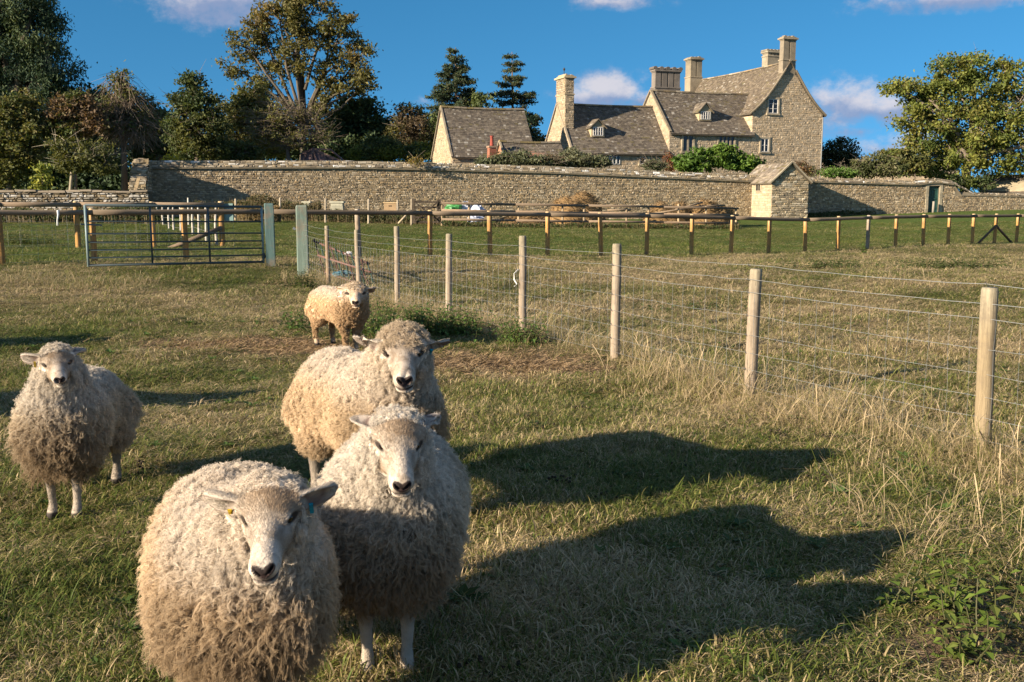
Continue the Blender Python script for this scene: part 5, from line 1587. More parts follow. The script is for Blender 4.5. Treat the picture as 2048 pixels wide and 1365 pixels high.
# orchard growth on the left, nearest first
Y = 56
tree('apple_tree', 'yellowish green orchard tree at the far left behind the low wall', gbase(18, Y), P(20, 330, Y),
     [lob(10, 250, Y, 58, 50), lob(40, 300, Y, 46, 46), lob(-30, 290, Y, 60, 60), lob(30, 215, Y, 44, 30), lob(60, 265, Y, 34, 36), lob(10, 340, Y, 40, 26)], 15000, .20, OLV + GRN[2:], .16, .26, 200, 31, bark=(.14, .12, .09), extra_twigs=120)
Y = 57
tree('plum_tree', 'small orchard tree with russet pink autumn leaves above a leaning grey trunk', gbase(150, Y), P(148, 290, Y),
     [lob(150, 215, Y, 44, 28), lob(115, 240, Y, 30, 26), lob(180, 245, Y, 28, 26), lob(145, 262, Y, 44, 22)], 8500, .19, [(.10, .066, .038), (.13, .085, .05), (.085, .065, .034), (.15, .10, .062), (.07, .062, .028)] + GRN[1:4], .10, .24, 140, 32, bark=(.16, .13, .10), extra_twigs=140)
Y = 54
tree('apple_tree', 'slim pale barked apple tree with sparse olive leaves behind the low wall', gbase(134, Y), P(146, 322, Y),
     [lob(125, 305, Y, 32, 26), lob(160, 315, Y, 26, 28), lob(190, 310, Y, 32, 30), lob(210, 330, Y, 26, 18), lob(140, 335, Y, 28, 16)], 5200, .17, OLV + [(.10, .095, .045)], .10, .22, 110, 33, bark=(.30, .26, .19), extra_twigs=120, twig=.03)
Y = 59
tree('pear_tree', 'dark old fruit tree with a dense drooping mass of bare brown twigs', gbase(249, Y), P(246, 270, Y),
     [lob(240, 190, Y, 28, 34), lob(225, 225, Y, 28, 36), lob(262, 215, Y, 34, 44), lob(245, 160, Y, 16, 22), lob(250, 255, Y, 40, 24), lob(275, 255, Y, 22, 30)], 4600, .17, DRK[2:] + OLV[:3], .20, .26, 150, 34, bark=(.15, .115, .085), extra_twigs=1300, droop=.75, twl=1.25, twig=.035)
Y = 64
tree('fruit_tree', 'pointed dark green tree with bare top shoots above the corner of the wall', gbase(395, Y), P(392, 270, Y),
     [lob(385, 175, Y, 22, 26), lob(370, 205, Y, 30, 28), lob(405, 215, Y, 34, 40), lob(390, 260, Y, 52, 44), lob(360, 265, Y, 30, 36), lob(430, 270, Y, 28, 40), lob(400, 300, Y, 56, 24), lob(378, 155, Y, 10, 14)], 13000, .21, DRK[1:] + OLV[:3], .18, .27, 240, 35, extra_twigs=220)
Y = 72
tree('thorn_tree', 'dark yew mass behind the orchard trees at the left', gbase(160, Y), P(160, 300, Y),
     [lob(180, 190, Y, 30, 26), lob(150, 230, Y, 44, 50), lob(205, 230, Y, 30, 50), lob(120, 280, Y, 50, 60), lob(200, 300, Y, 60, 50), lob(90, 320, Y, 70, 50), lob(20, 330, Y, 70, 50)], 15000, .32, DRK[:3], .3, .40, 220, 36, M_DULL, trunk=True)
Y = 75
tree('thorn_tree', 'low dark bushy tree between the twiggy fruit tree and the pointed one', gbase(315, Y), P(315, 300, Y),
     [lob(300, 235, Y, 28, 34), lob(320, 260, Y, 40, 44), lob(290, 285, Y, 36, 36), lob(345, 290, Y, 30, 30)], 7000, .27, DRK[1:] + OLV[:1], .2, .32, 130, 37, M_DULL)
Y = 82
tree('hazel_tree', 'broad yellow green tree directly behind the bare twiggy apple tree', gbase(510, Y), P(510, 290, Y),
     [lob(500, 200, Y, 36, 34), lob(470, 235, Y, 28, 34), lob(520, 240, Y, 44, 50), lob(480, 275, Y, 32, 36), lob(550, 270, Y, 40, 40)], 12000, .27, OLV, .25, .33, 220, 38)
Y = 66
tree('bare_apple_tree', 'leafless twiggy grey apple tree in front of the tall autumn tree', gbase(573, Y), P(575, 290, Y),
     [lob(530, 245, Y, 38, 34), lob(570, 235, Y, 40, 36), lob(610, 250, Y, 40, 30), lob(550, 275, Y, 50, 26), lob(600, 280, Y, 40, 24), lob(640, 265, Y, 24, 22)], 3800, .17, OLV, .16, .25, 200, 39, bark=(.15, .12, .09), extra_twigs=1300, twig=.04, nmax=200, twl=1.1, droop=.15)
Y = 92
tree('holly_tree', 'dense dark green trees filling the gap beside the autumn tree trunk', gbase(715, Y), P(715, 290, Y),
     [lob(690, 240, Y, 50, 44), lob(740, 230, Y, 40, 34), lob(720, 280, Y, 70, 40), lob(660, 285, Y, 40, 36), lob(775, 275, Y, 40, 40), lob(700, 215, Y, 30, 22)], 17000, .34, DRK + [(.055, .075, .022)], .3, .42, 260, 40, M_DULL)
Y = 90
tree('maple_tree', 'thin reddish brown autumn tree left of the stone barn', gbase(822, Y), P(822, 290, Y),
     [lob(820, 228, Y, 26, 24), lob(835, 255, Y, 30, 28), lob(805, 265, Y, 28, 30), lob(845, 285, Y, 30, 26), lob(820, 300, Y, 44, 20)], 6500, .26, [(.075, .055, .03), (.10, .07, .04), (.06, .055, .022), (.085, .08, .024)], .18, .32, 160, 41, extra_twigs=200)
Y = 86
tree('bramble_bush', 'mixed green and yellow bushes along the top of the wall left of the barn', gbase(790, Y), P(790, 318, Y),
     [lob(740, 310, Y, 40, 18), lob(800, 310, Y, 40, 18), lob(840, 308, Y, 26, 20), lob(760, 296, Y, 36, 22)], 7500, .24, YEL[:3] + DRK[2:], .08, .3, 120, 42, cat='bush')
Y = 80
tree('privet_bush', 'dark bushes behind the wall corner under the pointed tree', gbase(420, Y), P(420, 318, Y),
     [lob(350, 305, Y, 50, 22), lob(430, 305, Y, 50, 26), lob(490, 305, Y, 40, 24), lob(300, 305, Y, 40, 30)], 8000, .25, DRK[1:] + OLV[:2], .08, .3, 120, 43, cat='bush')
tree('sapling', 'small bright yellow green sapling beyond the low wall', gbase(82, 52), P(85, 350, 52), [lob(84, 340, 52, 12, 12), lob(88, 362, 52, 13, 14), lob(76, 372, 52, 10, 10)], 420, .20, [(.16, .17, .03), (.20, .20, .04), (.12, .14, .03)], .03, .2, 24, 44, twig=.015)

# conifers behind the barn
def conifer(label, px, ytop, ybase, Y, hw_px, n, seed, pal, open_=.0, first=.0, tiers=14, group=None):
    r_ = np.random.default_rng(seed)
    base = gbase(px, Y); top = P(px, ytop, Y); H = top[2] - base[2]; R = hw_px * mpp(px, ytop, Y)
    e = empty('pine_tree', base, label, 'tree', group)
    mb = MB(); mb.tube([base - Zv * .3, base + Zv * H * .5 + np.array((.1, 0, 0)), top], [.30, .17, .03], 8, (.17, .12, .085), True, .04)
    pts = []; pd = []
    z0 = base[2] + H * first
    for k in range(tiers):
        f = (k + r_.uniform(-.2, .2)) / tiers; z = z0 + (top[2] - z0) * max(f, 0)
        rad = R * (1 - f) ** .72 * r_.uniform(.8, 1.12) * (1 if f > .12 else .85) + .25
        nb = int(5 + 6 * (1 - f))
        for b_ in range(nb):
            if r_.random() < open_ * .5: continue
            a = r_.uniform(0, 2 * PI); L = rad * r_.uniform(.7, 1.1)
            ax = base + (top - base) * ((z - base[2]) / H)
            tip = ax + np.array((math.cos(a) * L, math.sin(a) * L, L * r_.uniform(-.18, .16) + .1))
            mid = ax + (tip - ax) * .55 - Zv * L * .07
            mb.tube([ax, mid, tip], [.06, .04, .015], 4, (.16, .11, .08), False)
            m_ = max(5, int(n * L / (R * tiers * 5.2)))
            q_ = r_.uniform(.22, 1.05, m_) ** .8
            c = ax + (tip - ax) * q_[:, None] + r_.normal(0, 1, (m_, 3)) * np.array((.30, .30, .17)) * (1.1 - .4 * q_[:, None]) * (.7 + .1 * L)
            pts.append(c)
    mb.build('trunk', M_BARK, e, True)
    pts = np.vstack(pts); pal = np.array(pal) * 1.35
    col = pal[r_.integers(0, len(pal), len(pts))] * r_.uniform(.7, 1.35, (len(pts), 1))
    V, Q, cc = leaf_cards(pts, .33, col, r_, up=.5, aspect=.36)
    mb = MB(); mb.add(V, Q, None, cc); mb.build('crown', M_DULL, e)
PINE = [(.022, .040, .022), (.030, .050, .024), (.042, .062, .026), (.060, .068, .028), (.05, .05, .024)]
conifer('dense dark pine behind the stone barn, with brown cones at its tip', 911, 95, 330, 108, 98, 60000, 51, PINE, .0, .10, 30)
conifer('slimmer open pine with level branches, right of the dense pine', 1024, 104, 330, 112, 80, 32000, 52, PINE + [(.075, .07, .03)], .22, .16, 20)
Y = 104
tree('pine_shrub', 'low dark evergreen showing between the barn roof and the manor', gbase(1070, Y), P(1070, 300, Y), [lob(1064, 250, Y, 14, 16), lob(1074, 275, Y, 20, 14), lob(1058, 285, Y, 26, 30)], 2600, .30, PINE, .1, .3, 50, 53, M_DULL)
tree('laurel_bush', 'lighter green bush tucked between the two pines above the barn roof', gbase(966, Y), P(966, 230, Y), [lob(962, 208, Y, 22, 22), lob(978, 228, Y, 20, 16), lob(950, 232, Y, 24, 16), lob(870, 285, Y, 16, 34), lob(868, 250, Y, 14, 20)], 3800, .30, [(.045, .06, .018), (.06, .078, .022), (.08, .095, .028)], .1, .36, 70, 54)
# walnut on the right
Y = 92
tree('walnut_tree', 'large yellow green walnut tree over the wall at the right edge', gbase(1925, Y), P(1935, 315, Y),
     [lob(1900, 140, Y, 38, 34), lob(1945, 135, Y, 34, 36), lob(1805, 180, Y, 36, 20), lob(1845, 185, Y, 40, 28), lob(1890, 190, Y, 50, 36), lob(1950, 190, Y, 54, 42), lob(1825, 235, Y, 40, 30), lob(1880, 250, Y, 54, 40), lob(1820, 282, Y, 22, 14), lob(1940, 260, Y, 60, 50), lob(1850, 310, Y, 52, 34),
      lob(1920, 315, Y, 54, 40), lob(2010, 150, Y, 34, 34), lob(2040, 200, Y, 54, 54), lob(2010, 250, Y, 54, 50), lob(2040, 310, Y, 50, 44), lob(1985, 320, Y, 34, 34), lob(2100, 180, Y, 60, 60), lob(2110, 280, Y, 60, 70), lob(1790, 172, Y, 18, 10), lob(1880, 345, Y, 36, 16)],
     40000, .30, YEL, .45, .40, 620, 61, bark=(.22, .18, .14), twig=.06, nmax=300, shell=.5, extra_twigs=200)
Y = 100
tree('thorn_tree', 'small round grey green tree just right of the manor gable', gbase(1672, Y), P(1668, 330, Y), [lob(1680, 300, Y, 32, 22), lob(1655, 310, Y, 22, 26), lob(1700, 318, Y, 20, 22), lob(1680, 328, Y, 36, 18)], 5200, .25, [(.04, .05, .026), (.055, .066, .034), (.075, .082, .045), (.03, .04, .02)], .22, .32, 110, 62, bark=(.08, .07, .055))
# shaded undergrowth that closes the orchard floor
tree('elder_thicket', 'dark shaded thicket filling the orchard floor behind the low wall', gbase(140, 70), P(140, 380, 70), [lob(x, y, 70, 46, 34, 60) for x, y in ((-60, 360), (0, 372), (60, 368), (110, 376), (165, 372), (215, 370), (262, 366), (-20, 330), (100, 340), (200, 335))], 15000, .34, DRK[:3], .06, .42, 220, 45, M_DULL, cat='thicket', trunk=False)
tree('elder_thicket', 'dark thicket under the bare apple tree behind the high wall', gbase(560, 90), P(560, 310, 90), [lob(x, 300, 90, 44, 26, 50) for x in (470, 530, 590, 650, 710)], 9000, .34, DRK[:4], .06, .42, 140, 46, M_DULL, cat='thicket', trunk=False)
# bushes and climbers behind the wall
def bush(name, label, boxes, Y, n, size, pal, seed, mat=None, twigs=60, wall=False):
    c = boxes[len(boxes) // 2]
    tree(name, label, P(c[0], c[1] + c[3] + 2, Y) if wall else gbase(c[0], Y), P(c[0], c[1] + c[3] * .6, Y), [lob(*b_[:2], Y, *b_[2:]) for b_ in boxes], n, size, pal, .06, .20, 130, seed, mat, cat='bush', twig=.03, nmax=60, extra_twigs=twigs, trunk=not wall)
bush('grey_bush', 'grey green bushes along the wall top under the low shed roof', [(975, 326, 22, 10), (1010, 322, 26, 12), (1045, 320, 26, 14), (1075, 326, 24, 11)], 67, 7200, .17, [(.075, .085, .045), (.10, .11, .06), (.055, .065, .03), (.13, .135, .08)], 71)
bush('russet_bush', 'patch of russet leaved shrub among the grey bushes', [(1090, 326, 18, 10), (1105, 322, 14, 10)], 67.5, 1500, .15, [(.13, .075, .035), (.10, .065, .03), (.09, .08, .04)], 72)
bush('grey_bush', 'grey green shrubs under the small windows of the low wing', [(1135, 322, 22, 16), (1165, 323, 26, 13), (1200, 325, 22, 11), (1145, 308, 10, 8)], 69, 5600, .17, [(.075, .085, .045), (.10, .11, .06), (.055, .065, .03), (.13, .135, .08)], 73)
bush('round_shrub', 'small rounded shrub below the tiny window of the low wing', [(1305, 331, 18, 9), (1320, 333, 12, 7)], 76, 1400, .15, [(.05, .06, .03), (.07, .08, .04), (.1, .1, .06)], 74)
bush('fig_bush', 'bright green leafy fig spreading under the mullioned windows', [(1375, 325, 28, 18), (1405, 322, 28, 22), (1440, 314, 26, 22), (1460, 318, 24, 24), (1485, 328, 26, 16), (1510, 335, 16, 12)], 79, 9500, .30, [(.045, .085, .014), (.06, .11, .018), (.08, .135, .022), (.10, .15, .03), (.035, .06, .012)], 75)
bush('creeper', 'reddish creeper on the wall corner between the two manor wings', [(1336, 318, 6, 14), (1340, 332, 9, 10)], 80, 900, .16, [(.14, .06, .03), (.10, .08, .03), (.07, .09, .025)], 76, twigs=10)
bush('rose_bush', 'thin climbing shrub against the foot of the manor gable by the privy roof', [(1606, 338, 10, 14), (1622, 345, 12, 10), (1595, 330, 5, 8)], 80, 1100, .17, [(.09, .07, .03), (.07, .08, .03), (.13, .08, .04)], 77)
bush('green_bush', 'low bright green bush right of the manor drainpipe', [(1665, 346, 22, 8), (1690, 347, 20, 8)], 84, 2400, .18, [(.06, .11, .02), (.09, .15, .03), (.05, .08, .02)], 78)
bush('flowering_bush', 'tall shrub dotted with pale flower heads behind the right hand wall', [(1720, 336, 24, 18), (1755, 328, 26, 22), (1785, 336, 28, 20), (1745, 345, 46, 12)], 86, 7200, .19, [(.055, .065, .026), (.075, .085, .03), (.10, .10, .045), (.18, .165, .10)], 79)
bush('elder_bush', 'dark shaded shrub round the foot of the walnut trunk', [(1895, 362, 24, 16), (1930, 366, 28, 14), (1965, 368, 22, 14)], 91, 3800, .22, DRK[1:] + YEL[:1], 83)
bush('hazel_bush', 'olive shrub in front of the walnut beside the flowering bush', [(1800, 318, 30, 22), (1830, 330, 34, 24), (1770, 310, 12, 10)], 90, 6000, .24, OLV + YEL[:2], 80)
bush('yellow_flowers', 'tuft of orange yellow flowers growing on the wall top', [(828, 322, 10, 6), (836, 325, 7, 4)], 62.6, 380, .10, [(.45, .22, .02), (.35, .20, .03), (.12, .10, .03)], 81, twigs=6, wall=True)
bush('yellow_shrub', 'yellow leaved sprig on the wall top near the broken corner', [(347, 316, 10, 5), (338, 319, 6, 3)], 59.6, 260, .12, [(.35, .30, .03), (.25, .22, .04)], 82, twigs=4, wall=True)
# weeds along the wall foot
def weeds(label, px0, px1, py, Y0, Y1, n, h, pal, seed, name='weed_strip'):
    r_ = np.random.default_rng(seed)
    a, b_ = P(px0, py, Y0), P(px1, py, Y1)
    t_ = r_.uniform(0, 1, n); x = a[0] + (b_[0] - a[0]) * t_; y = Y0 + (Y1 - Y0) * t_ + r_.normal(0, .35, n)
    hh = h * (.35 + 1.0 * fnoise(x, y * .5 + seed, .8)) * r_.uniform(.2, 1, n)
    z = gz(x, y) + hh
    pts = np.stack([x, y, z], -1); pal = np.array(pal)
    V, Q, cc = leaf_cards(pts, .16, pal[r_.integers(0, len(pal), n)] * r_.uniform(.7, 1.3, (n, 1)), r_, up=0, aspect=.3)
    mb = MB(); mb.add(V, Q, None, cc)
    m2 = n // 6
    k = r_.integers(0, n, m2)
    base = np.stack([x[k], y[k], gz(x[k], y[k])], -1); tip = pts[k] + np.array((0, 0, .1)) + r_.normal(0, .05, (m2, 3)); w_ = np.array((.012, 0, 0))
    VV = np.stack([base - w_, base + w_, tip + w_ * .4, tip - w_ * .4], 1).reshape(-1, 3)
    mb.add(VV, np.arange(m2 * 4).reshape(-1, 4), None, np.repeat(np.array((.22, .17, .09)) * r_.uniform(.5, 1.3, (m2, 1)), 4, 0))
    o = mb.build(name, M_LEAF, None, origin=((a[0] + b_[0]) / 2, (Y0 + Y1) / 2, float(gz((a[0] + b_[0]) / 2, (Y0 + Y1) / 2))), kind='stuff'); tag(o, label, 'weeds')
weeds('tall rough weeds along the foot of the wall behind the metal gate', 380, 640, 445, 53.5, 54.5, 7000, 1.25, [(.07, .085, .03), (.10, .10, .04), (.16, .12, .06), (.05, .065, .02), (.2, .15, .08)], 91)
weeds('weeds along the wall foot between gateposts and wicket gate', 630, 890, 448, 53.8, 52.5, 5200, .62, [(.045, .06, .02), (.07, .085, .03), (.09, .09, .035)], 92)
weeds('green weeds at the foot of the low stone wall', -80, 330, 455, 43.5, 44.5, 7000, .75, [(.045, .07, .02), (.065, .09, .025), (.09, .105, .035)], 93)
weeds('weeds and grass at the foot of the yard fence', 885, 1480, 455, 49.6, 55.2, 3600, .28, [(.045, .07, .02), (.065, .09, .025), (.14, .11, .05)], 94)
weeds('rank grass at the foot of the lower right wall', 1880, 2150, 412, 79.5, 86.0, 5200, .75, [(.07, .085, .03), (.10, .10, .04), (.15, .11, .05)], 95)
weeds('weeds in the shade of the privy', 1618, 1745, 430, 70.5, 73.3, 1500, .4, [(.045, .07, .02), (.065, .09, .025)], 96)
weeds('dry golden grass clump at the wall foot above the metal gate', 478, 560, 452, 50.0, 50.6, 2400, .85, [(.24, .16, .07), (.30, .21, .10), (.15, .12, .05)], 97)
# distant wooded skyline (keeps the horizon closed beyond the buildings)
tree('far_wood', 'distant belt of dark woodland beyond the buildings', (0, 190, .8), (0, 190, 4), [((x, 190 + 14 * math.sin(x), (6.5 if x < -16 else 3.0) + 1.5 * math.sin(x * .37)), (9, 4, 7.0 if x < -16 else 4.0)) for x in range(-130, 160, 10)], 24000, .9, DRK + OLV[:2], .3, 1.2, 260, 98, M_DULL, trunk=False)
bpy.data.objects['far_wood']['kind'] = 'stuff'
# ------------------------------------------------------------------ sheep: one continuous body surface from blended volumes
f4 = np.float32
def smin(a, b, k):
    h = np.clip(.5 + .5 * (b - a) / k, 0, 1)
    return b + (a - b) * h - k * h * (1 - h)
def smax(a, b, k): return -smin(-a, -b, k)
def ell(p, c, r):
    qx, qy, qz = ((p[i] - c[i]) / r[i] for i in range(3))
    k0 = np.sqrt(qx * qx + qy * qy + qz * qz) + 1e-6
    k1 = np.sqrt((qx / r[0]) ** 2 + (qy / r[1]) ** 2 + (qz / r[2]) ** 2) + 1e-6
    return k0 * (k0 - 1) / k1
def rcone(p, a, b, ra, rb):
    a = np.asarray(a, float); b = np.asarray(b, float); d = b - a; L2 = d @ d
    h = np.clip(((p[0] - a[0]) * d[0] + (p[1] - a[1]) * d[1] + (p[2] - a[2]) * d[2]) / L2, 0, 1)
    return np.sqrt((p[0] - a[0] - d[0] * h) ** 2 + (p[1] - a[1] - d[1] * h) ** 2 + (p[2] - a[2] - d[2] * h) ** 2) - (ra + (rb - ra) * h)

def surface_nets(Fv, xs, ys, zs):
    nx, ny, nz = Fv.shape
    S = Fv < 0
    c = S[:-1, :-1, :-1].astype(np.int8)
    tot = np.zeros_like(c)
    for i in (0, 1):
        for j in (0, 1):
            for k in (0, 1): tot += S[i:nx - 1 + i, j:ny - 1 + j, k:nz - 1 + k]
    act = np.argwhere((tot > 0) & (tot < 8))
    idm = np.full(tot.shape, -1, np.int32); idm[tuple(act.T)] = np.arange(len(act))
    acc = np.zeros((len(act), 3)); cnt = np.zeros(len(act))
    ax = (xs, ys, zs)
    corners = [(i, j, k) for i in (0, 1) for j in (0, 1) for k in (0, 1)]
    val = {c_: Fv[act[:, 0] + c_[0], act[:, 1] + c_[1], act[:, 2] + c_[2]] for c_ in corners}
    pos = {c_: np.stack([ax[d][act[:, d] + c_[d]] for d in range(3)], -1) for c_ in corners}
    for c0 in corners:
        for d in range(3):
            if c0[d]: continue
            c1 = list(c0); c1[d] = 1; c1 = tuple(c1)
            a, b_ = val[c0], val[c1]; m = (a < 0) != (b_ < 0)
            t_ = np.where(m, a / (a - b_ + 1e-12), 0)[:, None]
            acc += np.where(m[:, None], pos[c0] + (pos[c1] - pos[c0]) * t_, 0); cnt += m
    V = acc / cnt[:, None]
    Q = []
    for d in range(3):
        u, v = [(1, 2), (2, 0), (0, 1)][d]
        sl0 = [slice(None)] * 3; sl1 = [slice(None)] * 3; sl0[d] = slice(0, -1); sl1[d] = slice(1, None)
        e = S[tuple(sl0)] != S[tuple(sl1)]
        idx = np.argwhere(e)
        idx = idx[(idx[:, u] > 0) & (idx[:, v] > 0) & (idx[:, u] < idm.shape[u]) & (idx[:, v] < idm.shape[v])]
        o = np.zeros(3, int); ou = o.copy(); ou[u] = 1; ov = o.copy(); ov[v] = 1
        q = np.stack([idm[tuple((idx - ou - ov).T)], idm[tuple((idx - ov).T)], idm[tuple(idx.T)], idm[tuple((idx - ou).T)]], -1)
        ins = S[tuple(idx.T)]
        q[~ins] = q[~ins][:, ::-1]
        Q.append(q)
    Q = np.vstack(Q)
    return V, Q[(Q >= 0).all(1)]

def seg_axis(lo, hi, c0, c1, coarse, fine):
    a = list(np.arange(lo, c0, coarse)) if lo < c0 else []
    b_ = list(np.arange(max(lo, c0), min(hi, c1), fine))
    d = list(np.arange(c1, hi + coarse, coarse)) if c1 < hi else []
    return np.array(a + b_ + d)

def rot_from(fwd, roll):
    f = np.array(fwd, float); f /= np.linalg.norm(f)
    l = np.cross((0, 0, 1.0), f); l /= np.linalg.norm(l)
    u = np.cross(f, l)
    c, s = math.cos(roll), math.sin(roll)
    return np.stack([f, l * c + u * s, u * c - l * s], 0)     # rows: forward, left, up

M_SKIN = m_attr('sheep skin and short hair', .75, 60.0, .18, .0015, 220.0, .2)
def m_wool(name, rough=.95, trans=.16):
    m, t, b = new_mat(name)
    at = nd(t, 'ShaderNodeAttribute', attribute_name='col')
    t.links.new(at.outputs['Color'], b.inputs['Base Color'])
    b.inputs['Roughness'].default_value = rough
    b.inputs['Specular IOR Level'].default_value = .12
    tr = nd(t, 'ShaderNodeBsdfTranslucent'); t.links.new(at.outputs['Color'], tr.inputs['Color'])
    mx = nd(t, 'ShaderNodeMixShader', i_Fac=trans); t.links.new(b.outputs[0], mx.inputs[1]); t.links.new(tr.outputs[0], mx.inputs[2])
    t.links.new(mx.outputs[0], t.nodes['Material Output'].inputs['Surface'])
    return m
M_WOOL = m_wool('wool')
m, t, b = new_mat('eye'); b.inputs['Base Color'].default_value = (.012, .007, .004, 1); b.inputs['Roughness'].default_value = .08; b.inputs['Specular IOR Level'].default_value = .6
M_EYE = m

def hair_curves(name, Pn, rad, col, mat, parent):
    """Pn (N,k,3) world"""
    N_, k, _ = Pn.shape
    hc = bpy.data.hair_curves.new(name)
    hc.add_curves([k] * N_)
    po = ORI.get(parent.name, np.zeros(3))
    hc.attributes['position'].data.foreach_set('vector', (Pn - po).astype(f4).ravel())
    ra = hc.attributes.new('radius', 'FLOAT', 'POINT') if 'radius' not in hc.attributes else hc.attributes['radius']
    ra.data.foreach_set('value', rad.astype(f4).ravel())
    ca = hc.attributes.new('col', 'FLOAT_COLOR', 'POINT')
    c4 = np.ones((N_, k, 4), f4); c4[..., :3] = col
    ca.data.foreach_set('color', c4.ravel())
    hc.materials.append(mat)
    o = bpy.data.objects.new(name, hc); C.objects.link(o); o.parent = parent
    ORI[o.name] = po
    return o

ES = 1.22           # ear size relative to the skull
def n3(p, s, seed):
    return (fnoise(p[:, 0] + seed, p[:, 1] * .7 + p[:, 2] * .9, s) + fnoise(p[:, 2] + seed * 2, p[:, 0] * .6 - p[:, 1], s)) / 2

def sheep(label, pos, heading, hs, head_at, face_dir, roll=0., scale=1., seed=1, strands=60000, lock=.050, wool=(.55, .43, .29), dirt=(.26, .18, .10), white=(.52, .45, .37), topknot=0., ears=((-.15, .1, .25), (-.15, .1, .25)), fine=.004, coarse=.014,
          width=1., legdx=(0, 0, 0, 0), tan=(.30, .205, .12), tags=(None, None), curl=.012, face_wool=0., legw=.275, fur=45000, mask_black=1., hair_r=.00070, squint=.5):
    """pos: ground point under the middle; heading: bearing of the body; head_at: world position of the poll; face_dir: world direction of the nose"""
    r_ = np.random.default_rng(seed)
    ch, sh = math.cos(heading), math.sin(heading)
    pos = np.array(pos, float)
    Rw = np.array([[ch, sh, 0], [-sh, ch, 0], [0, 0, 1.0]])          # world -> local
    tol = lambda p: (np.asarray(p, float) - pos) @ Rw.T / scale
    tow = lambda p: (np.asarray(p, float) * scale) @ Rw + pos
    hp = tol(head_at); hd = Rw @ (np.asarray(face_dir, float) / np.linalg.norm(face_dir))
    HR = rot_from(hd, roll)
    k_ = hs
    AN = np.array((1.02, 1.03, 1.0))
    # grid, finer about the head
    hcn = hp + HR[0] * .09 * k_
    b0 = hcn - np.array((.20, .215, .19)) * k_; b1 = hcn + np.array((.20, .215, .19)) * k_
    xs = seg_axis(-.66, max(.72, b1[0] + .02), b0[0], b1[0], coarse, fine); ys = seg_axis(min(-.42, b0[1] - .02), max(.42, b1[1] + .02), b0[1], b1[1], coarse, fine); zs = seg_axis(-.01, max(.92, b1[2] + .02), b0[2], b1[2], coarse, fine)
    X, Y, Z = np.meshgrid(xs.astype(f4), ys.astype(f4), zs.astype(f4), indexing='ij')
    p = (X, Y, Z)
    w_ = width
    d = ell(p, (-.03, 0, .535), (.47, .285 * w_, .215))
    d = smin(d, ell(p, (.24, 0, .525), (.23, .245 * w_, .225)), .08)
    d = smin(d, ell(p, (-.33, 0, .54), (.22, .255 * w_, .205)), .08)
    nb = hp - HR[0] * .02 - HR[2] * .045 * k_
    d = smin(d, rcone(p, (.26, 0, .56), nb, .21, .112 * k_), .10)
    d = smin(d, ell(p, ((.36 + nb[0]) / 2 - .02, nb[1] * .5, .535), (.12, .15, .16)), .08)
    for sgn, dx, y0 in ((1, legdx[0], .075), (-1, legdx[1], .075)):
        a = (.28, sgn * .12, .40); kn = (.30 + dx * .5, sgn * y0, .235); ft = (.29 + dx, sgn * (y0 - .005), .065); hf = (.315 + dx, sgn * (y0 - .005), .018)
        d = smin(d, rcone(p, a, kn, .085, .032), .05); d = smin(d, rcone(p, kn, ft, .028, .0185), .015)
        d = smin(d, ell(p, kn, (.034, .031, .042)), .015); d = smin(d, rcone(p, ft, hf, .023, .031), .012)
    for sgn, dx in ((1, legdx[2]), (-1, legdx[3])):
        hip = (-.30, sgn * .14, .47); st = (-.22 + dx * .3, sgn * .15, .37); hk = (-.40 + dx * .7, sgn * .12, .26); ft = (-.385 + dx, sgn * .115, .07); hf = (-.36 + dx, sgn * .115, .018)
        d = smin(d, rcone(p, hip, st, .14, .10), .05); d = smin(d, rcone(p, st, hk, .085, .038), .04); d = smin(d, rcone(p, hk, ft, .032, .020), .015); d = smin(d, rcone(p, ft, hf, .027, .034), .012)
    # lumpy fleece surface
    # head in its own box
    ix = np.where((xs >= b0[0] - .03) & (xs <= b1[0] + .03))[0]; iy = np.where((ys >= b0[1] - .03) & (ys <= b1[1] + .03))[0]; iz = np.where((zs >= b0[2] - .03) & (zs <= b1[2] + .03))[0]
    sl = (slice(ix[0], ix[-1] + 1), slice(iy[0], iy[-1] + 1), slice(iz[0], iz[-1] + 1))
    def head_local(x, y, z):
        q = (x - hp[0], y - hp[1], z - hp[2])
        return tuple((q[0] * HR[i][0] + q[1] * HR[i][1] + q[2] * HR[i][2]) / (k_ * AN[i]) for i in range(3))
    h = head_local(X[sl], Y[sl], Z[sl])
    ha = (h[0], np.abs(h[1]), h[2])
    g = ell(ha, (.022, 0, -.036), (.085, .064, .060))
    g = smin(g, rcone(ha, (.055, 0, -.038), (.205, 0, -.040), .056, .041), .025)
    g = smin(g, rcone(ha, (.05, 0, -.078), (.195, 0, -.068), .048, .033), .025)
    g = smin(g, ell(ha, (.065, .034, -.066), (.062, .033, .050)), .025)
    g = smin(g, ell(ha, (.218, 0, -.052), (.038, .041, .040)), .02)
    g = smin(g, ell(ha, (.238, .016, -.037), (.018, .021, .019)), .012)
    g = smin(g, ell(ha, (.226, 0, -.085), (.028, .034, .015)), .010)                # lower lip
    g = smin(g, ell(ha, (.058, .049, -.008), (.032, .015, .017)), .022)              # brow
    g = smin(g, ell(ha, (.090, .050, -.036), (.034, .013, .012)), .02)               # cheek bone
    eye = (.062, .0610, -.012)
    g = smax(g, -ell(ha, (eye[0] + .003, .0715, eye[2]), (.027, .022, .0165)), .006)
    g = smin(g, ell(ha, (eye[0] - .001, .0590, eye[2] + .0135 - .0040 * squint), (.025, .0085, .0050)), .005)   # upper lid
    g = smin(g, ell(ha, (eye[0] + .002, .0580, eye[2] - .0150 + .0035 * squint), (.023, .0078, .0042)), .005)   # lower lid
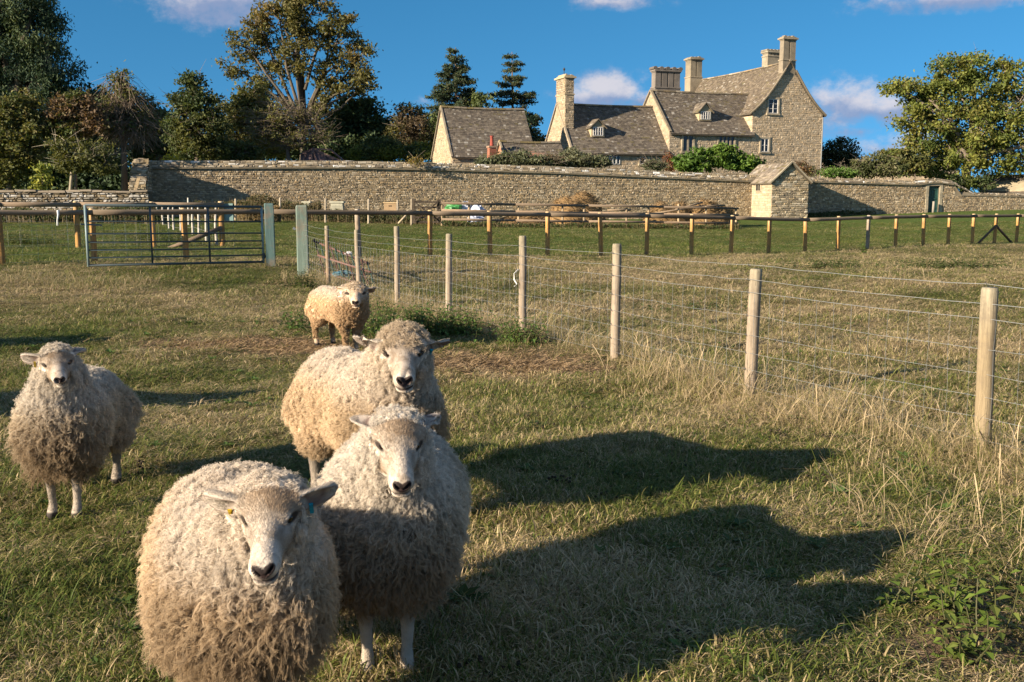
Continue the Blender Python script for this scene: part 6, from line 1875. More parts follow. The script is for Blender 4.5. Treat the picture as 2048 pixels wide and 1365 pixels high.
    nos = ell((h[0] - .2545, ha[1] - .0185, h[2] + .0365 + (ha[1] - .0185) * -.95), (0, 0, 0), (.016, .0125, .0052))
    g = smax(g, -nos, .003)
    phil = rcone(ha, (.262, 0, -.040), (.258, 0, -.062), .0032, .0028)
    g = smax(g, -phil, .004)
    mline = -.0700 + .012 * np.clip((.25 - h[0]) / .09, 0, 1.3) ** 2 * .6 - .006 * np.clip((h[0] - .20) / .05, 0, 1)
    mouth = smax(np.abs(h[2] - mline) - .0032, .180 - h[0], .004)
    g = smax(g, -smax(mouth, -g - .006, .001), .003)
    # ears
    einn = np.full(h[0].shape, 1.0, f4)
    emat = []
    for sgn, (back, lift, twist) in zip((1, -1), ears):
        ed = np.array((-math.sin(back), sgn * math.cos(back) * math.cos(lift), math.sin(lift))); ed /= np.linalg.norm(ed)
        en = np.array((1.0, 0, 0)) - ed * ed[0]; en /= np.linalg.norm(en); ew = np.cross(ed, en)
        if ew[2] < 0: ew = -ew
        en, ew = en * math.cos(twist) + ew * math.sin(twist), ew * math.cos(twist) - en * math.sin(twist)
        e0 = np.array((.006, sgn * .050, .000))
        emat.append((e0, ed, en, ew))
        q = ((h[0] - e0[0]) / ES, (h[1] - e0[1]) / ES, (h[2] - e0[2]) / ES)
        a = q[0] * ed[0] + q[1] * ed[1] + q[2] * ed[2]; n_ = q[0] * en[0] + q[1] * en[1] + q[2] * en[2]; v_ = q[0] * ew[0] + q[1] * ew[1] + q[2] * ew[2]
        n_ = n_ + .9 * np.clip(a - .03, 0, 1) ** 2 * 4 - .02 * 0
        lp = (a, v_, n_)
        eo = ell(lp, (.066, 0, 0), (.066, .0325, .0135))
        root = rcone(lp, (.0, 0, 0), (.04, 0, 0), .017, .017)
        ci = ell(lp, (.074, 0, .0105), (.058, .0255, .0115))
        e_ = smax(smin(eo, root, .018), -ci, .004) * ES
        einn = np.minimum(einn, np.where(np.abs(ci) < .006, ci * 0 - 1, 1))
        g = smin(g, e_, .012)
    g = g * k_
    db = d[sl]
    d[sl] = smin(db, g, .022)
    V, Q = surface_nets(d, xs, ys, zs)
    del d, X, Y, Z, p
    # relax once, more gently at the head
    E = np.vstack([Q[:, [0, 1]], Q[:, [1, 2]], Q[:, [2, 3]], Q[:, [3, 0]]])
    for it in range(3):
        s_ = np.zeros_like(V); c_ = np.zeros(len(V))
        for a, b_ in ((0, 1), (1, 0)):
            np.add.at(s_, E[:, a], V[E[:, b_]]); np.add.at(c_, E[:, a], 1)
        nearh = np.linalg.norm(V - hcn, axis=1) < .24 * k_
        amt = np.where(nearh, .30 if it == 0 else .0, .6)[:, None]
        V = V * (1 - amt) + s_ / np.maximum(c_, 1)[:, None] * amt
    # uneven fleece: soft bulges, and partings that run down the sides
    hl0 = np.stack(head_local(V[:, 0], V[:, 1], V[:, 2]), -1)
    Nn = np.zeros_like(V)
    fnq = np.cross(V[Q[:, 2]] - V[Q[:, 0]], V[Q[:, 3]] - V[Q[:, 1]])
    for i in range(4): np.add.at(Nn, Q[:, i], fnq)
    Nn /= np.linalg.norm(Nn, axis=1)[:, None] + 1e-12
    if V[:, 2].max() > 0 and (Nn * (V - V.mean(0))).sum() < 0: Nn = -Nn
    bul = (n3(V, 4.5, seed + 4) - .5) * .050
    fold = -np.clip(.10 - np.abs(fnoise(V[:, 0] * 7 + V[:, 1] * 5 + seed, V[:, 2] * 1.6, 1.0) - .5), 0, 1) * .16
    awt = np.clip((V[:, 2] - .30) / .08, 0, 1) * np.clip((np.linalg.norm((hl0 - np.array((.07, 0, -.03))), axis=1) - .13) / .06, 0, 1)
    V = V + Nn * ((bul + fold) * awt)[:, None]
    # where is what
    hl = np.stack(head_local(V[:, 0], V[:, 1], V[:, 2]), -1)
    ay = np.abs(hl[:, 1])
    def ear_test(hl):
        out = np.zeros(len(hl)); inn = np.zeros(len(hl))
        for e0, ed, en, ew in emat:
            q = (hl - e0) / ES; a = q @ ed; v_ = q @ ew; n_ = q @ en + .9 * np.clip(a - .03, 0, 1) ** 2 * 4
            m = (a > .034) & (a < .14) & (np.abs(v_) < .040) & (np.abs(n_) < .020)
            out = np.maximum(out, m)
            ci = ell((a, v_, n_), (.074, 0, .0105), (.058, .0255, .0115))
            inn = np.maximum(inn, m * np.clip(1.0 - np.abs(ci) / .004, 0, 1) * (n_ > -.008))
        return out, inn
    def head_w(hl):
        """1 on the bare face, 0 on wool"""
        x, y, z = hl[:, 0], np.abs(hl[:, 1]), hl[:, 2]
        edge = -.006 - topknot * .0 + np.clip(-z - .04, 0, 1) * .62 + (np.clip(z + .03, 0, 1) * topknot * 1.1)
        f = np.clip((x - edge) / .012, 0, 1)
        f = f * (1 - np.clip((y - (.066 - .018 * topknot)) / .010, 0, 1) * np.clip((-z - .028) / .012, 0, 1) * np.clip((.17 - x) / .04, 0, 1))
        f = f * (y < .10) * (x < .30) * (z > -.125) * (z < .10) * np.clip((.118 + (x - .10) * .0 + z) / .012, 0, 1)
        return f
    er, ei = ear_test(hl)
    fw = np.maximum(head_w(hl), er)
    lw = np.clip((legw - V[:, 2]) / .025, 0, 1) * (np.hypot((np.abs(V[:, 1]) - .09) * .7, 0) < .09)
    def wool_col(Vl, hl):
        nzv = n3(Vl, 3.0, seed)
        c = np.array(wool) * (1 + (nzv[:, None] - .5) * .5)
        dirtf = np.clip((Vl[:, 0] - .20) / .25, 0, 1) * np.clip((.70 - Vl[:, 2]) / .22, 0, 1) * .85 + np.clip((.40 - Vl[:, 2]) / .14, 0, 1) * .7 + np.clip((nzv - .58) * 4, 0, .5) * .5
        dirtf = np.clip(dirtf, 0, .9)[:, None]
        c = c * (1 - dirtf) + np.array(dirt) * dirtf
        bl = np.clip((Vl[:, 2] - .60) / .1, 0, 1)[:, None] * .60           # paler along the back
        return c * (1 - bl) + np.array((.70, .645, .57)) * bl
    def face_col(hl):
        x, y, z = hl[:, 0], np.abs(hl[:, 1]), hl[:, 2]
        bridge = np.clip(1.2 - y / .035, 0, 1) * np.clip((x - .08) / .05, 0, 1)
        wf_ = np.clip(bridge + np.clip((x - .165) / .04, 0, 1) + np.clip(1.35 - np.hypot((x - .072) / .034, (z + .018) / .024), 0, 1) * (y > .035) * .75, 0, 1)[:, None]
        c = (np.array(white) * .72 + np.array(tan) * .28) * (1 - wf_) + np.array(white) * 1.22 * wf_
        nzv = fnoise(hl[:, 0] * 10 + seed, hl[:, 1] * 10 + hl[:, 2] * 8, 2.5)
        tn = np.clip(1.25 - (x - .004) / .060, 0, 1) * np.clip((z + .040) / .03, 0, 1) * np.clip(1.7 - y / .055, 0, 1) + np.clip((y - .030) / .03, 0, 1) * np.clip((-z - .040) / .03, 0, 1) * np.clip((.175 - x) / .05, 0, 1) * .55 + np.clip((nzv - .48) * 4, 0, .6) + np.clip((-z - .085) / .02, 0, .6)
        tn = np.clip(tn, 0, 1)[:, None]; c = c * (1 - tn * .70) + np.array(tan) * tn * .70
        fr_ = np.clip((vnoise(hl[:, 0] * 150 + seed, hl[:, 1] * 150 + hl[:, 2] * 110, 1.0) - .70) * 5, 0, 1)[:, None] * .35
        c = c * (1 - fr_) + np.array((.13, .085, .055)) * fr_
        ts = np.clip(1 - np.abs(y - .052 + (x - .09) * .25) / .010, 0, 1) * np.clip((x - .085) / .02, 0, 1) * np.clip((.15 - x) / .03, 0, 1)
        c = c * (1 - .35 * ts[:, None]) + np.array((.16, .10, .06)) * .35 * ts[:, None]
        # nose pad, nostrils, lips, eye rims
        ns = ell((x, y, z - y * .45), (.251, .0105, -.0435), (.024, .0235, .0185)); k = np.clip(-ns / .0025 + 1.0, 0, 1)[:, None] * .98 * mask_black
        c = c * (1 - k) + np.array((.028, .019, .018)) * k
        no = ell((x - .2545, y - .0185, z + .0365 - (y - .0185) * .95), (0, 0, 0), (.0185, .0155, .0072)); k = np.clip(-no / .002 + .6, 0, 1)[:, None]
        c = c * (1 - k) + np.array((.012, .008, .008)) * k
        ph = np.clip(1 - y / .006, 0, 1) * (x > .24) * (z < -.035) * (z > -.068); c = c * (1 - .75 * ph[:, None]) + np.array((.05, .03, .03)) * .75 * ph[:, None]
        ml = -.0700 + .012 * np.clip((.25 - x) / .09, 0, 1.3) ** 2 * .6 - .006 * np.clip((x - .20) / .05, 0, 1)
        k = np.clip(1.9 - np.abs(z - ml) / .0046, 0, 1) * np.clip((x - .188) / .015, 0, 1); c = c * (1 - .9 * k[:, None]) + np.array((.035, .022, .02)) * .9 * k[:, None]
        k = np.clip(1.4 - np.abs(z + .058) / .012, 0, 1) * np.clip((x - .235) / .012, 0, 1) * np.clip(1.5 - y / .024, 0, 1) * mask_black; c = c * (1 - .80 * k[:, None]) + np.array((.10, .06, .055)) * .6 * k[:, None]
        rim = np.sqrt(((x - .064) / .023) ** 2 + ((z + .012) / .0115) ** 2); k = np.clip((1.45 - rim) * 2.2, 0, 1) * np.clip((y - .045) / .006, 0, 1); c = c * (1 - .96 * k[:, None]) + np.array((.022, .015, .011)) * .96 * k[:, None]
        k = np.clip(1 - np.hypot((x - .092) / .02, (z + .030) / .008), 0, 1) * (y > .03); c = c * (1 - .4 * k[:, None]) + np.array((.2, .13, .08)) * .4 * k[:, None]
        return c
    col = wool_col(V, hl)
    fc = face_col(hl)
    col = col * (1 - fw[:, None]) + fc * fw[:, None]
    col = np.where(er[:, None] > 0, np.array(white) * .92 * (1 - .85 * ei[:, None]) + np.array((.12, .066, .052)) * .85 * ei[:, None], col)
    legc = np.array(white) * (.80 + .9 * (n3(V, 11, seed + 3)[:, None] - .5)) * np.array((1, .97, .92)) * (1 - .45 * np.clip((V[:, 2:3] - .17) / .06, 0, 1)); hoof = np.clip((.036 - V[:, 2]) / .006, 0, 1)[:, None]
    legc = legc * (1 - hoof) + np.array((.05, .042, .036)) * hoof
    isleg = (V[:, 2] < legw)
    col = np.where(isleg[:, None], col * (1 - lw[:, None]) + legc * lw[:, None], col)
    Vw = tow(V)
    root = empty('sheep', pos, label, 'sheep', 'sheep standing in the meadow')
    me = make_mesh('body', Vw - pos, [Q], M_SKIN, col, True)
    body = link('body', me, root)
    # eyes
    for sgn in (1, -1):
        e = np.array((eye[0] + .001, sgn * (eye[1] - .0035), eye[2])) * k_ * AN
        el = hp + e[0] * HR[0] + e[1] * HR[1] + e[2] * HR[2]
        mb = MB(); r = .0168 * k_
        th = np.linspace(0, PI, 9); ph = np.linspace(0, 2 * PI, 13)[:-1]
        S_ = np.array([(math.sin(a) * math.cos(b_), math.sin(a) * math.sin(b_), math.cos(a)) for a in th for b_ in ph]) * r
        mb.add(tow(el + S_), [(i * 12 + j, i * 12 + (j + 1) % 12, (i + 1) * 12 + (j + 1) % 12, (i + 1) * 12 + j) for i in range(8) for j in range(12)]); mb.build('eye', M_EYE, root, True)
    for sgn, tg, (e0, ed, en, ew) in zip((1, -1), tags, emat):
        if tg is None: continue
        q = (e0 + ES * (ed * .060 - ew * .020 + en * .008)) * k_ * AN
        U_ = HR.T @ ed; W_ = HR.T @ ew; N_ = HR.T @ en
        c_ = hp + HR.T @ q
        mb = MB(); mb.obox(c_, U_, W_, N_, (-.0065 * k_, .0065 * k_), (-.026 * k_, .016 * k_), (-.002, .0025), tg); mb.obox(c_, U_, W_, N_, (-.004 * k_, .004 * k_), (.002 * k_, .012 * k_), (.0026, .006), np.array(tg) * .8)
        V2, fs, c2 = mb.arrays(); link('ear_tag', make_mesh('ear_tag', tow(V2) - pos, fs, M_PLAIN, c2), root)['label'] = 'small plastic ear tag'
    # fleece -----------------------------------------------------------
    A, B_, Cc, D_ = (V[Q[:, i]] for i in range(4))
    fn = np.cross(Cc - A, D_ - B_); ar = np.linalg.norm(fn, axis=1) * .5; fn /= (2 * ar[:, None] + 1e-12)
    def sample(n, wgt):
        w2 = ar * wgt; w2 = w2 / w2.sum()
        f = r_.choice(len(Q), n, p=w2); u, v_ = r_.random((2, n, 1))
        pt = (A[f] * (1 - u) + B_[f] * u) * (1 - v_) + (D_[f] * (1 - u) + Cc[f] * u) * v_
        return pt, fn[f]
    # smooth vertex normals over the coarse body are close to face normals here
    fwq = fw[Q].mean(1); zq = V[Q][:, :, 2].mean(1); lq = lw[Q].mean(1) * (zq < legw)
    wmask = np.clip(1 - fwq * 1.2, 0, 1) * (1 - lq) * (zq > .06) * (er[Q].max(1) < .5)
    wmask = np.where(zq < legw - .04, 0, wmask)
    per = 6
    nl = strands // per
    pt, nn = sample(nl, wmask)
    # scatter of lock directions, hanging under gravity and swept back
    g_ = np.array((0, 0, -1.0)); 
    side = np.clip(1 - np.abs(nn[:, 2:3]), 0, 1)
    part = np.stack([np.zeros(nl), np.sign(pt[:, 1]) * np.clip(nn[:, 2], 0, 1) * .35, np.zeros(nl)], -1)
    sway = np.stack([n3(pt, 5, seed) - .5, n3(pt + 3, 5, seed + 1) - .5, n3(pt + 7, 5, seed + 2) - .5], -1) * 1.1
    dirv_ = nn + g_ * (.85 * side) + part + np.array((-.25, 0, 0)) + sway + r_.normal(0, .22, (nl, 3)); dirv_ /= np.linalg.norm(dirv_, axis=1)[:, None]
    hlp = np.stack(head_local(pt[:, 0], pt[:, 1], pt[:, 2]), -1)
    nh = np.exp(-np.maximum(np.linalg.norm(hlp - np.array((.0, 0, 0)), axis=1) - .06, 0) / .05)
    L = lock * r_.uniform(.65, 1.35, nl) * (1 - .30 * np.clip((pt[:, 2] - .58) / .12, 0, 1) * np.clip((.22 - pt[:, 0]) / .1, 0, 1)) * (1 - .90 * nh * (1 - topknot * .85)) * (1 + 1.0 * np.clip((pt[:, 0] - .2) / .2, 0, 1) * np.clip((.70 - pt[:, 2]) / .2, 0, 1))
    L = np.where(pt[:, 2] < .30, L * 1.1, L)
    m_ = 7
    t_ = np.linspace(0, 1, m_)
    # neighbouring locks lean together into tufts
    cell = lock * .72
    key = np.floor(pt / cell + r_.normal(0, .13, (nl, 3))).astype(np.int64)
    _, inv = np.unique(key @ np.array((1, 4099, 4099 * 4099)), return_inverse=True)
    inv = inv.ravel()
    cnt_ = np.bincount(inv).astype(float)
    cen_ = np.stack([np.bincount(inv, pt[:, i]) / cnt_ for i in range(3)], -1)[inv]
    tone_ = r_.uniform(.88, 1.10, len(cnt_))[inv][:, None]
    lenj = r_.uniform(.75, 1.3, len(cnt_))[inv]
    dirj = r_.normal(0, .16, (len(cnt_), 3))[inv]
    dirv_ = dirv_ + dirj; dirv_ /= np.linalg.norm(dirv_, axis=1)[:, None]
    L = L * lenj
    lean_ = (cen_ - pt) * .55
    e1 = np.cross(dirv_, r_.normal(0, 1, (nl, 3))); e1 /= np.linalg.norm(e1, axis=1)[:, None]; e2 = np.cross(dirv_, e1)
    cu = curl * r_.uniform(.5, 1.5, nl) * (1 + .9 * np.clip((pt[:, 0] - .24) / .12, 0, 1) * np.clip((.74 - pt[:, 2]) / .12, 0, 1)); fq = r_.uniform(1.0, 2.2, nl); ph = r_.uniform(0, 2 * PI, nl)
    ang = ph[:, None] + 2 * PI * fq[:, None] * t_[None]
    amp = cu[:, None] * (t_[None] ** .8)
    axis_ = pt[:, None, :] - nn[:, None, :] * .004 + dirv_[:, None, :] * (L[:, None] * t_[None])[..., None] + g_ * (L[:, None] * .32 * t_[None] ** 2 * side)[..., None]
    axis_ = axis_ + lean_[:, None, :] * t_[None, :, None]
    axis_ = axis_ + e1[:, None, :] * (amp * np.cos(ang))[..., None] + e2[:, None, :] * (amp * np.sin(ang))[..., None]
    spread = r_.normal(0, 1, (nl, per, 2)) * (.0062 * (strands / 100000) ** -.5)
    chest = np.clip((pt[:, 0] - .24) / .12, 0, 1) * np.clip((.74 - pt[:, 2]) / .12, 0, 1)
    conv = 1 - (.45 + .30 * chest[:, None]) * t_[None]
    so = e1[:, None, None, :] * (spread[..., 0][:, :, None] * conv[:, None, :])[..., None] + e2[:, None, None, :] * (spread[..., 1][:, :, None] * conv[:, None, :])[..., None]
    wob = r_.normal(0, .0026, (nl, per, m_, 3)) * t_[None, None, :, None]
    S_ = (axis_[:, None] + so + wob).reshape(-1, m_, 3)
    lc = wool_col(pt, hlp) * r_.uniform(.86, 1.12, (nl, 1)) * tone_
    if topknot:
        tk = np.clip(nh * 1.6, 0, 1)[:, None] * topknot * .6; lc = lc * (1 - tk) + np.array((.40, .29, .165)) * tk
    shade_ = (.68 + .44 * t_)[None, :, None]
    fleck = (r_.random(len(cnt_)) < .006)[inv] & (r_.random(nl) < .5)
    lc = np.where(fleck[:, None], np.array((.05, .035, .02)), lc)
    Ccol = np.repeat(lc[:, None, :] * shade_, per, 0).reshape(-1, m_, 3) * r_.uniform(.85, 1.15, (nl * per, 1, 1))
    rad = np.broadcast_to(hair_r * scale * (1.1 - .7 * t_)[None], (nl * per, m_)) * r_.uniform(.7, 1.3, (nl * per, 1)) * (100000 / strands) ** .4
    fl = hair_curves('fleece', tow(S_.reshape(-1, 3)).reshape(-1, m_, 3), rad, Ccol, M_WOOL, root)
    fl['kind'] = 'stuff'
    # short face and leg hair
    if fur:
        fm = np.maximum(fwq, lq * .6) * (zq > .045)
        q_h = hl[Q].mean(1)
        nose = (ell((q_h[:, 0], np.abs(q_h[:, 1]), q_h[:, 2]), (.252, .0165, -.040), (.026, .030, .024)) < 0) & (fwq > .3)
        fm = np.where(nose, 0, fm)
        fm = np.where((np.sqrt(((q_h[:, 0] - .064) / .020) ** 2 + ((q_h[:, 2] + .012) / .0125) ** 2) < 1.25) & (np.abs(q_h[:, 1]) > .045) & (fwq > .3), 0, fm)
        fm = np.where(ei[Q].max(1) > .3, fm * .12, fm)
        pt, nn = sample(fur, fm)
        hlp = np.stack(head_local(pt[:, 0], pt[:, 1], pt[:, 2]), -1)
        back = -HR[0] * .9 + -HR[2] * .12
        isf = (np.linalg.norm(pt - hcn, axis=1) < .26)[:, None]
        dr = np.where(isf, back, g_) ; dr = dr - nn * (dr * nn).sum(1)[:, None] * .9
        dr = dr + nn * .13 + r_.normal(0, .14, (fur, 3)); dr /= np.linalg.norm(dr, axis=1)[:, None]
        L = r_.uniform(.005, .009, fur)[:, None] * k_ * np.clip(1.25 - hlp[:, 0:1] * 3.2, .5, 1.5)
        t_ = np.linspace(0, 1, 3)
        S_ = pt[:, None] + dr[:, None] * (L * t_[None])[..., None] + nn[:, None] * .0004
        er2, ei2 = ear_test(hlp)
        c_ = face_col(hlp); c_ = np.where(er2[:, None] > 0, np.array(white) * .92 * (1 - .8 * ei2[:, None]) + np.array((.12, .066, .052)) * .8 * ei2[:, None], c_)
        lg = (pt[:, 2] < legw) & (~isf[:, 0]); c_ = np.where(lg[:, None], np.array(white) * (.78 + .9 * (n3(pt, 11, seed + 3)[:, None] - .5)) * (1 - .45 * np.clip((pt[:, 2:3] - .17) / .06, 0, 1)), c_)
        c_ = c_ * r_.uniform(.78, 1.18, (fur, 1))
        rad = np.broadcast_to((.00036 * scale * (1.1 - .8 * t_))[None], (fur, 3))
        hair_curves('face_hair', tow(S_.reshape(-1, 3)).reshape(-1, 3, 3), rad, np.repeat(c_[:, None], 3, 1), M_WOOL, root)['kind'] = 'stuff'
    return root
def bearing(dx, dy): return math.atan2(dy, dx)
def sh_pos(x, y): return np.array((x, y, float(gz(x, y))))
def fdir(az_dx, az_dy, pitch):
    n = math.hypot(az_dx, az_dy); return (az_dx / n * math.cos(pitch), az_dy / n * math.cos(pitch), -math.sin(pitch))
SHEEP = []
Rd = math.radians
SQ = globals().get('SHEEP_Q', 1.0)
ONLY = globals().get('SHEEP_ONLY', None)
FLOCK = [
 dict(label='round woolly sheep nearest the camera, face tilted up, yellow tag in one ear', pos=sh_pos(-.845, 2.96), heading=bearing(.30, -.95), hs=.86, head_at=P(540, 1005, 2.44), face_dir=fdir(.12, -1, Rd(25)), roll=Rd(3), scale=.93, seed=101, strands=210000, lock=.034,
      ears=((.10, -.02, -.05), (.12, -.04, -.10)), tags=((.02, .26, .34), (.42, .28, .02)), wool=(.70, .53, .345), width=.98, squint=.1, mask_black=1.0, curl=.0065),
 dict(label='big sheep with dirty shaded chest and half closed eyes, standing right of the nearest one', pos=sh_pos(-.44, 3.47), heading=bearing(.06, -1), hs=.87, head_at=P(797, 864, 3.02), face_dir=fdir(.17, -1, Rd(28)), roll=Rd(-2), scale=.95, seed=102, strands=190000, lock=.032,
      ears=((.80, .18, 1.5), (.75, .16, 1.5)), wool=(.69, .575, .425), dirt=(.22, .15, .085), width=.95, mask_black=1.0, squint=1.0, curl=.006, legw=.30),
 dict(label='curly fringed sheep standing behind the others with dark ears stuck out', pos=sh_pos(-.74, 4.92), heading=bearing(.50, -.82), hs=.98, head_at=P(806, 688, 4.40), face_dir=fdir(.13, -1, Rd(20)), roll=0, scale=1.06, seed=103, strands=160000, lock=.026,
      ears=((.05, -.20, -.55), (.05, -.03, -.55)), tags=((.02, .36, .50), None), topknot=1.0, wool=(.72, .55, .36), curl=.007, width=.80),
 dict(label='smiling sheep at the left edge standing apart on white legs', pos=sh_pos(-2.30, 5.14), heading=bearing(.14, -1), hs=.86, head_at=P(113, 716, 4.78), face_dir=fdir(.50, -1, Rd(16)), roll=Rd(4), scale=.89, seed=104, strands=140000, lock=.036,
      ears=((.8, .18, 1.3), (.15, .04, -.15)), tags=(None, (.38, .28, .04)), topknot=.25, wool=(.69, .57, .41), squint=1.0, mask_black=1.0, legdx=(.03, 0, 0, 0), width=.74, curl=.0065),
 dict(label='small ginger fleeced young sheep by the nettles near the wire fence', pos=sh_pos(-1.86, 10.6), heading=bearing(.62, -.78), hs=1.28, head_at=P(712, 580, 10.32), face_dir=fdir(.12, -1, Rd(14)), roll=0, scale=.87, seed=105, strands=60000, lock=.016,
      ears=((.25, -.22, -.5), (.25, -.12, -.5)), tags=(None, (.3, .22, .04)), topknot=1.0, wool=(.72, .52, .32), dirt=(.50, .34, .19), white=(.56, .43, .31), fine=.006, coarse=.016, curl=.006, fur=5000, legw=.10, width=.76, hair_r=.0012),
]
for k_i, kw in enumerate(FLOCK):
    if ONLY is not None and k_i not in ONLY: continue
    kw['strands'] = int(kw['strands'] * SQ)
    sheep(**kw)

def copy_tree(o, parent=None):
    c = o.copy(); C.objects.link(c)
    if parent is not None: c.parent = parent
    for ch_ in list(o.children): copy_tree(ch_, c)
    return c
if ONLY is None:
    # two more of the flock stand beyond the left edge; the photograph shows only their shadows on the grass
    src = [o for o in bpy.data.objects if o.name.startswith('sheep') and o.get('category') == 'sheep']
    for sx, sy, rz, k_, lab in ((-5.05, 6.75, .5, 2, 'sheep standing just beyond the left edge, its shadow falling behind the smiling sheep'), (-6.6, 10.15, -.6, 3, 'sheep farther off beyond the left edge, its shadow lying across the turf')):
        c_ = copy_tree(src[k_]); c_.location = tuple(sh_pos(sx, sy)); c_.rotation_euler = (0, 0, rz); c_['label'] = lab
# ------------------------------------------------------------------ grass: tufts of real blades set on scattered points
m, t, b = new_mat('grass blades')
at = nd(t, 'ShaderNodeAttribute', attribute_name='col')
ai = nd(t, 'ShaderNodeAttribute', attribute_name='dry', attribute_type='INSTANCER')
sp = nd(t, 'ShaderNodeSeparateColor'); t.links.new(at.outputs['Color'], sp.inputs[0])
fac = mth(t, 'ADD', ai.outputs['Fac'], mth(t, 'MULTIPLY', mth(t, 'SUBTRACT', sp.outputs[0], .5), 1.35), clamp=True)
cr = nd(t, 'ShaderNodeValToRGB')
els = cr.color_ramp.elements
els[0].position = 0; els[0].color = (.080, .115, .020, 1)
els[1].position = 1; els[1].color = (.52, .40, .235, 1)
for p_, c_ in ((.26, (.130, .158, .029, 1)), (.46, (.215, .208, .056, 1)), (.64, (.285, .235, .095, 1)), (.84, (.42, .325, .175, 1))):
    e = els.new(p_); e.color = c_
t.links.new(fac, cr.inputs[0])
gcol_ = mixc(t, 1.0, cr.outputs[0], at.outputs['Color'], 'MIX')
br = nd(t, 'ShaderNodeCombineColor')
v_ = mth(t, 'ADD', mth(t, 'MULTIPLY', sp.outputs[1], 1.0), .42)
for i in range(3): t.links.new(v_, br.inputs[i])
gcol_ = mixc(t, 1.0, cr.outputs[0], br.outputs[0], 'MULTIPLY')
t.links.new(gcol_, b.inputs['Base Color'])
b.inputs['Roughness'].default_value = .6
b.inputs['Specular IOR Level'].default_value = .25
tr = nd(t, 'ShaderNodeBsdfTranslucent'); t.links.new(gcol_, tr.inputs['Color'])
mx = nd(t, 'ShaderNodeMixShader', i_Fac=.32); t.links.new(b.outputs[0], mx.inputs[1]); t.links.new(tr.outputs[0], mx.inputs[2])
t.links.new(mx.outputs[0], t.nodes['Material Output'].inputs['Surface'])
M_GRASS = m

def tuft(name, nb, h0, h1, rad, bend, w0, seed, seg=4, lie=.0, seedhead=False):
    r_ = np.random.default_rng(seed)
    Vs, Qs, cs = [], [], []; n = 0
    for k in range(nb):
        a = r_.uniform(0, 2 * PI); rr = rad * math.sqrt(r_.random()); b0_ = np.array((rr * math.cos(a), rr * math.sin(a), -.01))
        h = r_.uniform(h0, h1); az = r_.uniform(0, 2 * PI)
        tilt = abs(r_.normal(0, .35)) + (r_.random() < lie) * r_.uniform(.7, 1.3)
        bd = bend * r_.uniform(.3, 1.6)
        hd = np.array((math.cos(az), math.sin(az), 0)); sd_ = np.array((-math.sin(az + r_.normal(0, .5)), math.cos(az + r_.normal(0, .5)), 0))
        p = b0_.copy(); ang = tilt; pts = [p.copy()]
        for s in range(seg):
            ang += bd / seg * (1 + s * .5)
            p = p + (hd * math.sin(ang) + Zv * math.cos(ang)) * h / seg; p[2] = max(p[2], .004); pts.append(p.copy())
        w = w0 * r_.uniform(.6, 1.4)
        ws = [w * (1 - .25 * i / seg) if i < seg else w * .12 for i in range(seg + 1)]
        if seedhead and r_.random() < .5: ws[-1] = w * .8; ws[-2] = w * 1.45
        V = np.array([q + sd_ * s_ * .5 * x for q, x in zip(pts, ws) for s_ in (-1, 1)])
        Q = [(2 * i, 2 * i + 1, 2 * i + 3, 2 * i + 2) for i in range(seg)]
        Vs.append(V); Qs.append(np.array(Q) + n); n += len(V)
        dr = np.clip(r_.beta(1.6, 1.6) + (.25 if tilt > .9 else 0), 0, 1)
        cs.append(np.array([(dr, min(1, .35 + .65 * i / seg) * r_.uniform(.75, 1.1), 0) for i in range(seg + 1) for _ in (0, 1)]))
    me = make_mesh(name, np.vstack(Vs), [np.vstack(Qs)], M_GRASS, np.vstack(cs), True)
    return bpy.data.objects.new(name, me)

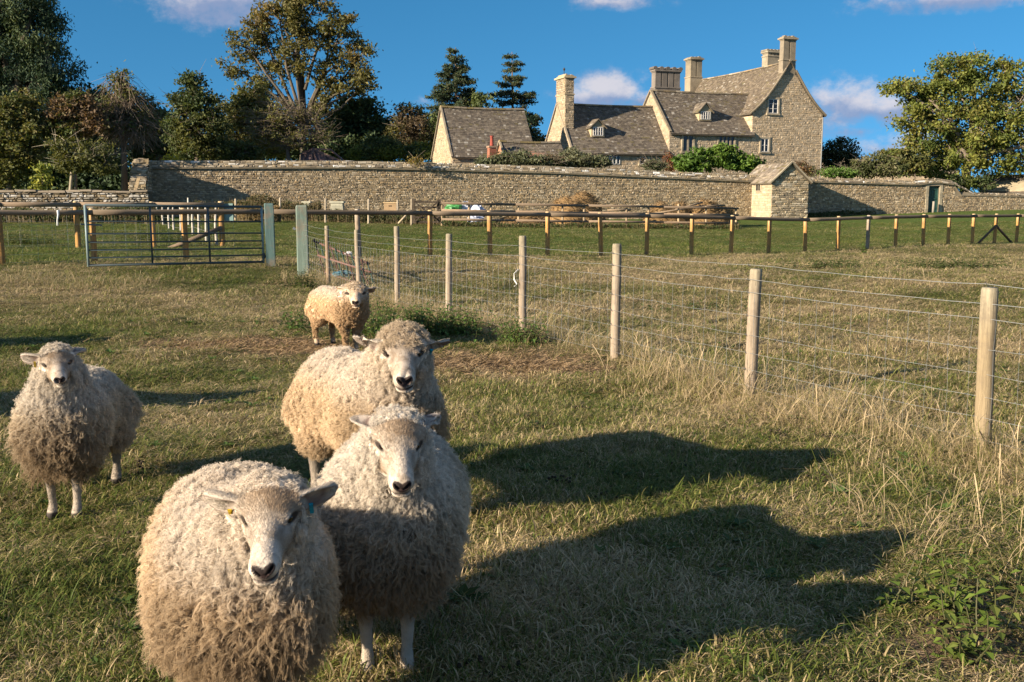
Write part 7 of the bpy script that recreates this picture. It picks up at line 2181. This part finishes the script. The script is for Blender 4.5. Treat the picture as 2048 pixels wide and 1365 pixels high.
def scatter(name, label, pts, rotz, sc, idx, dry, srcs, tilt=None):
    """one object: a cloud of points, each carrying one tuft"""
    col_ = bpy.data.collections.new(name + '_tufts')
    for o in srcs: col_.objects.link(o)
    me = bpy.data.meshes.new(name)
    me.vertices.add(len(pts)); me.vertices.foreach_set('co', np.asarray(pts, f4).ravel())
    def at_(nm, typ, fld, v):
        a = me.attributes.new(nm, typ, 'POINT'); a.data.foreach_set(fld, np.asarray(v, np.int32 if typ == 'INT' else f4).ravel())
    n = len(pts)
    rv = np.zeros((n, 3)); rv[:, 2] = rotz; rv[:, :2] = rng.normal(0, .10, (n, 2)) if tilt is None else tilt
    at_('rotv', 'FLOAT_VECTOR', 'vector', rv); at_('scv', 'FLOAT_VECTOR', 'vector', sc); at_('pick', 'INT', 'value', idx); at_('dry', 'FLOAT', 'value', dry)
    me.update()
    o = bpy.data.objects.new(name, me); C.objects.link(o); ORI[o.name] = np.zeros(3)
    ng = bpy.data.node_groups.new(name, 'GeometryNodeTree')
    ng.interface.new_socket('Geometry', in_out='INPUT', socket_type='NodeSocketGeometry'); ng.interface.new_socket('Geometry', in_out='OUTPUT', socket_type='NodeSocketGeometry')
    gi = ng.nodes.new('NodeGroupInput'); go = ng.nodes.new('NodeGroupOutput'); ip = ng.nodes.new('GeometryNodeInstanceOnPoints')
    ci = ng.nodes.new('GeometryNodeCollectionInfo'); ci.inputs['Collection'].default_value = col_; ci.inputs['Separate Children'].default_value = True; ci.inputs['Reset Children'].default_value = True
    def na(nm, typ):
        k = ng.nodes.new('GeometryNodeInputNamedAttribute'); k.data_type = typ; k.inputs['Name'].default_value = nm
        return [s for s in k.outputs if s.enabled and s.name == 'Attribute'][0]
    L_ = ng.links.new
    L_(gi.outputs[0], ip.inputs['Points']); L_(ci.outputs[0], ip.inputs['Instance']); ip.inputs['Pick Instance'].default_value = True
    L_(na('pick', 'INT'), ip.inputs['Instance Index'])
    e2r = ng.nodes.new('FunctionNodeEulerToRotation'); L_(na('rotv', 'FLOAT_VECTOR'), e2r.inputs[0]); L_(e2r.outputs[0], ip.inputs['Rotation'])
    L_(na('scv', 'FLOAT_VECTOR'), ip.inputs['Scale']); L_(ip.outputs[0], go.inputs[0])
    md = o.modifiers.new('scatter', 'NODES'); md.node_group = ng
    return tag(o, label, 'grass', None, 'stuff')

turf = [tuft('turf_tuft', 60, .025, .085, .12, .9, .0038, 300 + k, 3, .48) for k in range(5)] + [tuft('turf_tuft', 46, .045, .16, .13, 1.3, .0036, 320 + k, 4, .58) for k in range(4)]
rank = [tuft('rank_tuft', 18, .14, .36, .13, .9, .0024, 340 + k, 5, .22, True) for k in range(3)] + [tuft('rank_tuft', 7, .32, .58, .10, .5, .0020, 350 + k, 5, .12, True) for k in range(3)]

def cull(x, y, keep):
    return x[keep], y[keep]
def field(n, y0, y1, pw=1.0, margin=.7):
    """random points in the camera's field on the ground, density falling with distance"""
    u = rng.random(n)
    y = y0 * (y1 / y0) ** u if pw == 1 else (y0 ** pw + u * (y1 ** pw - y0 ** pw)) ** (1 / pw)
    x = rng.uniform(-1, 1, n) * (y * .535 + margin)
    return x, y
def grass_points(n, y0, y1, pw):
    x, y = field(n, y0, y1, pw)
    side = (y - RF0[1]) * RFD[0] - (x - RF0[0]) * RFD[1]
    return x, y, side
# meadow on the camera's side of the rail fence
x1, y1, s1 = grass_points(27000, 2.0, 9.0, 1.5); x2, y2, s2 = grass_points(26000, 8.0, 40.0, 1.0)
x = np.concatenate([x1, x2]); y = np.concatenate([y1, y2]); s = np.concatenate([s1, s2])
xo = rng.uniform(-4.5, 6, 2500); yo = rng.uniform(-1.0, 2.2, 2500)          # a little turf beside and behind the camera
x = np.concatenate([x, xo]); y = np.concatenate([y, yo]); s = np.concatenate([s, yo * 0 - 9])
bare = zone_bare(x, y)
keep = (s < .25) & (rng.random(len(x)) > bare * .93)
x, y = cull(x, y, keep)
dr = dryness(x, y)
hgt = .42 + 1.0 * fnoise(x + 7, y, .9) ** 1.6 + .35 * np.clip((fnoise(x + 31, y + 4, 1.9) - .6) * 5, 0, 1)
hgt *= 1 + np.clip((y - 12) / 25, 0, .5)
wide = 1 + np.clip((y - 6) / 16, 0, 1.0)
sc = np.stack([wide * rng.uniform(.8, 1.25, len(x)), wide * rng.uniform(.8, 1.25, len(x)), hgt * rng.uniform(.75, 1.25, len(x))], -1)
idx = np.where(fnoise(x + 20, y + 3, 1.1) > .5, rng.integers(0, 9, len(x)), rng.integers(0, 5, len(x)))
scatter('grass', 'patchy green and straw coloured meadow grass', np.stack([x, y, gzm(x, y)], -1), rng.uniform(0, 6.3, len(x)), sc, idx, dr + rng.normal(0, .10, len(x)), turf)
# paddock turf beyond the rail fence
turf2 = [o.copy() for o in turf[:5]]
x, y, s = grass_points(30000, 18.0, 62.0, 1.2)
lowall = (y > LY - 1.5) & (x < P(300, 400, LY)[0] + .4)
wallside = (y - WA[1]) * WU2[0] - (x - WA[0]) * WU2[1]
keep = (s > .1) & (wallside < -1.0) & ~lowall
x, y = cull(x, y, keep)
sc = np.stack([rng.uniform(1.6, 2.6, len(x)), rng.uniform(1.6, 2.6, len(x)), rng.uniform(.7, 1.3, len(x)) * (1 + .8 * (fnoise(x, y, .4) > .62))], -1)
scatter('paddock_grass', 'short green paddock grass beyond the rail fence', np.stack([x, y, gzm(x, y)], -1), rng.uniform(0, 6.3, len(x)), sc, rng.integers(0, 5, len(x)), dryness(x, y) + rng.normal(.02, .10, len(x)), turf2)
# rank dry grass along the wire fence and in scattered stands
def near_line(n, s0, s1, off0, off1):
    a, b_ = np.array(WF[0]), np.array(WF[-1]); d = (b_ - a) / np.linalg.norm(b_ - a); nr = np.array((d[1], -d[0]))
    u = rng.uniform(s0, s1, n); o_ = rng.normal(off0, off1, n)
    p = a + d * u[:, None] + nr * o_[:, None]; return p[:, 0], p[:, 1]
xa, ya = near_line(760, -2.6, 5.0, -.16, .30); xb, yb = near_line(520, 4.4, 16, .05, .26)
xc = rng.uniform(-9.5, -6.5, 160); yc = 17.6 + rng.normal(0, .5, 160) - (xc + 8) * -.2
xd, yd, sd2 = grass_points(620, 3.0, 20, 1.1); ok = dryness(xd, yd) > .72; xd, yd = xd[ok], yd[ok]
xe = rng.uniform(-4.6, -3.3, 60); ye = rng.uniform(18.6, 20.2, 60)
xf = np.array([q[0] for q in WF[:8] for _ in range(12)]) + rng.normal(0, .09, 96); yf_ = np.array([q[1] for q in WF[:8] for _ in range(12)]) + rng.normal(0, .09, 96)
xg = rng.uniform(1.7, 3.1, 70); yg = 4.5 + rng.normal(0, .55, 70)
x = np.concatenate([xa, xb, xc, xd, xe, xf, xg]); y = np.concatenate([ya, yb, yc, yd, ye, yf_, yg])
ok = zone_bare(x, y) < .35; x, y = x[ok], y[ok]
n = len(x)
tall = .55 + .75 * fnoise(x, y, 1.4) + .28 * np.clip(1 - np.abs(fence_side(x, y)) / .5, 0, 1) * (y < 9)
sc = np.stack([rng.uniform(.8, 1.4, n), rng.uniform(.8, 1.4, n), tall * rng.uniform(.6, 1.15, n)], -1)
idx = np.where(rng.random(n) < .22, rng.integers(3, 6, n), rng.integers(0, 3, n))
scatter('tall_grass', 'tall straw coloured dry grass along the wire fence', np.stack([x, y, gzm(x, y)], -1), rng.uniform(0, 6.3, n), sc, idx, .86 + rng.normal(0, .12, n), rank)
# loose straw on the bare patch
pts = []
for c_, rx, ry in BARE[:5] + BARE[6:7]:
    k = int(3000 * rx * ry)
    pts.append(np.stack([rng.normal(c_[0], rx * .55, k), rng.normal(c_[1], ry * .55, k)], -1))
pts = np.vstack(pts); n = len(pts)
a = rng.uniform(0, 2 * PI, n); L = rng.uniform(.025, .09, n); w = rng.uniform(.0015, .003, n)
z = gzm(pts[:, 0], pts[:, 1]) + rng.uniform(.004, .03, n)
dx = np.cos(a) * L; dy = np.sin(a) * L; dz = rng.normal(0, .02, n)
p0 = np.stack([pts[:, 0], pts[:, 1], z], -1); p1 = p0 + np.stack([dx, dy, np.maximum(dz, -.004)], -1); wv = np.stack([-np.sin(a) * w, np.cos(a) * w, w * .5], -1)
V = np.stack([p0 - wv, p0 + wv, p1 + wv, p1 - wv], 1).reshape(-1, 3)
mb = MB(); mb.add(V, np.arange(n * 4).reshape(-1, 4), None, np.repeat(np.array((.34, .235, .13)) * rng.uniform(.35, 1.3, (n, 1)), 4, 0))
tag(mb.build('straw_litter', M_STRAW, None, kind='stuff'), 'loose brown straw scattered over the bare patch', 'straw')
# nettles and other broad leaved weeds
def nettles(label, px, py, rx, ry, n, h, seed, pal=None, leaf=.072, name='nettle_patch', cat='nettles'):
    r_ = np.random.default_rng(seed)
    c_ = G(px, py); e = empty(name, c_, label, cat)
    st, lf, lc = MB(), [], []
    pal = np.array(pal if pal is not None else [(.085, .15, .034), (.11, .18, .042), (.15, .215, .052), (.065, .11, .026)])
    VV, CC = [], []
    for k in range(n):
        x = c_[0] + r_.normal(0, rx * .5); y = c_[1] + r_.normal(0, ry * .5); z = float(gz(x, y))
        hh = h * r_.uniform(.45, 1.1); tip = np.array((x + r_.normal(0, .05), y + r_.normal(0, .05), z + hh)); b0_ = np.array((x, y, z - .02))
        st.tube([b0_, (b0_ + tip) / 2 + r_.normal(0, .01, 3), tip], [.004, .003, .002], 4, (.10, .10, .04), False)
        nn_ = max(4, int(hh / .05))
        for j in range(nn_):
            f = (j + 1) / nn_; p = b0_ + (tip - b0_) * f; a0 = j * PI / 2 + r_.uniform(-.3, .3); L = leaf * (1.25 - .6 * f) * r_.uniform(.8, 1.2)
            for a in (a0, a0 + PI):
                d = np.array((math.cos(a), math.sin(a), r_.uniform(-.45, .15))); d /= np.linalg.norm(d); s_ = np.cross(d, Zv); s_ /= np.linalg.norm(s_); up_ = np.cross(s_, d)
                q = [p + d * L * .1, p + d * L * .45 + s_ * L * .30 + up_ * L * .07, p + d * L * 1.1 - up_ * L * .12, p + d * L * .45 - s_ * L * .30 + up_ * L * .07]
                VV.append(q); CC.append(pal[r_.integers(len(pal))] * r_.uniform(.75, 1.3))
    st.build('stems', M_LEAF, e, kind='stuff')
    mb = MB(); mb.add(np.array(VV).reshape(-1, 3), np.arange(len(VV) * 4).reshape(-1, 4), None, np.repeat(np.array(CC), 4, 0)); mb.build('leaves', M_LEAF, e, kind='stuff')
    return e
nettles('dark green nettle clump between the ginger sheep and the bare straw patch', 812, 668, .85, .50, 170, .36, 401)
nettles('lower nettles at the foot of the fourth wire fence stake', 905, 670, .5, .4, 90, .30, 402)
nettles('small nettle clump at the foot of the fence stake with twine', 1042, 690, .30, .24, 60, .30, 403)
nettles('nettles growing left of the ginger sheep', 592, 660, .22, .3, 26, .28, 404)
nettles('green weeds round the base of the tall end post', 607, 575, .38, .25, 40, .30, 405, [(.06, .09, .02), (.09, .12, .03), (.05, .07, .02)])
LIME = [(.10, .15, .022), (.13, .18, .03), (.085, .12, .02), (.15, .18, .04)]
nettles('bright lime nettles in the lower right corner', 1900, 1235, .17, .16, 15, .26, 406, LIME, .065)
nettles('trailing nettle shoots below the bright clump at lower right', 1945, 1310, .12, .10, 9, .16, 407, LIME, .055)
nettles('little nettle sprig in the shadow edge at lower right', 1780, 1215, .04, .04, 3, .13, 408, LIME, .05)
nettles('single nettle shoot at the bottom edge right of centre', 1455, 1350, .05, .04, 4, .14, 409, LIME, .05)
DOCK = [(.07, .10, .026), (.095, .125, .036), (.06, .085, .022)]
nettles('flat patch of dark weeds in the far pasture right of the fence', 1660, 535, 1.3, .8, 90, .20, 410, DOCK, .10, 'weed_patch', 'weeds')
nettles('larger dark weed patch near the right edge of the far pasture', 1905, 537, 1.2, .8, 110, .24, 411, DOCK, .10, 'weed_patch', 'weeds')
nettles('low thistle weeds just beyond the wire fence', 1390, 620, .8, .5, 45, .16, 412, DOCK, .07, 'weed_patch', 'weeds')
nettles('single bright dock plant at the foot of the rail fence', 1727, 508, .12, .1, 8, .35, 413, [(.09, .14, .03), (.12, .17, .04)], .13, 'dock_plant', 'weed')
nettles('low nettles beyond the metal gate bars', 330, 482, 1.6, .6, 80, .32, 414, DOCK, .10)
nettles('dark weeds at the left edge behind the netting', 40, 488, 1.0, .5, 60, .34, 415, DOCK, .10)

# low broad leaved plants scattered through the sward, and droppings
n = 420
x, y = field(n, 2.2, 13.0, 1.4); ok = (zone_bare(x, y) < .3) & (fnoise(x + 3, y + 9, 1.2) > .42); x, y = x[ok], y[ok]
VV, CC = [], []
for xx, yy, zz in zip(x, y, gzm(x, y)):
    k = rng.integers(5, 10); a0 = rng.uniform(0, 6.3); L0 = rng.uniform(.03, .075); cc = np.array((.075, .125, .03)) * rng.uniform(.7, 1.4)
    for j in range(k):
        a = a0 + j * 2.4; L = L0 * rng.uniform(.7, 1.2); d = np.array((math.cos(a), math.sin(a), rng.uniform(.15, .7))); d /= np.linalg.norm(d); s_ = np.array((-math.sin(a), math.cos(a), 0)); p = np.array((xx, yy, zz + .015))
        VV.append([p, p + d * L * .6 + s_ * L * .27, p + d * L * 1.15 - Zv * L * .15, p + d * L * .6 - s_ * L * .27]); CC.append(cc * rng.uniform(.8, 1.2))
mb = MB(); mb.add(np.array(VV).reshape(-1, 3), np.arange(len(VV) * 4).reshape(-1, 4), None, np.repeat(np.array(CC), 4, 0))
tag(mb.build('broadleaf_weeds', M_LEAF, None, kind='stuff'), 'small broad leaved weeds scattered in the meadow turf', 'weeds')
mb = MB(); cx, cy = field(34, 2.6, 9.0, 1.3)
for a, b_ in zip(cx, cy):
    for _ in range(rng.integers(6, 16)):
        x_, y_ = a + rng.normal(0, .05), b_ + rng.normal(0, .05); p = np.array((x_, y_, float(gzm(x_, y_)) + rng.uniform(.015, .04))); r = rng.uniform(.006, .010)
        mb.tube([p - np.array((r, 0, 0)), p, p + np.array((r, 0, 0))], [r * .5, r, r * .5], 6, (.035, .026, .016))
tag(mb.build('droppings', M_PLAIN, None, True, kind='stuff'), 'small dark sheep droppings lying in the grass', 'droppings')
